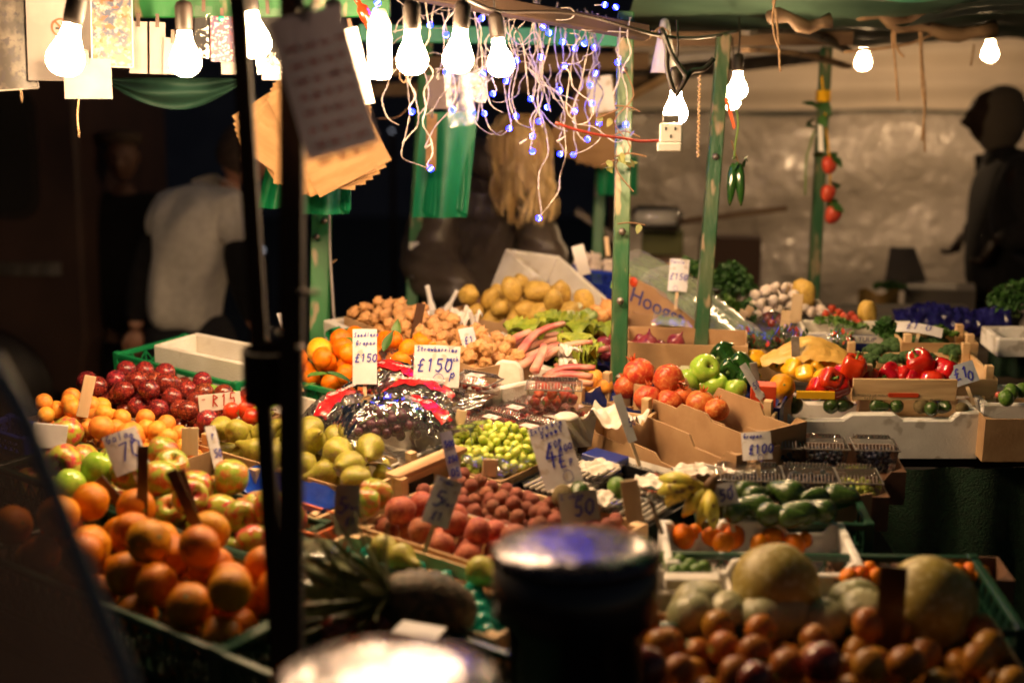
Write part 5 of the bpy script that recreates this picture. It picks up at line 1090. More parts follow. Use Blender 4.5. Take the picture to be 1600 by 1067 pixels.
# green apples and dark peppers
F22 = frame(G(1065, 622, .04), R(-20)); card_tray(F22, .22, .15, .08, 'blue cardboard tray of bright green apples', m=M['bluecard'], tops=('tabs', 'flat', 'flat', 'flat'))
for i, (u, v, r, dz, lab) in enumerate(((1100, 577, .0345, .085, 'bright green apple on top with its stalk facing out'), (1074, 598, .031, .055, 'green apple left below the topmost one'), (1118, 603, .029, .05, 'green apple right below the topmost one'), (1150, 610, .026, .045, 'green apple at the right end near the red carton'), (1098, 607, .026, .04, 'green apple low in the middle of the blue tray'), (1130, 612, .025, .035, 'green apple at the front edge of the blue tray'))):
    place_fruit('greenapple', 'apple', 'apple', u, v, r, lab, dz=dz, rot=RX(65 if i == 0 else rng.uniform(-30, 30), rng.uniform(-15, 15), rng.uniform(-20, 20)))
for i, (u, v, r, lab) in enumerate(((1132, 556, .034, 'dark green pepper topmost behind the green apples'), (1158, 574, .036, 'large shiny dark green pepper lying right of the topmost'), (1138, 580, .030, 'dark green pepper below the topmost one'), (1168, 590, .026, 'dark green pepper against the price card'))):
    place_fruit('darkpepper', 'green_pepper', 'pepper', u, v, r, lab, dz=.06, rot=RX(rng.uniform(60, 110), rng.uniform(-30, 30), rng.uniform(-40, 40)))
# red onions
F23 = frame(G(930, 570, .02), R(-15)); card_tray(F23, .30, .20, .07, 'blue edged tray of red onions behind the pomegranates', m=M['bluecard'])
for i, (u, v, r, dz, lab) in enumerate(((1012, 540, .030, .06, 'glossy red onion with its tip upward, beside the middle post'), (1030, 545, .024, .05, 'red onion tucked behind the glossy one'), (1056, 535, .024, .06, 'red onion behind the white card flap'), (942, 540, .026, .05, 'red onion with pale roots, leftmost'), (962, 532, .025, .06, 'red onion against the left of the middle post'), (950, 552, .023, .035, 'red onion low in front of the leftmost'), (1022, 560, .022, .03, 'red onion lowest, above the pomegranates'), (988, 545, .022, .03, 'small red onion just right of the middle post'), (985, 556, .020, .02, 'pinkish onion low beside the middle post'), (1000, 530, .02, .05, 'red onion behind, near the cardboard'))):
    place_fruit('onionred', 'red_onion', 'onion', u, v, r, lab, dz=dz, rot=RX(rng.uniform(-35, 35), rng.uniform(-35, 35)) if i in (0, 2) else RX(rng.uniform(50, 130), rng.uniform(-40, 40), rng.uniform(0, 360)))
for i, (u, v) in enumerate(((930, 488), (940, 494), (952, 486), (962, 492), (948, 478))):
    place_fruit('onion', 'onion', 'onion', u, v, .021, ['brown onion nearest the fat leek', 'brown onion in front, middle of the small group', 'brown onion against the middle post, upper', 'brown onion against the middle post, lower', 'brown onion at the back of the small group'][i], dz=.06)
b = MB(); b.add([(0, 0, -.06), (.075, 0, -.06), (.075, 0, .035), (.05, 0, .035), (0, 0, -.02)], [(0, 1, 2, 3, 4)]); b.box(.0755, .10, .0, .02, -.06, .038)
solo('card_flap', b, M['cardwhite'], 'white cut carton side standing between onions and green apples', 'carton', frame(G(1030, 592, .05), R(-10)))
card_tray(frame(G(975, 535, .085), R(-8)), .30, .16, .09, 'brown cardboard tray behind the red onions', tops=('flat', 'flat', 'dip', 'dip'))
F24 = frame(G(985, 490, .05), R(-12)); card_tray(F24, .20, .12, .12, 'cardboard box with a blank pale end behind the middle post', tops=('flat',)*4)
# Hoogst carton and wrapped cucumbers
a, c = P(975, 460, 3.95), P(1095, 520, 3.80)
o = thing('printed_carton', 'slanting cardboard side printed Hoogst in blue letters', 'carton', Matrix.Translation(a) @ Matrix.Rotation(math.atan2(c.y - a.y, c.x - a.x), 4, 'Z') @ Matrix.Rotation(math.atan2(-(c.z - a.z), (c - a).xy.length), 4, 'Y')); L_ = (c-a).length
part('board', MB().box(0, L_*1.05, 0, .005, -.055, .055), M['card'], o); printed('Hoogst', .062, M['bluecard'], o, Matrix.Translation((L_*.42, -.0012, .01)) @ FACE, ext=.0006); part('red_dot', MB().lathe([(.014, 0), (.014, .0006), (0, .0006)], 16), M['redcard'], o, Matrix.Translation((.02, -.001, .045)) @ Matrix.Rotation(math.pi/2, 4, 'X')); part('green_corner', MB().box(-.05, 0, -.0, .004, .0, .06), M['greenpaper'], o)
def wrapped(u0, v0, u1, v1, d0, d1, r, n, label, m='cucumber'):
    a, c = P(u0, v0, d0), P(u1, v1, d1); o = thing('wrapped_cucumbers', label, 'wrapped vegetables', Matrix.Translation(a), 'film wrapped green vegetables')
    D_ = c - a; sd = D_.cross(Vector((0, -.35, 1))).normalized()
    for k in range(n):
        off = sd*((k - (n-1)/2)*r*1.7); part('cucumber', MB().tube([off, off + D_*.08, off + D_*.5, off + D_*.92, off + D_], [r*.4, r*.9, r, r*.9, r*.4], 10), M[m], o)
    up = sd.cross(D_).normalized(); up = up if up.z > 0 else -up
    part('film', MB().grid(lambda u, v: D_*(1.08*u - .04) + sd*((2*v-1)*r*n*1.05) + up*(r*1.5*max(0, 1-(2*v-1)**4) + .004*N3((u*14, v*8, r*99), 1.5)), 40, 12), M['filmwrap'], o)
wrapped(985, 408, 1100, 468, 4.05, 3.9, .016, 4, 'film wrapped green vegetables behind the Hoogst carton'); wrapped(1035, 432, 1175, 538, 3.95, 3.65, .015, 4, 'long film wrapped cucumbers sloping down behind the leaning post')
wrapped(1030, 492, 1110, 497, 3.9, 3.85, .014, 4, 'tray of film wrapped asparagus in front of the leaning post'); wrapped(1100, 520, 1160, 570, 3.85, 3.7, .015, 2, 'film wrapped courgettes right of the leaning post')
# parsley, garlic, salad, radish
def herb(Mw, w, d, h, label, seed, n=900, s=.009, name='parsley', cat='parsley', m='leafdark'):
    g = random.Random(seed); b = MB()
    for k in range(n):
        a = g.uniform(0, 6.28); q = g.random()**.5; x, y = math.cos(a)*q*w/2, math.sin(a)*q*d/2
        z = h*(1 - q*q*.6)*g.uniform(.45, 1) + .01*N3((x*40, y*40, seed)); e = Euler((g.uniform(-1.2, 1.2), g.uniform(-1.2, 1.2), g.uniform(0, 6))).to_matrix(); ss = s*g.uniform(.6, 1.3)
        b.add([Vector((x, y, z)) + e @ Vector(p)*ss for p in ((0, -1, 0), (.9, -.1, .25), (.35, .2, 0), (.5, 1, .2), (0, .45, 0), (-.5, 1, .2), (-.35, .2, 0), (-.9, -.1, .25))], [(0, 1, 2, 7), (2, 3, 4), (4, 5, 6), (2, 4, 6, 7)])
    o = thing(name, label, cat, Mw); part('leaves', b, M[m], o, kind='stuff')
    for k in range(6):
        b = MB(); b.tube([(g.uniform(-.01, .01), g.uniform(-.01, .01), -.01), (g.uniform(-.3, .3)*w, g.uniform(-.3, .3)*d, h*.8)], .0018, 5); part('stem', b, M['stemgreen'], o)
    return o
herb(frame(G(1140, 470, .03)), .15, .12, .12, 'tall bunch of curly parsley right of the leaning post', 1); herb(frame(G(1075, 440, .08)), .13, .10, .07, 'smaller parsley bunch behind the price card at the back', 2, 600)
herb(frame(G(1130, 500, .02)), .12, .10, .07, 'lower parsley bunch beside the wrapped cucumbers', 3, 700, m='leaf'); herb(frame(G(1165, 505, .0)), .08, .08, .07, 'parsley bunch leaning on the garlic', 4, 500)
herb(frame(G(1590, 490, .03)), .17, .16, .10, 'dark leafy bunch at the right edge beyond the blue film', 5, 900)
gi = 0
for (u, v, dz) in ((1165, 455, .05), (1180, 462, .06), (1196, 455, .08), (1212, 450, .09), (1228, 450, .09), (1190, 475, .06), (1208, 470, .08), (1224, 468, .08), (1240, 462, .08), (1200, 488, .04), (1218, 485, .05), (1236, 480, .05), (1182, 492, .03), (1175, 478, .05), (1244, 450, .09), (1160, 468, .04), (1268, 488, .03), (1282, 484, .035), (1275, 476, .04), (1290, 492, .025), (1256, 482, .04)):
    place_fruit('garlic', 'garlic_bulb', 'garlic', u, v, .0165, ['garlic bulb in the white heap by the parsley', 'garlic bulb in the smaller group right of the thin post'][u > 1250 or 0], 'garlic bulbs heaped by the thin post', up=.3, dz=dz)
place_fruit('potato', 'swede', 'swede', 1256, 460, .036, 'large round tan root beside the thin green post', dz=.075)
for i, (u, v) in enumerate(((1200, 498), (1210, 492), (1218, 500), (1206, 505))): place_fruit('plum', 'shallot', 'shallot', u, v, .012, 'red shallot in the netting under the garlic', 'red shallots in netting', dz=.045)
o = solo('net_bag', MB().grid(lambda u, v: (.09*(u-.5), .05*(v-.5), .03*math.sin(math.pi*u)*math.sin(math.pi*v) + .006*N3((u*14, v*14, 3), 2)), 20, 14), M['filmbag'], 'netting bag over the red shallots', 'net bag', frame(G(1208, 502, .045)))
F25 = frame(G(1150, 545, .04), R(-8)); card_tray(F25, .20, .12, .08, 'cardboard tray under the garlic behind the salad bags', tops=('flat',)*4)
def salad(u, v, label, seed, s=.06):
    o = thing('salad_bag', label, 'salad bag', frame(G(u, v, .03)), 'clear bags of mixed salad'); g = random.Random(seed); b = MB(); b2 = MB()
    for k in range(90):
        bb = b if g.random() < .8 else b2; p = Vector((g.uniform(-s, s)*.8, g.uniform(-.02, .02), g.uniform(-.01, .045))); e = Euler((g.uniform(-3, 3), g.uniform(-3, 3), g.uniform(-3, 3))).to_matrix()
        bb.add([p + e @ Vector(q)*.012 for q in ((-1, 0, 0), (0, -.6, .2), (1, 0, 0), (0, .6, .2))], [(0, 1, 2, 3)])
    part('leaves', b, M['leaf'], o, kind='stuff'); part('pepper_strips', b2, M['tomato'], o, kind='stuff')
    part('film', MB().grid(lambda u, v: (s*1.25*(2*u-1)*(1 - .35*v*v), -.03*math.sin(math.pi*v) - .006*N3((u*12, v*12, seed), 2), -.02 + .085*v), 24, 16), M['filmbag'], o)
salad(1180, 545, 'bag of mixed salad with an orange strip, left of the price card peg', 1, .055); salad(1235, 540, 'second bag of salad, crinkled and tied, near the blue lettered box', 2, .045); salad(1315, 545, 'small salad bag beside the broccoli', 3, .03)
# radish box with blue lettering
F26 = frame(G(1258, 520, .055), R(-3)); poly_box(F26, .30, .14, .05, 'white box with blue lettering holding radishes', t=.010, tops=('dip', 'flat', 'flat', 'flat'), m=M['cardwhite'])
o = thing('blue_lettered_panel', 'blue and white printed panel below the radish box', 'carton', frame(G(1250, 535, .03), R(-3))); part('board', MB().box(0, .30, 0, .006, -.03, .02), M['bluecard'], o); part('white_band', MB().box(0, .30, -.0008, -.0002, .0, .02), M['cardwhite'], o); printed('STELLA TULIP', .018, M['bluecard'], o, Matrix.Translation((.14, -.0012, .01)) @ FACE)
ri = 0
for (u, v) in ((1290, 490), (1305, 497), (1318, 494), (1330, 492), (1322, 500), (1342, 505), (1310, 488), (1300, 482), (1336, 498)):
    place_fruit('strawberry', 'radish', 'radish', u, v, .011, 'red radish among leaves in the white box', 'radishes in the white box', dz=.065)
herb(frame(G(1315, 512, .05)), .16, .05, .025, 'radish leaves in the white box', 7, 260, .007, 'radish_leaves', 'leaves', 'leaf'); place_fruit('potato', 'sweet_potato', 'sweet potato', 1355, 490, .028, 'orange brown root behind the radishes', dz=.06)
# yellow peppers, yellow paper, lemons
for i, (u, v, r, lab) in enumerate(((1180, 560, .022, 'yellow pepper leftmost under the salad bag'), (1238, 577, .025, 'glossy yellow pepper beside the grey peg'), (1258, 584, .021, 'small yellow green pepper right of the glossy one'), (1275, 575, .021, 'yellow pepper at the end of the row, behind'), (1292, 572, .021, 'yellow pepper next to the red peppers, upper'), (1285, 592, .022, 'pale yellow pepper against the red peppers, lower'), (1268, 566, .019, 'small yellow pepper under the yellow paper'), (1215, 566, .022, 'yellow pepper behind the price card'))):
    place_fruit('yellowpepper', 'yellow_pepper', 'pepper', u, v, r, lab, dz=.05, rot=RX(rng.uniform(50, 120), rng.uniform(-40, 40), rng.uniform(0, 90)))
place_fruit('orange', 'orange', 'orange', 1222, 604, .030, 'single orange standing on the polystyrene box corner', dz=.055, rot=RX(70, 0))
b = MB(); b.grid(lambda u, v: (.24*(u-.5), .07*(v-.5), .06*max(0, 1 - abs(2*u-1)**1.5)*(.3 + .7*v) + .008*N3((u*7, v*5, 2), 2)), 30, 12); solo('yellow_paper', b, mat('yellowpaper', (.66,.42,.10), (.60,.36,.08), 14, .5, .2, 30), 'crumpled yellow brown paper behind the yellow peppers', 'paper', frame(G(1268, 568, .055), R(-5)))
solo('yellow_carton', MB().box(0, .085, 0, .01, -.016, .0), M['yellowpepper'], 'yellow carton edge between the orange and the red peppers', 'carton', frame(G(1245, 612, .05), R(-4)))
F27 = frame(G(1205, 632, .02), R(-3)); 
# red peppers
rp = ['red pepper leftmost, low beside the yellow carton', 'tall glossy red pepper at the left of the heap', 'large round red pepper on top of the left group', 'red pepper low in front of the left group', 'small red pepper behind the wooden board', 'long red pepper lying above the wooden board', 'orange red pepper in the middle above the board', 'large upright red pepper, topmost on the right', 'round red pepper at the right end by the card', 'red pepper under the topmost right one', 'red pepper tucked behind the left group', 'red pepper at the board\'s right corner']
for i, (u, v, r, dz) in enumerate(((1278, 607, .026, .04), (1295, 594, .029, .06), (1332, 577, .032, .075), (1308, 604, .028, .045), (1357, 588, .022, .05), (1390, 583, .026, .055), (1410, 587, .024, .05), (1440, 570, .034, .075), (1476, 583, .032, .06), (1425, 592, .025, .045), (1318, 588, .027, .055), (1456, 597, .026, .045))):
    place_fruit('redpepper', 'red_pepper', 'pepper', u, v, r, rp[i], dz=dz, rot=RX(rng.uniform(-40, 40) if i in (2, 7, 8) else rng.uniform(60, 120), rng.uniform(-30, 30), rng.uniform(0, 360)))
o = thing('wooden_crate', 'wooden crate end with a red slot and small black print, before the red peppers', 'crate', frame(G(1332, 617, .03), R(-2)))
part('board', MB().box(0, .235, 0, .008, -.012, .038), M['wood'], o, bevel=.001); part('slot', MB().prism(rrect(.08, .15, -.004, .006, .004), .0012), M['redcard'], o, Matrix.Translation((0, -.0016, 0)))
printed('PRODUCE OF HOLLAND', .0075, M['inkblack'], o, Matrix.Translation((.05, -.0014, .0)) @ FACE); printed('4 x 5 KG', .0075, M['inkblack'], o, Matrix.Translation((.04, -.0014, -.007)) @ FACE); printed('KLASSE I', .0075, M['inkblack'], o, Matrix.Translation((.19, -.0014, -.01)) @ FACE)
# broccoli crate
F28 = frame(G(1345, 590, .05), R(-2)); wood_crate(F28, .315, .22, .09, 'wooden crate of broccoli behind the red peppers', post=.03)
def broccoli(u, v, r, label, seed):
    g = random.Random(seed); o = thing('broccoli', label, 'broccoli', frame(G(u, v, .03)), 'broccoli heads in the wooden crate')
    part('stem', MB().tube([(0, 0, -.03), (0, 0, .01)], [r*.35, r*.6], 8), M['stemgreen'], o)
    for k in range(13):
        a = k*2.4; q = (k/13)**.5; p = Vector((math.cos(a)*q*r*.8, math.sin(a)*q*r*.8, .012 + r*.5*(1 - q*q*.7))); b = MB(); rr = r*.40
        for v_ in [0]: pass
        b.grid(lambda uu, vv, p=p, rr=rr, k=k: p + Vector((math.sin(math.pi*vv*.62)*math.cos(6.283*uu), math.sin(math.pi*vv*.62)*math.sin(6.283*uu), math.cos(math.pi*vv*.62)))*rr*(1 + .10*N3((math.cos(6.283*uu)*4*vv + k*5, math.sin(6.283*uu)*4*vv, vv*4), 2.2)), 16, 8); part('floret', b, M['broccoli'], o)
for i, (u, v, r, lab) in enumerate(((1368, 560, .030, 'dark broccoli head leftmost in the crate'), (1398, 553, .034, 'broccoli head second from the left, paler top'), (1430, 550, .034, 'broccoli head in the middle of the crate'), (1462, 548, .032, 'broccoli head right of the middle'), (1488, 562, .032, 'broccoli head at the right wall of the crate'), (1392, 575, .028, 'broccoli head low at the front left'), (1448, 572, .026, 'broccoli head low behind the tall red pepper'), (1360, 572, .024, 'small broccoli head low at the crate corner'), (1418, 570, .026, 'broccoli head low in the middle, front row'))): broccoli(u, v, r, lab, i)
herb(frame(G(1385, 530, .05)), .07, .05, .055, 'thin spiky green beans at the broccoli crate corner', 12, 240, .011, 'beans', 'beans', 'leafdark')
F29 = frame(G(1408, 535, .07), R(-2)); wood_crate(F29, .19, .12, .05, 'small wooden crate with pale card and greens behind the broccoli', post=.02)
price_sign(1435, 520, 70, 20, [('£1.0', .2, .3, .14, 1)], 'pale card lying flat behind the broccoli crate', roll=8, dz=.085, tip=-.9)
herb(frame(G(1462, 522, .07)), .12, .05, .02, 'green sprigs inside the small wooden crate', 13, 200, .008, 'sprigs', 'leaves', 'leaf')
# blue film roll of bags
o = thing('blue_film_bags', 'shiny dark blue plastic sacks lying along the back right', 'plastic sacks', Matrix.Translation(P(1392, 505, 4.2)))
part('sack', MB().grid(lambda u, v: (.34*u, -.045*math.sin(math.pi*v) + .012*N3((u*9, v*5, 1), 2), .05*math.cos(math.pi*v)*(1 - .2*math.cos(u*9)) + .016*N3((u*12, v*6, 8), 2)), 60, 20), mat('bluefilm', (.012,.010,.10), (.02,.02,.16), 20, .12, .9, 40, coat=.6), o)
# white tray right edge behind
poly_box(frame(G(1560, 530, .03), R(0)), .3, .14, .05, 'white box end under the dark leafy bunch at the right edge', m=M['polydirty'])
# ================================================================ right wing
FB = frame(G(1196, 645, .0), 0); WB = (G(1534, 645) - G(1196, 645)).length
poly_box(FB, WB, .16, .112, 'large white polystyrene box with a few avocados at the front right', t=.024, tops=('tabs', 'dip', 'flat', 'flat'), m=M['polydirty'])
for i, (u, v, r, kd, lab) in enumerate(((1240, 632, .022, 'avocado', 'avocado at the left end in the polystyrene box'), (1300, 634, .018, 'avocado', 'avocado second from the left in the polystyrene box'), (1318, 633, .016, 'avocado', 'avocado touching the second one'), (1372, 634, .017, 'avocado', 'avocado left of the box\'s middle notch'), (1402, 634, .016, 'avocado', 'avocado right of the box\'s middle notch'), (1440, 634, .018, 'kiwi', 'rounded brown green fruit near the right of the box'), (1472, 633, .021, 'avocado', 'largest avocado at the right of the box'), (1457, 638, .017, 'avocado', 'avocado touching the front of the rightmost big avocado'), (1503, 638, .014, 'kiwi', 'small flat fruit at the box\'s right end'))):
    place_fruit(kd, 'avocado' if kd == 'avocado' else 'green_fruit', 'avocado' if kd == 'avocado' else 'fruit', u, v, r, lab, dz=.003, rot=RX(90, rng.uniform(0, 180)))
o = poly_box(frame(G(1536, 632, .012), 0), .22, .16, .045, 'second white box at the right edge beside the large one', m=M['polydirty'])
card_tray(frame(G(1540, 655, .0), 0), .28, .16, .10, 'brown cardboard box at the right edge under the second white box', tops=('flat', 'flat', 'flat', 'flat'))
for i, (u, v) in enumerate(((1560, 617), (1580, 612), (1597, 610), (1572, 622))): place_fruit('lime' if i else 'cherry', 'green_vegetable', 'vegetable', u, v, .017 if i else .008, ['small dark fruit in the second white box', 'dark green vegetable leftmost in the second white box', 'dark green vegetable at the picture\'s right edge', 'dark green vegetable low in the second white box'][i], dz=.045)
# blueberry trays
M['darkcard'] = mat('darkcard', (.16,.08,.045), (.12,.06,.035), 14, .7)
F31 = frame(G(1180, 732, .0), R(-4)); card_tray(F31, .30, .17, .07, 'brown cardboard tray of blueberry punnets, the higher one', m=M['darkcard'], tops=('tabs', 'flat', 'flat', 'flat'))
for i, x in enumerate((.01, .105, .205)): punnet(F31 @ Matrix.Translation((x, .035, -.018)), .085, .075, .05, 'blueberry', .0062, f'clear punnet of blueberries, {["left", "middle", "right"][i]} of the three behind', 'punnets of blueberries', n=90, seed=i, kindstuff=True, sticker=False, fill=-.012)
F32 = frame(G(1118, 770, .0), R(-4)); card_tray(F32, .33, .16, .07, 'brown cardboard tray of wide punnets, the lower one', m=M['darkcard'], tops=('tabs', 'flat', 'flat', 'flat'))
for i, (x, w, kd) in enumerate(((.008, .125, 'blueberry'), (.138, .10, 'blueberry'), (.243, .078, 'grape_green'))): punnet(F32 @ Matrix.Translation((x, .03, -.020)), w, .085, .035, kd, .0062, ['wide shiny punnet of blueberries at the left in the lower tray', 'wide punnet of blueberries in the middle of the lower tray', 'punnet of pale green fruit at the right in the lower tray'][i], 'punnets of blueberries', n=110 if i < 2 else 30, seed=9+i, kindstuff=True, sticker=False)
# avocados
F33 = frame(G(1095, 812, .0), R(-3)); plastic_crate(F33, .305, .20, .09, 'dark crate of shiny avocados before the blueberries', M['darkcrate'], lattice=False)
solo('card_divider', MB().box(0, .11, 0, .003, -.05, .0), M['card'], 'orange brown cardboard end inside the avocado crate', 'carton', frame(G(1285, 782, .01), R(20)))
for i, (u, v, r, lab) in enumerate(((1232, 770, .030, 'largest avocado, topmost in the heap'), (1310, 776, .028, 'round avocado on top at the right'), (1182, 792, .028, 'long avocado lying at the left front'), (1205, 803, .025, 'avocado lowest at the left front'), (1252, 800, .026, 'avocado in front of the largest one'), (1285, 797, .024, 'dark avocado between front and right ones'), (1180, 775, .024, 'avocado behind the price card'), (1275, 778, .024, 'avocado half hidden behind the largest'), (1165, 765, .02, 'small avocado at the back left corner'), (1235, 808, .022, 'avocado at the crate\'s front edge'), (1150, 800, .022, 'avocado nearest the bananas'))):
    place_fruit('avocado', 'avocado', 'avocado', u, v, r*.92, lab, dz=.028, rot=Matrix.Rotation(R(rng.uniform(-35, 35)), 4, 'Z') @ Matrix.Rotation(R(rng.choice((82, -80))), 4, 'Y'))
# bananas
o = thing('banana_bunch', 'bunch of yellow green bananas at the left of the avocados', 'bananas', frame(G(1088, 795, .02)))
for k in range(6):
    a = R(176 + 22*k); l = .092; dy = -.012 - .008*math.sin(k*1.3); c_, s_ = math.cos(a), math.sin(a)
    pts = [(.030 + l*t*c_ - .020*math.sin(math.pi*t)*s_*(-1 if k < 3 else 1)*.6, dy - .030*math.sin(math.pi*t*.8), .050 + l*t*s_*.72 + .012*math.sin(math.pi*t)) for t in [j/8 for j in range(9)]]
    part('banana', MB().tube(pts, [.005, .007, .012, .0145, .0155, .0150, .0125, .008, .004], 6), M['banana'], o)
part('crown', MB().tube([(.028, -.012, .048), (.040, -.006, .074)], [.013, .008], 7), M['stembrown'], o)
# satsumas in a white tray
F34 = frame(G(1040, 878, .006), R(-2)); poly_box(F34, .335, .19, .08, 'white polystyrene tray with notched rim holding satsumas', t=.014, tops=('hump', 'hump', 'flat', 'flat'), m=M['polydirty'])
M['pinkfoam'] = M['poly']
for i, (u, v, r, lab) in enumerate(((1068, 838, .024, 'satsuma leftmost in the white tray'), (1086, 832, .017, 'small satsuma behind the leftmost'), (1112, 838, .019, 'satsuma second from the left'), (1146, 838, .024, 'largest satsuma in the middle of the white tray'), (1185, 850, .019, 'satsuma below the notch, front'), (1207, 842, .022, 'satsuma just right of the notch'), (1242, 850, .021, 'satsuma rightmost in the white tray'), (1258, 843, .015, 'small satsuma behind the rightmost'), (1130, 848, .02, 'satsuma low in the middle'))):
    place_fruit('satsuma', 'satsuma', 'satsuma', u, v, r, lab, dz=-.020)
# limes
F35 = frame(G(1020, 925, -.02), R(-2)); poly_box(F35, .135, .10, .06, 'pale box of small green limes beside the bollard', t=.008, m=M['cardwhite'])
for i, (u, v) in enumerate(((1048, 884), (1062, 878), (1080, 884), (1055, 893), (1100, 888), (1043, 872), (1068, 892), (1088, 893))): place_fruit('lime', 'lime', 'lime', u, v, .013, 'small green lime in the pale box', 'limes in the pale box', dz=-.008)
solo('carton', MB().box(0, .09, 0, .03, -.02, .0), M['cardwhite'], 'pale carton edge in front of the limes', 'carton', frame(G(1040, 905, .01), R(-1)), bevel=.002)
# melons
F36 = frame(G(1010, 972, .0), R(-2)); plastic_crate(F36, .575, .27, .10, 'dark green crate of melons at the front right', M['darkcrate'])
for i, (u, v, r, kd, lab) in enumerate(((1212, 920, .071, 'melon', 'large round yellow melon, tallest in the crate'), (1450, 945, .074, 'melon', 'large yellow melon on the right, tilted to one side'), (1095, 945, .046, 'stripemelon', 'striped melon at the left, behind the small one'), (1080, 962, .040, 'stripemelon', 'small striped melon at the left corner'), (1190, 965, .042, 'stripemelon', 'striped melon in front of the tall yellow one'), (1225, 960, .046, 'stripemelon', 'striped melon right of the front one'), (1335, 940, .043, 'stripemelon', 'pale striped melon upper of the two near the brown peg'), (1350, 960, .044, 'stripemelon', 'pale striped melon lower of the two near the brown peg'), (1140, 958, .038, 'stripemelon', 'striped melon between the left pair and the tall one'), (1290, 968, .036, 'stripemelon', 'striped melon low in the middle of the crate'))):
    place_fruit(kd, 'melon', 'melon', u, v, r, lab, dz=.022 if kd == 'melon' else .0, rot=RX(rng.uniform(-30, 30), rng.uniform(-30, 30), rng.uniform(0, 360)) if i != 1 else RX(0, 35))
peg(1387, 1010, 42, 130, M['darkpeg'], 'thick dark brown peg standing up between the melons', roll=2, dz=.0, tip=0)
# persimmons
F37 = frame(G(930, 1075, .0), R(-3)); card_tray(F37, .62, .245, .08, 'cardboard tray of glossy orange persimmons at the bottom right', tops=('flat',)*4)
heap('persimmon', 'persimmon', 'persimmon', 'persimmon', 'cardboard tray at the bottom', 'persimmons in the bottom right tray', F37, .62, .245, .0275, rise=.03, floor=-.055, n=90, seed=55, up=.25, edge=.2)
for i, (u, v, r) in enumerate(((1285, 1035, .028), (1180, 1060, .024), (1010, 1042, .03))): place_fruit('plum', 'dark_fruit', 'fruit', u, v, r, ['dark round fruit on the persimmons, rightmost of three', 'dark round fruit on the persimmons, middle of three', 'dark round fruit on the persimmons, nearest the bollard'][i], dz=.05)
# small far right tray
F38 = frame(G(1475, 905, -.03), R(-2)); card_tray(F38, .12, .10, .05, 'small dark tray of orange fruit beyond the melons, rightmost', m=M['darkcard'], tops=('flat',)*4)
for i, (u, v) in enumerate(((1495, 895), (1515, 893), (1532, 896))): place_fruit('satsuma', 'orange_fruit', 'fruit', u, v, .017, ['orange fruit at the left in the small dark tray', 'orange fruit in the middle of the small dark tray', 'orange fruit at the right in the small dark tray'][i], dz=-.02)
F39 = frame(G(1305, 905, -.02), R(-2)); card_tray(F39, .12, .10, .05, 'small dark tray of orange fruit between the two large melons', m=M['darkcard'], tops=('flat',)*4)
for i, (u, v) in enumerate(((1345, 898), (1370, 900), (1358, 890), (1325, 900))): place_fruit('satsuma', 'orange_fruit', 'fruit', u, v, .015, ['orange fruit leftmost but one in the tray between the melons', 'orange fruit at the right in the tray between the melons', 'orange fruit at the back of the tray between the melons', 'orange fruit at the left in the tray between the melons'][i], dz=-.01)

# ================================================================ back: polystyrene box, blue crate
a, c = P(775, 440, 4.25), P(925, 480, 4.15)
Fp = Matrix.Translation(P(800, 470, 4.22)) @ Matrix.Rotation(R(-18), 4, 'Z') @ Matrix.Rotation(R(38), 4, 'X') @ Matrix.Rotation(R(22), 4, 'Y')
tO, tX, tY = P(790, 388, 4.22), P(878, 470, 4.0), P(862, 385, 4.40)
ax = (tX - tO).normalized(); ay = tY - tO; ay = (ay - ax*ay.dot(ax)).normalized(); az = ax.cross(ay)
poly_box(Matrix.Translation(tO) @ Matrix((ax, ay, az)).transposed().to_4x4(), .36, .21, .13, 'big white polystyrene box tipped up behind the potatoes', t=.020)
o = plastic_crate(frame(P(890, 418, 4.55), R(-25)), .20, .14, .09, 'bright blue plastic crate of mushrooms behind the tipped box', M['bluecrate'], pitch=.022)
for i in range(16): place_fruit('garlic', 'mushroom', 'mushroom', 905 + (i % 6)*10 + rng.uniform(-3, 3), 420 - (i // 6)*9, .015, 'small white mushroom in the blue crate', 'mushrooms in the blue crate', dd=4.6)
solo('paper_strip', MB().grid(lambda u, v: (.035*u, -.02*math.sin(2*v), .09*v), 3, 8), M['paper'], 'white paper strip hanging over the blue crate', 'paper', look(P(905, 432, 4.1), R(-15)))
plastic_crate(frame(P(995, 418, 4.7), R(-10)), .14, .1, .06, 'small blue plastic crate behind the wrapped cucumbers', M['bluecrate'], pitch=.02)
for i, (u, v) in enumerate(((1030, 428), (1040, 420), (1050, 430), (1022, 420), (1085, 425), (1076, 432))): place_fruit('lemon', 'lemon', 'lemon', u, v, .022, ['yellow lemon left of the back price card', 'yellow lemon behind the back price card', 'yellow lemon touching the back price card', 'yellow lemon beside the small blue crate', 'yellow lemon right of the back price card', 'yellow lemon just before the parsley'][i], dd=4.65)
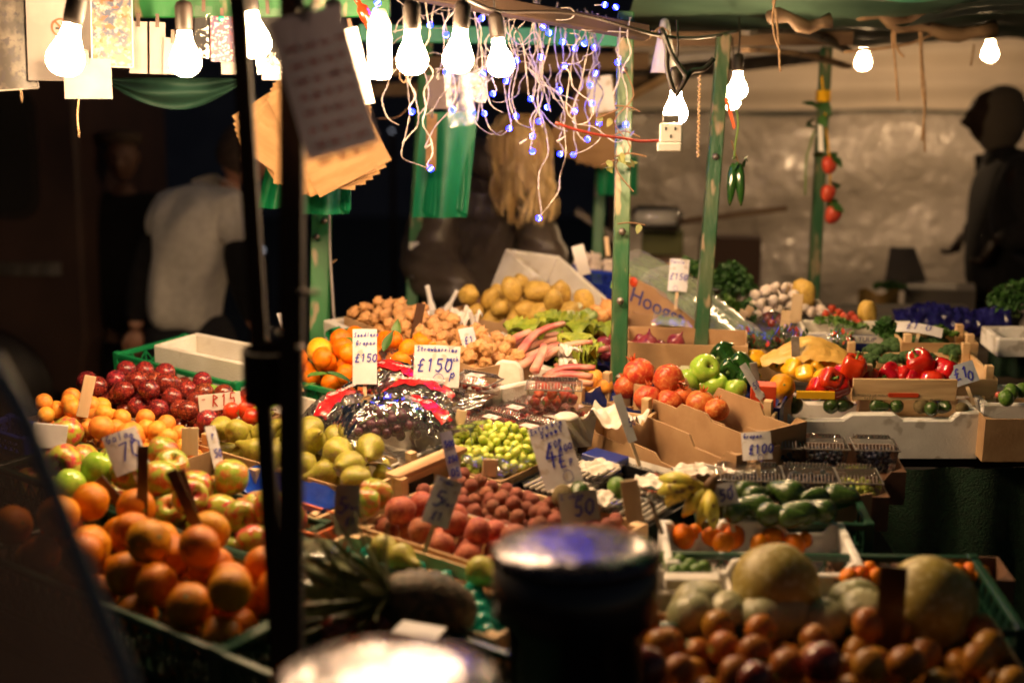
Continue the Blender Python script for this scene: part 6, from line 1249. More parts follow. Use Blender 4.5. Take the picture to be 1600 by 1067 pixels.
# clutter at the far back
def junk(name, u, v, d, w, h, dp, m, label, cat, roll=0, yaw=0, bev=.004): return solo(name, MB().box(-w/2, w/2, 0, dp, -h/2, h/2), m, label, cat, look(P(u, v, d), R(roll), R(yaw)), bevel=bev)
junk('wooden_plank', 1120, 340, 5.6, .55, .022, .06, M['timber'], 'long brown plank slanting across the clutter at the back', 'plank', -8); junk('metal_bar', 935, 355, 5.4, .22, .03, .03, M['steel'], 'grey metal bar slanting down behind the woman', 'bar', 35)
o = thing('plastic_roll', 'roll of clear plastic lying on boxes at the back', 'plastic roll', look(P(1025, 340, 5.6))); part('roll', MB().tube([(-.10, 0, 0), (-.07, 0, .0), (.08, 0, -.005), (.10, 0, -.01)], [.03, .05, .05, .03], 12), M['filmbag'], o); part('core', MB().tube([(-.08, 0, 0), (.08, 0, 0)], .034, 10), M['polydirty'], o)
junk('storage_box', 1035, 385, 5.8, .17, .12, .2, mat('olive_box', (.14,.15,.04), None, 8, .6), 'dull green box stacked at the back behind the lemons', 'box'); junk('storage_box', 1035, 412, 5.7, .18, .05, .2, M['timber'], 'brown wooden box under the dull green one', 'box'); junk('storage_box', 1140, 420, 6.0, .26, .26, .2, mat('dark_brown_box', (.06,.03,.018), None, 8, .8), 'dark brown box behind the parsley', 'box')
junk('storage_box', 1468, 470, 5.6, .27, .09, .25, mat('grey_box', (.10,.085,.07), None, 8, .7), 'grey brown box with pale top before the tarpaulin wall', 'box'); o = solo('black_panel', MB().prism([(-.09, -.02), (.10, -.02), (.03, .16), (-.07, .16)], .02), M['cordblack'], 'black slanting panel before the tarpaulin wall', 'panel', look(P(1415, 447, 5.9)))
o = thing('flower_sack', 'yellow and black sack with dark greens behind the radishes', 'sack', look(P(1372, 478, 5.4))); part('bag', MB().grid(lambda u, v: (.15*(u-.5), -.05*math.sin(math.pi*u), -.05 + .11*v + .01*math.sin(u*9)), 12, 8), mat('sackyellow', (.35,.20,.05), (.03,.03,.01), 9, .5), o); 
herb(look(P(1390, 452, 5.45)), .12, .06, .03, 'dark greens on top of the yellow and black sack', 17, 240, .010, 'greens', 'leaves', 'leafdark')
solo('green_cloth', MB().grid(lambda u, v: (.14*u, .01*math.sin(u*20), -.2*v), 14, 6), M['cloth'], 'green cloth hanging below the blue film at the right', 'cloth', look(P(1545, 530, 3.9)))
# ================================================================ hanging things
def sheet_at(name, u, v, d, wpx, hpx, m, label, cat, roll=0, curl=.03, yaw=0, parts=None, group=None, seed=0, edge=None):
    """a hanging sheet whose top middle is at u,v; slightly curled"""
    k = d / F; w, h = wpx*k, hpx*k; o = thing(name, label, cat, look(P(u, v, d), R(roll), R(yaw)), group)
    fn = lambda uu, vv: (w*(uu-.5), -curl*w*math.sin(3*uu + seed) - curl*h*.5*vv*vv - .0006, -h*vv)
    b = MB(); b.grid(fn, 10, 12); b.grid(lambda a_, c_: (fn(a_, c_)[0], fn(a_, c_)[1] + .0010, fn(a_, c_)[2]), 10, 12); part('sheet', b, m, o)
    if edge:
        b = MB(); q = .5*w; b.tube([fn(0, 0), fn(0, .5), fn(0, 1)], .0018, 5); b.tube([fn(1, 0), fn(1, .5), fn(1, 1)], .0018, 5); b.tube([fn(0, 1), fn(.5, 1), fn(1, 1)], .0018, 5); part('plastic_edge', b, edge, o)
    part('peg', MB().box(-.004, .004, -.006, .006, -.012, .018), M['darkpeg'], o)
    return o, w, h, fn
M['photo1'] = mat('photo1', (.08,.07,.065), (.22,.19,.16), 26, .35, lo=.42, hi=.6, c3=(.08,.07,.08))
M['photo2'] = mat('photo2', (.06,.08,.14), (.26,.19,.12), 34, .3, lo=.45, hi=.56, c3=(.35,.32,.30), spot=(.30,.10,.04), sscale=80)
M['photo3'] = mat('photo3', (.25,.02,.06), (.05,.02,.10), 60, .4, lo=.45, hi=.55, c3=(.6,.55,.5))
M['bagwhite'] = mat('bagwhite', (.7,.68,.65), (.55,.52,.48), 20, .3, .6, 30)
sheet_at('framed_picture', 8, -20, 3.15, 62, 158, M['photo1'], 'dim grey picture in a plastic sleeve at the top left corner', 'picture', roll=-4, edge=M['bagwhite'])
o, w, h, fn = sheet_at('no_smoking_notice', 92, -15, 3.15, 100, 140, M['noticepaper'], 'white no smoking notice glaring behind the large bulb', 'notice', roll=1)
b = MB(); cx, cz, r_ = .002, -.082, .021
for k in range(24):
    a, c = k*math.pi/12, (k+1)*math.pi/12; b.add([(cx+math.cos(t)*q, -.0075, cz+math.sin(t)*q) for t, q in ((a, r_), (c, r_), (c, r_-.004), (a, r_-.004))], [(0, 1, 2, 3)])
b.add([(cx-.015, -.0075, cz+.013), (cx-.012, -.0075, cz+.016), (cx+.015, -.0075, cz-.013), (cx+.012, -.0075, cz-.016)], [(0, 1, 2, 3)]); part('red_ring', b, M['printred'], o)
b = MB(); b.box(cx-.012, cx+.013, -.0070, -.0068, cz-.004, cz+.001); b.add([(cx+.004, -.0069, cz+.002), (cx+.007, -.0069, cz+.002), (cx+.006, -.0069, cz+.012), (cx+.002, -.0069, cz+.012)], [(0, 1, 2, 3)]); part('cigarette', b, M['inkblack'], o)
sheet_at('paper_note', 136, 92, 3.1, 72, 62, M['noticepaper'], 'small white note below the no smoking notice', 'notice', roll=0, seed=1)
sheet_at('colour_photo', 174, -5, 3.12, 62, 108, M['photo2'], 'colour photograph in a shiny sleeve left of the pale strips', 'picture', roll=1.5, edge=M['bagwhite'], seed=2)
sheet_at('paper_strip', 216, 34, 3.2, 27, 80, M['noticepaper'], 'left of the two pale paper strips', 'paper strip', roll=2); sheet_at('paper_strip', 246, 35, 3.2, 24, 80, M['noticepaper'], 'right of the two pale paper strips', 'paper strip', roll=2, seed=1)
sheet_at('paper_strip', 270, 60, 3.2, 26, 56, M['noticepaper'], 'short pale strip left of the small postcard, behind the bulb', 'paper strip', roll=4, seed=2)
sheet_at('postcard', 347, 26, 3.2, 36, 70, M['photo3'], 'small purple and red postcard hanging by the dark slanting post', 'postcard', roll=1)
sheet_at('clear_sleeve', 318, 10, 3.22, 26, 80, M['filmbag'], 'narrow clear sleeve between bulb and postcard', 'plastic sleeve', roll=3); sheet_at('paper_strip', 362, 74, 3.24, 34, 42, M['noticepaper'], 'pale strip under the small postcard', 'paper strip', seed=3)
sheet_at('clear_sleeve', 418, 14, 3.22, 46, 100, M['filmbag'], 'clear striped sleeve between the two dark posts', 'plastic sleeve', roll=-2, seed=1); sheet_at('paper_strip', 424, 95, 3.24, 30, 30, M['paper'], 'white paper bottom showing under the clear striped sleeve', 'paper strip', seed=4)
b = MB(); b.lathe([(0, -.012), (.008, -.002), (.0075, .004), (.003, .007), (0, .004)], 10); solo('heart_charm', b, M['tealliner'], 'tiny teal heart charm above the postcard', 'charm', Matrix.Translation(P(346, 30, 3.15)) @ Matrix.Scale(.4, 4, (0, 1, 0)))
# dark backlit notice near the viewer
M['backlit'] = bpy.data.materials.new('backlit'); M['backlit'].use_nodes = True; n_ = M['backlit'].node_tree; n_.nodes.clear(); o_ = n_.nodes.new('ShaderNodeOutputMaterial'); a_ = n_.nodes.new('ShaderNodeMixShader'); a_.inputs[0].default_value = .34
q_ = n_.nodes.new('ShaderNodeBsdfDiffuse'); q_.inputs[0].default_value = (.34,.27,.24,1); r_ = n_.nodes.new('ShaderNodeBsdfTranslucent'); r_.inputs[0].default_value = (.5,.48,.55,1); n_.links.new(q_.outputs[0], a_.inputs[1]); n_.links.new(r_.outputs[0], a_.inputs[2]); n_.links.new(a_.outputs[0], o_.inputs[0])
o, w, h, fn = sheet_at('hanging_notice', 474, 20, 1.84, 118, 222, M['backlit'], 'large dark backlit notice with lines of red handwriting', 'notice', roll=-15, curl=.10, yaw=8)
g = random.Random(5); b = MB()
for ln in range(8):
    z = -.045 - ln*.021; x = -.036; 
    while x < .035:
        wd = g.uniform(.008, .02)
        for q in range(3): 
            x0 = x + wd*q/3; b.add([(x0, fn(x0/w + .5, -z/h)[1] - .0012, z), (x0 + wd*.30, fn((x0+wd*.3)/w + .5, -z/h)[1] - .0012, z + g.uniform(-.003, .003)), (x0 + wd*.30, fn((x0+wd*.3)/w + .5, -z/h)[1] - .0012, z + g.uniform(.003, .008)), (x0, fn(x0/w + .5, -z/h)[1] - .0012, z + g.uniform(.003, .008))], [(0, 1, 2, 3)])
        x += wd + .005
part('red_writing', b, M['inkred'], o)
sheet_at('white_paper', 548, 44, 2.88, 22, 120, M['paper'], 'white paper edge glaring behind the large dark notice', 'paper', roll=-12, curl=.2)
b = MB(); b.tube(smooth([(-.02, 0, .04), (-.012, 0, .01), (0, 0, 0), (.012, .0, .012)]), .005, 6); solo('clip', b, M['cordblack'], 'black hook the large dark notice hangs from', 'hook', Matrix.Translation(P(480, 14, 1.83)))
# fans of brown paper bags on a nail
def bag_fan(u, v, d, angs, lpx, wpx, label, group, seed=0, m='kraft', step=.0035, up=.12):
    """each brown bag is a thing of its own, threaded on one nail"""
    g = random.Random(seed); k = d/F; l, w = lpx*k, wpx*k
    for i, a in enumerate(angs):
        Mw = look(P(u, v, d + i*step), R(a)); b = MB(); fn = lambda uu, vv, i=i: (w*(uu-.5), .004*math.sin(vv*5 + i) + .003*N3((uu*4, vv*4, i), 2), l*(up - vv*(1)))
        b.grid(fn, 8, 10); b.grid(lambda uu, vv: (fn(uu, vv)[0], fn(uu, vv)[1] + .0016, fn(uu, vv)[2]), 8, 10)
        o = thing('paper_bag', f'brown paper bag, {ORD[i]} from the front in the fan {label}', 'paper bag', Mw, group); part('bag', b, M[m], o)
        b = MB(); b.add([(w*.5, -.0006, l*(up-1)), (w*.5 - .012, -.0012, l*(up-1)), (w*.5, -.0012, l*(up-1) + .012)], [(0, 1, 2)]); part('folded_corner', b, M[m], o)
bag_fan(499, 172, 3.42, [-27, -21, -15, -9, -3, 5, 36, 41, 45, 49, 53, 58], 172, 128, 'behind the dark notice', 'brown paper bags behind the dark notice', 1, up=.30)
bag_fan(945, 150, 4.75, [2, 12, 17, 22, 27, 34], 120, 80, 'above the green bag', 'brown paper bags beside the blonde woman', 2)
def green_bag(u, v, d, wpx, hpx, label, n=5, skew=.0, group=None):
    k = d/F; w, h = wpx*k, hpx*k; o = thing('carrier_bag', label, 'carrier bag', look(P(u, v, d)), 'green plastic carrier bags')
    for i in range(n):
        fn = lambda a_, c_, i=i: (w*(a_-.5)*(1 - .04*i) + skew*c_*h + .004*i, .012*math.sin(a_*9 + i)*(.3 + c_) + i*.006, -h*c_*(1 - .02*i))
        part('layer', MB().grid(fn, 18, 12), M['bag_green'], o)
    return o
M['bag_green'] = mat('bag_green', (.003,.22,.085), (.002,.16,.06), 9, .42, .35, 24, stretch=(1,1,.2))
green_bag(702, 175, 3.9, 86, 165, 'bright green carrier bags hanging right of the slim green post', skew=-.10); green_bag(505, 215, 3.6, 76, 120, 'green carrier bags showing under the brown paper bags'); green_bag(450, 225, 3.65, 52, 100, 'pleated green bag edge left of the thick dark post', skew=-.25); green_bag(965, 245, 5.0, 60, 60, 'green bag hanging at the back under the distant paper bags', 3)
o = sheet_at('clear_bag', 712, 100, 3.75, 42, 96, M['filmdim'], 'clear plastic bags crumpled above the green carrier bags', 'plastic bag', roll=-6, seed=2)[0]
sheet_at('clear_bag', 684, 118, 3.8, 36, 52, M['backlit'], 'whitish plastic bag with red edge left of the clear bags', 'plastic bag', seed=3); sheet_at('card_strip', 675, 178, 3.8, 16, 88, M['kraft'], 'narrow brown card strip beside the green carrier bags', 'card strip', roll=2)
sheet_at('clear_bag', 742, 108, 3.85, 34, 52, M['filmdim'], 'second clear plastic bag at the right of the crumpled ones', 'plastic bag', seed=5); sheet_at('price_sign', 935, 120, 4.4, 40, 55, M['signcard'], 'pale card hanging behind the blue fairy lights', 'price sign', roll=-8)
b = MB(); b.tube(smooth([(0, 0, 0), (.012, 0, -.02), (.02, 0, -.045)]), [.004]*3 + [.009]*3 + [.006, .005, .002], 8); solo('red_chilli', b, M['redpepper'], 'single red chilli hanging at the top beside the blue lights', 'chilli', Matrix.Translation(P(556, -2, 3.0)) @ Matrix.Scale(1.5, 4))
b = MB(); b.tube(smooth([(0, 0, .02), (.0, 0, 0), (.010, 0, -.012), (.016, 0, 0), (.012, 0, .008)]), .0016, 6); solo('brass_hook', b, M['wood'], 'small brass hook hanging near the thin white cable', 'hook', Matrix.Translation(P(625, 122, 3.5)))
# blue icicle lights
LED = [(590,5,3.0),(587,18,3.0),(644,175,3.05),(707,172,3.2),(738,176,3.25),(757,178,3.3),(673,264,3.05),(796,201,3.3),(770,147,3.2),(791,127,3.25),(807,95,3.3),(697,113,3.2),(672,40,3.1),(697,55,3.15),(753,29,3.2),(849,43,3.35),(858,52,3.4),(879,66,3.4),(898,76,3.45),(913,69,3.4),(928,75,3.5),(926,40,3.4),(845,90,3.3),(755,115,3.2),(875,142,3.4),(829,155,3.3),(855,168,3.35),(898,174,3.45),(925,162,3.5),(936,193,3.5),(842,190,3.35),(832,213,3.3),(832,237,3.3),(875,241,3.4),(896,242,3.45),(918,218,3.5),(842,341,3.35),(978,195,3.3),(965,98,3.3),(930,115,3.5),(922,133,3.45),(806,182,3.3),(945,8,3.2),(962,12,3.25),(882,104,3.4),(713,96,3.2)]
il = thing('fairy_lights', 'tangled blue icicle fairy lights with white twisted wires', 'fairy lights', Matrix.Translation(P(780, 20, 3.3)))
o0 = P(780, 20, 3.3); g = random.Random(12)
LEDM = MB().lathe([(0, -.0066), (.0048, -.0048), (.0063, -.0016)], 10).lathe([(.0063, -.0016), (.0064, .0016)], 10, m=1).lathe([(.0064, .0016), (.0048, .0052), (.0018, .0068), (0, .0068)], 10).mesh('led', [M['blue_led'], M['led_core']])
def twisted(pts, r=.0010, tw=.0014):
    pts = smooth(pts, 6); b = MB()
    for ph in (0, math.pi): b.tube([p - o0 + Vector((math.cos(i*1.1 + ph)*tw, math.sin(i*1.1 + ph)*tw, 0)) for i, p in enumerate(pts)], r, 4)
    return b
def top_at(u): return 2 + max(0, (u - 780))*.17 + g.uniform(-10, 6)
for i, (u, v, d) in enumerate(LED):
    u0 = min(985, max(595, u + g.uniform(-22, 22))); v0 = top_at(u0) - 4; n = max(3, int((v - v0)/28) + 1)
    if v - v0 < 12: pts = [P(u0, v0 - 8, d), P(u, v, d)]
    else:
        pts = [P(u0 + (u-u0)*t + g.uniform(-12, 12)*math.sin(math.pi*t), v0 + (v-v0)*t + (12*math.sin(math.pi*t) if i % 3 == 0 else 0), d + .02*g.uniform(-1, 1)) for t in [j/n for j in range(n)]] + [P(u + g.uniform(-6, 6), v - 7, d), P(u, v, d)]
    dr = part('drop_cable', twisted(pts), M['cordwhite'], il)
    link('led', LEDM, dr, Matrix.Translation(P(u, v, d) - o0) @ rndrot(.4))
for q in ([(640, 90), (637, 130), (640, 175), (634, 210), (628, 245), (655, 258), (672, 264)], [(757, 178), (765, 200), (782, 212), (796, 201)], [(738, 176), (745, 195), (768, 210), (785, 205)], [(720, 100), (716, 140), (705, 170), (680, 198), (664, 230)], [(880, 190), (884, 240), (875, 275), (873, 298), (860, 318), (842, 341)], [(978, 195), (975, 215), (960, 222), (930, 200), (905, 195)], [(935, 195), (938, 215), (920, 232), (896, 242)], [(760, 60), (758, 110), (765, 160), (785, 176)], [(805, 100), (795, 150), (808, 190), (830, 200)], [(970, 30), (966, 90), (968, 120), (957, 150)], [(800, 40), (815, 60), (822, 110), (826, 150)], [(860, 60), (845, 120), (840, 160), (848, 200)], [(900, 60), (890, 120), (885, 170), (898, 190)], [(690, 20), (700, 60), (690, 100), (680, 120)], [(740, 10), (748, 60), (760, 100), (755, 115)], [(620, 0), (660, 25), (700, 10), (740, 30), (780, 15)], [(840, 35), (880, 28), (915, 48), (950, 40)], [(800, 20), (790, 45), (812, 70), (835, 50), (850, 75)], [(810, 60), (830, 100), (850, 140), (860, 175)], [(925, 45), (915, 95), (905, 140), (890, 180)]):
    part('drop_cable', twisted([P(u, v, 3.28 + .04*math.sin(u)) for u, v in q]), M['cordwhite'], il)
for k in range(30):
    u, v = g.uniform(640, 960), g.uniform(15, 110); d_ = g.uniform(3.15, 3.5); q = [P(u, v, d_)]; a = g.uniform(0, 6.28)
    for j in range(g.randint(5, 9)):
        a += g.uniform(-1.1, 1.1); u += 15*math.cos(a); v += 12*math.sin(a) + 6; q.append(P(u, v, d_ + g.uniform(-.02, .02)))
    part('drop_cable', twisted(q), M['cordwhite'], il)
for (u, v) in ((664, 232), (870, 222), (812, 225), (742, 155)): part('unlit_led', MB().tube([P(u, v, 3.25) - o0, P(u + 12, v - 8, 3.25) - o0], [.0035, .002], 6), M['cordwhite'], il)
# chillies, strings of peppers, leaves on posts
def leafset(o, pts, l, m, org, seed=0):
    g = random.Random(seed)
    for (u, v, d) in pts:
        b = MB(); b.grid(lambda uu, vv: (l*uu, l*.3*math.sin(math.pi*uu**.8)*(2*vv-1), -.3*l*uu*uu), 6, 4); part('leaf', b, m, o, Matrix.Translation(P(u, v, d) - org) @ Euler((g.uniform(-.8, .8), g.uniform(-.6, .9), g.uniform(0, 6.28))).to_matrix().to_4x4())
c0 = P(1152, 240, 3.5); o = thing('chilli_string', 'two long dark green chillies hanging beside the worn post', 'chillies', Matrix.Translation(c0))
for (a_, c_) in (((1146, 255), (1140, 322)), ((1155, 255), (1158, 322))):
    p, q = P(*a_, 3.5) - c0, P(*c_, 3.5) - c0; part('chilli', MB().tube([p, p.lerp(q, .1), p.lerp(q, .3), p.lerp(q, .6), p.lerp(q, .85), q], [.004, .010, .012, .011, .007, .002], 10), M['darkpepper'], o)
part('string', MB().tube([p - c0 for p in smooth(px([(1148, 165), (1152, 180), (1153, 200), (1149, 225), (1147, 250)], 3.5))], .0025, 5), M['stemgreen'], o); part('stem', MB().tube([p - c0 for p in smooth(px([(1143, 220), (1149, 240), (1155, 258)], 3.5))], .002, 5), M['stembrown'], o)
part('red_ribbon', MB().add([tuple(P(u, v, 3.52) - c0) for u, v in ((1132, 155), (1138, 152), (1149, 198), (1146, 203))], [(0, 1, 2, 3)]), M['printred'], o)
leafset(o, [(1150, 245, 3.49), (1158, 244, 3.49), (1163, 250, 3.5), (1154, 252, 3.48), (1170, 243, 3.5)], .026, M['leafdark'], c0, 3)
M['hollowpepper'] = mat('hollowpepper', (.62,.10,.05), (.55,.05,.03), 20, .3, unit=1); c0 = P(1285, 170, 4.6); o = thing('pepper_string', 'string of three hollow red peppers with leaves on the thin post', 'pepper string', Matrix.Translation(c0))
part('string', MB().tube([p - c0 for p in smooth(px([(1284, 120), (1288, 160), (1291, 200), (1296, 250), (1299, 330)], 4.6))], .003, 5), M['yellowpepper'], o)
for i, (u, v, r) in enumerate(((1295, 257, .026), (1293, 301, .025), (1301, 334, .028))):
    b = MB(); b.lathe([(.2, .95), (.6, .9), (.95, .5), (1, 0), (.88, -.5), (.6, -.95), (.2, -1.15), (0, -1.18)], 20, lobes=lambda t, z: 1 + .12*math.cos(3*t)); c_ = part('pepper', b, M['hollowpepper'], o, Matrix.Translation(P(u, v, 4.58) - c0) @ Matrix.Rotation(R(10*i), 4, 'Y') @ Matrix.Diagonal((r*.95, r*.9, r*1.05, 1)))
part('ribbon', MB().add([tuple(P(u, v, 4.57) - c0) for u, v in ((1278, 195), (1285, 193), (1287, 240), (1279, 242))], [(0, 1, 2, 3)]), M['paper'], o)
leafset(o, [(1275, 165, 4.6), (1290, 170, 4.6), (1282, 180, 4.58), (1270, 185, 4.6), (1295, 185, 4.6), (1285, 160, 4.6), (1277, 200, 4.6), (1300, 243, 4.57), (1285, 245, 4.58), (1304, 285, 4.57), (1290, 284, 4.58), (1308, 312, 4.57), (1296, 318, 4.57), (1310, 240, 4.6)], .055, M['leafdark'], c0, 4)
rope(px([(1272, 205), (1265, 230), (1260, 250), (1258, 305)], 4.6), .0035, M['stemgreen'], 'dry dangling stem left of the string of red peppers', 'dry_stem', 'stem')
c0 = P(975, 240, 3.3); o = thing('dried_vine', 'dry leafy twigs twisted round the scratched middle post', 'vine', Matrix.Translation(c0))
for q in ([(972, 100), (990, 150), (960, 190), (985, 230), (962, 260), (990, 300)], [(960, 165), (985, 168), (1000, 175)], [(955, 215), (975, 205), (1000, 215)], [(960, 245), (985, 240), (1010, 245)], [(965, 350), (985, 348), (1008, 352)], [(940, 258), (965, 250), (985, 262)], [(968, 170), (945, 180), (930, 185)]):
    part('twig', MB().tube([p - c0 for p in smooth(px(q, 3.3))], .0018, 5), M['leaf_dry'] if 'leaf_dry' in M else M['stembrown'], o)
M['leaf_dry'] = mat('leaf_dry', (.10,.13,.03), (.16,.15,.05), 20, .6)
leafset(o, [(950, 250, 3.3), (965, 245, 3.28), (975, 255, 3.28), (985, 248, 3.28), (960, 262, 3.28), (990, 258, 3.29), (972, 238, 3.28), (948, 258, 3.3), (980, 175, 3.28), (962, 160, 3.28), (955, 185, 3.29), (990, 205, 3.28), (1000, 350, 3.3), (940, 180, 3.3), (975, 268, 3.28)], .026, M['leaf_dry'], c0, 5)

# ================================================================ price signs
price_sign(209, 735, 55, 66, [('Gala', .06, .80, .17, 1.0), ('70', .26, .28, .36, 1.5), ('8', .68, .62, .20, 1.2)], 'card tilted left, reading Gala 70, between apples and apricots', roll=-18, dz=.075, seed=1)
price_sign(345, 735, 22, 72, [('50', .2, .3, .4, 1.3), ('P', .3, .7, .3, 1)], 'narrow blue scrawled card beside the slanting dark post', roll=5, dz=.055, yaw=45, seed=2)
price_sign(570, 600, 38, 88, [('Seedless', .05, .85, .13, .9, .05), ('Grapes', .12, .70, .14, .9, .05), ('£150', .08, .40, .24, 1.4)], 'tall card reading Seedless Grapes £150 in front of the clementines', roll=1, dz=.085, seed=3)
price_sign(467, 578, 16, 94, [('50', .1, .3, .5, 1), ], 'thin card seen edge on, left of the tall grape card', roll=3, dz=.08, yaw=62, seed=4, inkm=M['inkred'])
price_sign(681, 604, 72, 66, [('Strawberries', .05, .85, .075, 1.0), ('£150', .06, .36, .20, 1.7), ('p', .78, .22, .16, 1.2), ('each', .70, .64, .07, .9)], 'square card reading Strawberries £150 each by the last clementine', roll=3, dz=.085, ring=(.55, .14, .13), seed=5, lw=.002)
price_sign(741, 562, 26, 52, [('£1', .15, .5, .32, 1.3), ('80', .15, .12, .3, 1.2)], 'small card at the right end of the walnuts', roll=-6, dz=.06, yaw=25, seed=6)
price_sign(655, 498, 28, 20, [('no', .2, .3, .2, 1)], 'small white card lying on the walnuts at the back', roll=8, dz=.085, seed=7)
price_sign(882, 758, 62, 100, [('Extra big', .04, .90, .10, .9, .1), ('Sweet', .26, .80, .12, 1.0, .1), ('4', .20, .36, .38, 1.9), ('F0P', .40, .60, .12, 1.0, .1), ('£', .50, .36, .25, 1.4), ('100', .62, .50, .12, 1.1, .1), ('L', .52, .28, .22, 1.4), ('p', .78, .32, .13, 1)], 'large tilted card reading Extra big Sweet 4 for £100', roll=-17, dz=.04, ring=(.66, .12, .13), seed=8, lw=.0023, bendk=.1)
price_sign(714, 748, 22, 76, [('500', .1, .68, .3, 1.6), ('250', .1, .36, .3, 1.6), ('05', .1, .06, .4, 1.4)], 'narrow bluish card crowded with ink beside the lychees', roll=-3, dz=.05, yaw=30, seed=9, m=mat('bluishcard', (.34,.32,.46), (.28,.26,.38), 20, .5))
price_sign(678, 820, 44, 76, [('Plums', .15, .88, .11, .9), ('5', .18, .38, .42, 1.6), ('for', .5, .45, .16, 1.1), ('£1', .3, .12, .2, 1.2)], 'white tilted card reading Plums 5 for £1 in the peaches', roll=20, dz=.055, ring=(.35, .06, .08), seed=10)
price_sign(540, 835, 40, 78, [('5', .12, .42, .44, 1.5), ('for', .45, .5, .18, 1.1), ('£1', .45, .2, .2, 1.1)], 'dim card reading 5 for £1 above the pineapple leaves', roll=4, dz=.06, seed=11, m=mat('shadecard', (.34,.30,.26), (.28,.25,.2), 20, .6))  # darker card colour stands for its backlit, shaded face
price_sign(990, 690, 18, 78, [('950', .1, .3, .5, 1.2)], 'narrow card standing in the empty cardboard trays', roll=-9, dz=.06, yaw=40, seed=12)
price_sign(908, 815, 62, 48, [('50', .35, .2, .28, 1.7), ('Lychee', .06, .78, .10, .9)], 'pale card reading Lychee 50 behind the bollard', roll=-8, dz=.05, seed=13, m=mat('shadecard2', (.40,.37,.31), (.33,.3,.25), 20, .6))  # shade on this backlit card is put into its colour
price_sign(1184, 718, 46, 44, [('Grapes', .06, .78, .11, .9), ('£100', .20, .22, .22, 1.6)], 'card reading Grapes £100 at the corner of the blueberry tray', roll=-6, dz=.045, ring=(.6, .06, .1), seed=14)
price_sign(1137, 788, 36, 34, [('50', .2, .2, .34, 1.7), ('p', .75, .7, .16, .9)], 'small card reading 50 between bananas and avocados', roll=-14, dz=.045, seed=15)
price_sign(1192, 622, 14, 62, [('50', .1, .3, .5, 1)], 'thin card leaning by the green apples and the red carton', roll=-24, dz=.06, yaw=40, seed=16); peg(1182, 596, 12, 30, M['steel'], 'short grey peg behind the thin leaning card', roll=-12, dz=.07)
price_sign(1058, 455, 30, 52, [('Parsley', .05, .86, .12, .8), ('£150', .05, .35, .24, 1.3)], 'card at the back reading £150 in front of the lemons', roll=4, dz=.13, ring=(.4, .08, .12), seed=17)
price_sign(1510, 600, 42, 34, [('£1', .15, .3, .3, 1.7), ('0', .62, .1, .25, 1.5)], 'tilted bluish card at the right end of the red peppers', roll=-22, dz=.05, seed=18, m=mat('bluishcard2', (.30,.33,.40), (.25,.28,.34), 20, .5))
def card_edge(*a, **k): pass
for (u, v, w, h, m, lab, roll, dz) in ((128, 652, 18, 66, 'woodpeg', 'tall pale bent peg behind the apricots at the left', 14, .045), (75, 700, 52, 38, 'signcard', 'grey card corner at the left end of the apricots', 10, .04), (297, 712, 26, 44, 'woodpeg', 'broad wooden peg between plums and pears', 2, .045), (646, 535, 14, 62, 'darkpeg', 'tall dark brown peg by the walnuts and last clementines', 12, .07), (992, 815, 28, 66, 'woodpeg', 'blank pale peg standing right of the bollard', -9, .03), (845, 620, 0, 0, '', '', 0, 0),
    (1244, 572, 13, 46, 'steel', 'grey shiny peg in front of the yellow paper', -4, .055), (1153, 505, 14, 22, 'woodpeg', 'small wooden peg by the wrapped cucumbers, lower', 28, .05), (1165, 495, 12, 18, 'woodpeg', 'small wooden peg by the wrapped cucumbers, upper', 28, .06), (1226, 515, 15, 30, 'woodpeg', 'wooden peg under the garlic, left of the pair', 4, .05), (1243, 505, 17, 46, 'woodpeg', 'tall wooden peg beside the white radish box', 3, .05), (765, 745, 24, 28, 'woodpeg', 'square wooden peg at the front of the green grapes', 3, .03), (950, 400, 7, 30, 'woodpeg', 'thin wooden peg at the back by the middle post', -6, .12), (1035, 835, 7, 60, 'steel', 'thin steel rod leaning beside the white satsuma tray', -20, .06), (716, 670, 16, 30, 'woodpeg', 'short yellowish peg between red and green grapes', 12, .04)):
    if w: peg(u, v, w, h, M[m], lab, roll=roll, dz=dz)
b = MB(); o = thing('scrawled_card', 'white card with red scrawl fixed to the bright green crate', 'card', look(G(345, 640, .05), R(-4))); part('card', MB().box(-.045, .045, 0, .002, 0, .036), M['paper'], o); part('lettering', (lambda s: (setattr(s, 'v', [(x - .045, y, z) for x, y, z in s.v]), s)[1])(scrawl([('R15', .30, .25, .20, 1.6), ('-', .05, .5, .15, 1.2)], .09, .036, .0016, 3)), M['inkred'], o)

# ================================================================ people
def skin(verts, edges, sub=2, slim=1.0):
    """one continuous surface grown over a skeleton: verts (x,y,z,r)"""
    me = bpy.data.meshes.new('s'); me.from_pydata([v[:3] for v in verts], edges, []); o = bpy.data.objects.new('s', me); COL.objects.link(o)
    m1 = o.modifiers.new('skin', 'SKIN'); m1.use_smooth_shade = True; m2 = o.modifiers.new('sub', 'SUBSURF'); m2.levels = sub; m2.render_levels = sub
    if not me.skin_vertices:
        bm = bmesh.new(); bm.from_mesh(me); bm.verts.layers.skin.verify(); bm.to_mesh(me); bm.free()
    for i, v in enumerate(verts): me.skin_vertices[0].data[i].radius = (v[3]*slim if v[3] > .056 else v[3], (v[4] if len(v) > 4 else v[3])*(slim if v[3] > .056 else 1)); me.skin_vertices[0].data[i].use_root = (i == 0)
    bpy.context.view_layer.update(); dg = bpy.context.evaluated_depsgraph_get(); e = o.evaluated_get(dg); r = bpy.data.meshes.new_from_object(e, depsgraph=dg)
    b = MB(); b.add([v.co.copy() for v in r.vertices], [tuple(p.vertices) for p in r.polygons], 0, None, True); bpy.data.objects.remove(o); return b
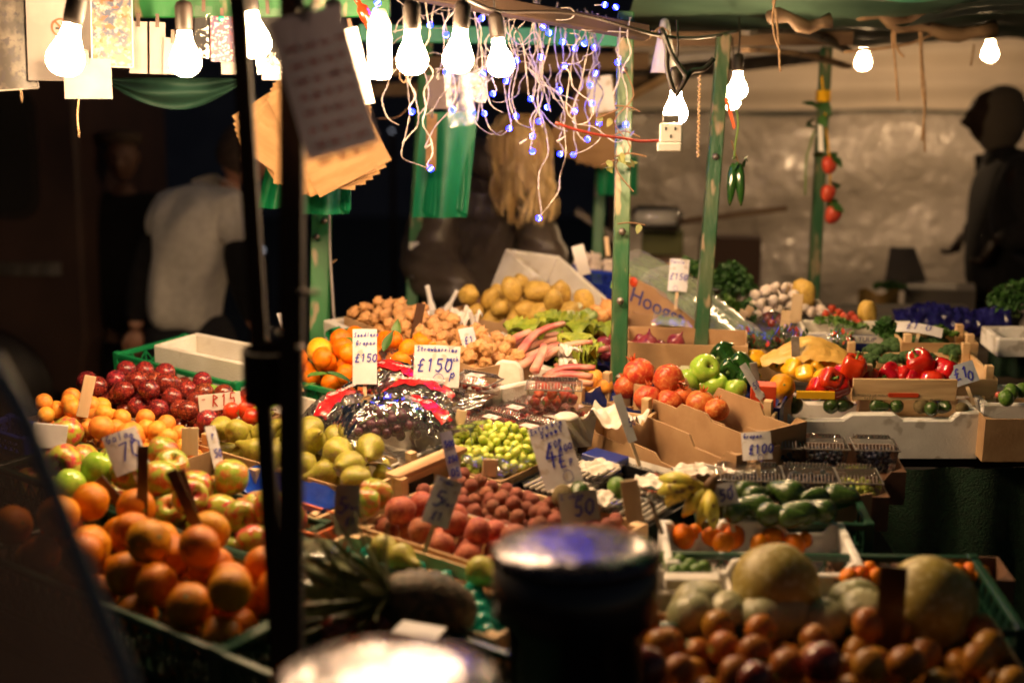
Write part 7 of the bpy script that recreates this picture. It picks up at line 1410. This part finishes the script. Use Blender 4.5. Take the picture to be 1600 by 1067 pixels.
def head(Mw, s=1.0):
    b = MB()
    def fn(u, v):
        t = 2*math.pi*u; ph = math.pi*v; d = Vector((math.sin(ph)*math.sin(t), math.sin(ph)*math.cos(t), math.cos(ph))); x, y, z = d.x*.076, d.y*.098, d.z*.115
        f = max(0, d.y); gs = lambda a, c, sa, sc: math.exp(-((d.x-a)/sa)**2 - ((d.z-c)/sc)**2)*f
        y += .026*gs(0, -.12, .14, .20) + .010*gs(0, -.02, .10, .2) - .012*(gs(.38, .08, .2, .12) + gs(-.38, .08, .2, .12)) + .008*gs(0, .25, .6, .12) + .009*gs(0, -.50, .28, .07) - .005*gs(0, -.42, .3, .03) + .014*gs(0, -.82, .3, .15)
        x *= 1 - .22*max(0, -d.z)*(.6 + .4*f)
        return Vector((x, y, z))*s
    b.grid(fn, 40, 28, M=Mw)
    for sx in (-1, 1): b.lathe([(0, -.03), (.014, -.02), (.019, 0), (.017, .02), (0, .032)], 8, M=Mw @ Matrix.Translation((sx*.078*s, -.005, 0)) @ Matrix.Scale(.5, 4, (1, 0, 0)) @ Matrix.Scale(s, 4))
    return b
def hand(Mw, s=1.0, curl=.5):
    """palm and five bent fingers, pointing along -z"""
    b = MB(); b.tube([(0, 0, .0), (0, 0, -.03), (0, 0, -.085)], [.026, .036, .038], 10, M=Mw, sq=.5)
    for i, (x, l) in enumerate(((-.028, .062), (-.010, .074), (.009, .070), (.026, .055))):
        p = Vector((x, 0, -.075)); pts = [p]; a = .15
        for k in range(3): a += curl; pts.append(pts[-1] + Vector((0, math.sin(a), -math.cos(a)))*l*(.42, .33, .25)[k])
        b.tube(pts, [.0095, .009, .008, .006], 7, M=Mw)
    b.tube([(-.024, 0, -.02), (-.045, .01, -.045), (-.048, .022, -.072), (-.042, .03, -.09)], [.013, .011, .010, .007], 7, M=Mw); return b
def join(*bs):
    r = MB()
    for b in bs:
        o_ = len(r.v); r.v += b.v; r.f += [tuple(i + o_ for i in f) for f in b.f]; r.m += b.m; r.sm += b.sm
    return r
V = Vector
def dirM(p, a, b_=(0, 0, 1)):
    """matrix at p whose -z runs along a"""
    z = -V(a).normalized(); x = V(b_).cross(z); x = x.normalized() if x.length > .01 else V((1, 0, 0)); y = z.cross(x); m = Matrix((x, y, z)).transposed().to_4x4(); return Matrix.Translation(p) @ m
# hooded man at the right, facing left
o = thing('person', 'man in a grey hood and black jacket with rucksack, standing before the tarpaulin', 'person', Matrix.Translation((2.03, 6.0, 0)))
body = skin(slim=.6, verts=[(0, 0, .95, .12), (.01, 0, 1.15, .13), (.03, 0, 1.38, .14), (0, 0, 1.50, .06), (-.02, 0, 1.58, .055), (0, -.09, .9, .08), (.02, -.09, .5, .06), (.05, -.09, .1, .045), (-.08, -.09, .05, .035), (0, .09, .9, .08), (.02, .09, .5, .06), (.05, .09, .1, .045), (-.08, .09, .05, .035), (.04, -.17, 1.42, .055), (.08, -.23, 1.2, .045), (-.06, -.2, 1.15, .03), (.04, .17, 1.42, .055), (.08, .23, 1.2, .045), (-.06, .2, 1.15, .03)], edges=[(0, 1), (1, 2), (2, 3), (3, 4), (0, 5), (5, 6), (6, 7), (7, 8), (0, 9), (9, 10), (10, 11), (11, 12), (2, 13), (13, 14), (14, 15), (2, 16), (16, 17), (17, 18)])
part('body', join(body, head(Matrix.Translation((-.032, 0, 1.650)) @ Matrix.Rotation(R(90), 4, 'Z') @ Matrix.Rotation(R(-4), 4, 'X')), hand(dirM((-.06, -.2, 1.15), (-.45, 0, -1))), hand(dirM((-.06, .2, 1.15), (-.45, 0, -1)))), M['skinsilhouette'], o)
part('jacket', skin([(.03, 0, .84, .15, .15), (.03, 0, 1.10, .150, .16), (.05, 0, 1.32, .150, .18), (.03, 0, 1.47, .085), (.05, -.17, 1.42, .085), (.10, -.25, 1.2, .075), (-.05, -.21, 1.15, .05), (.05, .17, 1.42, .085), (.10, .25, 1.2, .075), (-.05, .21, 1.15, .05)], [(0, 1), (1, 2), (2, 3), (2, 4), (4, 5), (5, 6), (2, 7), (7, 8), (8, 9)]), M['darkcloth'], o)
part('trousers', skin([(0, 0, .92, .15), (0, -.09, .82, .10), (.02, -.09, .5, .085), (.05, -.09, .1, .075), (0, .09, .82, .10), (.02, .09, .5, .085), (.05, .09, .1, .075)], [(0, 1), (1, 2), (2, 3), (0, 4), (4, 5), (5, 6)]), M['jeans'], o)
def hoodfn(u, v):
    t = 2*math.pi*u; ph = math.pi*.80*v; # opens toward -x
    d = V((math.cos(ph), math.sin(ph)*math.cos(t), math.sin(ph)*math.sin(t))); r = V((.112, .098, .128)); p = V((d.x*r.x, d.y*r.y, d.z*r.z)); 
    if p.z < 0: p.z *= 1.25
    if p.z > .09: p.x += .01
    return p + V((.005, 0, 1.655)) + V((0, .004*math.sin(t*5), .004*math.sin(t*3 + v*4)))
part('hood', MB().grid(hoodfn, 28, 14), M['hoodgrey'], o)
part('collar', skin([(.03, 0, 1.42, .11), (.035, 0, 1.50, .095), (.045, 0, 1.54, .08)], [(0, 1), (1, 2)]), M['darkcloth'], o)
part('rucksack', MB().box(.17, .34, -.14, .14, 1.02, 1.46), M['darkcloth'], o, bevel=.04); part('strap', MB().tube(smooth([(.2, -.12, 1.42), (.10, -.15, 1.52), (-.02, -.15, 1.42), (-.05, -.15, 1.2), (.1, -.17, 1.05)]), .018, 6, sq=.4), M['jeans'], o)
# bending man in the grey T-shirt
bx, by = -1.29, 5.6; o = thing('person', 'man bending forward in a grey T-shirt over long dark sleeves', 'person', Matrix.Translation((bx, by, 0)))
sk = [(0, 0, .86, .13), (.02, .03, 1.05, .13), (.07, .06, 1.25, .15), (.16, .10, 1.36, .08), (.19, .10, 1.42, .055), (-.07, 0, .80, .085), (-.10, 0, .45, .06), (-.10, .03, .09, .045), (-.11, -.1, .04, .035), (.09, .02, .80, .085), (.12, .0, .45, .06), (.12, .03, .09, .045), (.14, -.1, .04, .035), (.22, -.06, 1.27, .06), (.24, -.12, 1.02, .045), (.30, -.14, .84, .032), (-.10, .12, 1.27, .06), (-.19, .05, 1.0, .045), (-.20, -.05, .82, .032)]
part('body', join(skin(sk, [(0, 1), (1, 2), (2, 3), (3, 4), (0, 5), (5, 6), (6, 7), (7, 8), (0, 9), (9, 10), (10, 11), (11, 12), (2, 13), (13, 14), (14, 15), (2, 16), (16, 17), (17, 18)], slim=.6), head(Matrix.Translation((.235, .10, 1.505)) @ Matrix.Rotation(R(-78), 4, 'Z') @ Matrix.Rotation(R(-28), 4, 'X')), hand(dirM((.30, -.14, .84), (.15, 0, -1))), hand(dirM((-.20, -.05, .82), (0, 0, -1)))), M['skin'], o)
def shirt_noise(b, a=.012, s=9, st=(1, 1, .35)):
    b.v = [(x + a*N3((x*s*st[0], y*s, z*s*st[2]), 1, 3), y + a*1.6*N3((x*s, y*s, z*s*st[2]), 1, 8), z) for x, y, z in b.v]; return b
part('t_shirt', shirt_noise(skin([(-.015, 0, .80, .150, .14), (-.01, 0, .89, .178, .165), (.0, .02, 1.04, .168, .16), (.05, .05, 1.20, .185, .17), (.12, .08, 1.32, .14, .12), (.17, .09, 1.385, .075), (.21, -.05, 1.29, .095), (.235, -.10, 1.15, .088), (-.09, .12, 1.28, .09), (-.15, .09, 1.15, .08)], [(0, 1), (1, 2), (2, 3), (3, 4), (4, 5), (3, 6), (6, 7), (3, 8), (8, 9)], 3), .02), M['greyshirt'], o)
part('sleeve', skin([(.225, -.08, 1.2, .07), (.25, -.12, 1.02, .068), (.30, -.14, .86, .042)], [(0, 1), (1, 2)]), M['darkcloth'], o); part('sleeve', skin([(-.13, .1, 1.2, .065), (-.19, .05, 1.0, .062), (-.20, -.05, .84, .04)], [(0, 1), (1, 2)]), M['darkcloth'], o)
part('trousers', skin([(.0, 0, .93, .13), (.0, 0, .84, .172), (-.08, 0, .72, .13), (-.10, 0, .45, .09), (-.10, .03, .1, .075), (.10, .01, .72, .13), (.12, 0, .45, .09), (.12, .03, .1, .075)], [(0, 1), (1, 2), (2, 3), (3, 4), (1, 5), (5, 6), (6, 7)]), M['jeans'], o)
HM = Matrix.Translation((.235, .10, 1.505)) @ Matrix.Rotation(R(-78), 4, 'Z') @ Matrix.Rotation(R(-28), 4, 'X')
def hairfn(u, v):
    t = math.pi*(.5 + u*1.0)*1.0; ph = math.pi*.62*v; t = R(60) + R(240)*u; d = V((math.sin(ph)*math.sin(t), math.sin(ph)*math.cos(t), math.cos(ph))); return V((d.x*.086, d.y*.108, d.z*.124)) * (1 + .03*N3(tuple(d*9), 1)) + V((0, -.006, .004))
hb = MB(); hb.grid(lambda u, v: (lambda t, ph: V((math.sin(ph)*math.sin(t)*.086, math.sin(ph)*math.cos(t)*.106, math.cos(ph)*.124)) + V((0, -.007, .004)))(2*math.pi*u, math.pi*(.30 + .34*(.5 - .5*math.cos(2*math.pi*u)))*v), 30, 12, M=HM); hb.v = [(x + .004*N3((x*60, y*60, z*60)), y + .004*N3((x*60, y*60, z*60), 1, 4), z) for x, y, z in hb.v]
hb = MB(); hb.grid(lambda u, v: (lambda t, ph: V((math.sin(ph)*math.sin(t)*.084, math.sin(ph)*math.cos(t)*.102 - .020, math.cos(ph)*.122 + .012)) * (1 + .03*N3((math.sin(t)*3, math.cos(t)*3, ph*4))))(2*math.pi*u, math.pi*.78*v), 40, 24, M=HM); hb.v = [(x + .004*N3((x*60, y*60, z*60)), y + .004*N3((x*60, y*60, z*60), 1, 4), z) for x, y, z in hb.v]
part('hair', hb, M['hairdark'], o)
# man in the flat cap, far back in the dark
o = thing('person', 'man in a flat cap and dark coat standing in the shadow beside the van', 'person', Matrix.Translation((-1.90, 7.0, 0)))
part('body', join(skin([(0, 0, .85, .13), (0, 0, 1.1, .14), (0, 0, 1.22, .12), (0, 0, 1.33, .06), (-.09, 0, .8, .08), (-.1, 0, .1, .05), (.09, 0, .8, .08), (.1, 0, .1, .05), (-.2, 0, 1.2, .06), (-.25, 0, .95, .045), (-.22, -.08, .78, .035), (.2, 0, 1.2, .06), (.25, 0, .95, .045), (.22, -.08, .78, .035)], [(0, 1), (1, 2), (2, 3), (0, 4), (4, 5), (0, 6), (6, 7), (2, 8), (8, 9), (9, 10), (2, 11), (11, 12), (12, 13)], slim=.6), head(Matrix.Translation((0, -.02, 1.45)) @ Matrix.Rotation(R(185), 4, 'Z') @ Matrix.Rotation(R(-12), 4, 'X')), hand(dirM((-.22, -.08, .78), (0, -.2, -1))), hand(dirM((.22, -.08, .78), (0, -.2, -1)))), mat('skinshade', (.20,.10,.06), (.16,.08,.05), 9, .6), o)  # skin colour lowered to stand for the dark around him
part('coat', skin([(0, 0, .55, .2), (0, 0, .9, .2, .17), (0, 0, 1.14, .20, .17), (0, 0, 1.30, .13, .12), (-.2, 0, 1.2, .09), (-.26, 0, .95, .07), (-.23, -.08, .8, .055), (.2, 0, 1.2, .09), (.26, 0, .95, .07), (.23, -.08, .8, .055)], [(0, 1), (1, 2), (2, 3), (2, 4), (4, 5), (5, 6), (2, 7), (7, 8), (8, 9)]), M['darkcloth'], o)
part('trousers', skin([(0, 0, .7, .16), (-.1, 0, .5, .09), (-.1, 0, .08, .08), (.1, 0, .5, .09), (.1, 0, .08, .08)], [(0, 1), (1, 2), (0, 3), (3, 4)]), M['jeans'], o)
part('flat_cap', MB().lathe([(.085, -.01), (.098, .005), (.106, .03), (.09, .055), (.04, .066), (0, .068)], 20, M=Matrix.Translation((0, -.03, 1.52)) @ Matrix.Rotation(R(-6), 4, 'X') @ Matrix.Diagonal((1, 1.2, .9, 1))), mat('tweed', (.10,.065,.035), (.07,.045,.03), 60, .9), o)
# woman leaning over the potatoes
ox, oy = -.06, 4.85; o = thing('person', 'woman with long blonde hair over her face in a black puffer jacket, leaning over', 'person', Matrix.Translation((ox, oy, 0)))
WH = Matrix.Translation((.085, -.15, 1.535)) @ Matrix.Rotation(R(195 + 25), 4, 'Z') @ Matrix.Rotation(R(-38), 4, 'X')
part('body', join(skin([(-.10, .12, .85, .13), (-.10, .10, 1.10, .12), (-.05, .04, 1.36, .13), (.02, -.06, 1.46, .06), (.05, -.10, 1.49, .05), (-.12, .1, .8, .085), (-.12, .1, .45, .06), (-.12, .12, .09, .045), (.03, .1, .8, .085), (.03, .1, .45, .06), (.03, .12, .09, .045), (-.19, -.0, 1.40, .055), (-.22, -.12, 1.14, .045), (-.06, -.30, 1.08, .032), (.12, 0, 1.36, .055), (.20, -.12, 1.12, .045), (.12, -.32, 1.12, .032)], [(0, 1), (1, 2), (2, 3), (3, 4), (0, 5), (5, 6), (6, 7), (0, 8), (8, 9), (9, 10), (2, 11), (11, 12), (12, 13), (2, 14), (14, 15), (15, 16)], slim=.6), head(WH, .97), hand(dirM((-.04, -.30, 1.08), (.5, -1, -.4)), .9), hand(dirM((.12, -.32, 1.12), (.1, -1, -.5)), .9)), M['skin'], o)
jk = skin([(-.10, .12, .90, .17), (-.10, .10, 1.10, .175), (-.06, .05, 1.32, .185, .17), (-.02, .0, 1.45, .14, .12), (-.18, .0, 1.41, .11), (-.225, -.13, 1.15, .115), (-.07, -.27, 1.08, .070), (.11, 0, 1.36, .09), (.19, -.12, 1.13, .085), (.12, -.29, 1.12, .055)], [(0, 1), (1, 2), (2, 3), (2, 4), (4, 5), (5, 6), (2, 7), (7, 8), (8, 9)], 3)
jk.v = [(x*(1), y - .010*abs(math.sin(z*48 + 3*x)) + 0, z + .006*math.sin(x*30)) for x, y, z in jk.v]
jk.v = [(x + .010*(abs(math.sin(z*46 + x*8)) - .5)*(1 if x > 0 else -1), y, z) for x, y, z in jk.v]
part('jacket', jk, M['puffer'], o); part('collar', shirt_noise(skin([(-.04, .0, 1.44, .13), (-.02, -.01, 1.53, .115), (.0, -.02, 1.58, .10)], [(0, 1), (1, 2)]), .01), M['puffer'], o)
part('trousers', skin([(-.05, .10, .86, .16), (-.12, .1, .7, .11), (-.12, .1, .4, .08), (-.12, .12, .08, .07), (.03, .1, .7, .11), (.03, .1, .4, .08), (.03, .12, .08, .07)], [(0, 1), (1, 2), (2, 3), (0, 4), (4, 5), (5, 6)]), M['jeans'], o)
g = random.Random(3); hb = MB(); hc = V((.085, -.145, 1.55))
cap_ = MB(); cap_.grid(lambda u, v: (lambda t, ph: V((math.sin(ph)*math.cos(t)*.092, math.sin(ph)*math.sin(t)*.112, math.cos(ph)*.122)))(2*math.pi*u, math.pi*.60*v) + hc, 30, 12); cap_.v = [(x + .004*N3((x*50, y*50, z*14)), y, z) for x, y, z in cap_.v]
for lk in range(64):
    a = lk*2.399 + g.uniform(-.2, .2); l = g.uniform(.13, .25)*(1.0 if math.sin(a) < .2 else .6); ph = g.uniform(0, 6); out = g.uniform(.92, 1.12); dx = .05*g.uniform(-.3, 1.0); top_ = V((.015*math.cos(a), .02*math.sin(a), .122))
    guide = [hc + top_] + [hc + V((math.cos(a)*.086*math.sin(q)*out, math.sin(a)*.108*math.sin(q)*out, .124*math.cos(q))) for q in (.45, .85, 1.2, 1.5)]
    e_ = guide[-1]
    for j in range(1, 9):
        t = j/8; guide.append(e_ + V((dx*t + .020*math.sin(t*6 + ph)*t**.5 - math.cos(a)*.02*t, .014*math.cos(t*5 + ph)*t - .03*t, -l*t)))
    for sd in range(15):
        q1, q2 = g.gauss(0, 1), g.gauss(0, 1); f0 = g.uniform(.8, 1.1); n_ = len(guide); pts = []
        for j, p in enumerate(guide):
            t = j/(n_-1); w_ = .009*(1 - .5*t) + .004*math.sin(t*9 + ph + sd); pts.append(p + V((q1*w_, q2*w_, -.01*t*(f0 - 1)*10*l)))
        hb.tube(pts, [.0013]*(n_-2) + [.001, .0003], 4)
part('hair', join(cap_, hb), M['hairblond'], o, kind='stuff')

# fruits of the heaps that would sit inside a fruit placed on top of them are taken out
heroes = [(p, r) for o_, p, r, h_ in FR if not h_]
for o_, p, r, h_ in FR:
    if h_ and any((p - q).length < .80*(r + r2) for q, r2 in heroes if abs(p.x - q.x) < .12):
        for ch in list(o_.children): bpy.data.objects.remove(ch)
        bpy.data.objects.remove(o_)
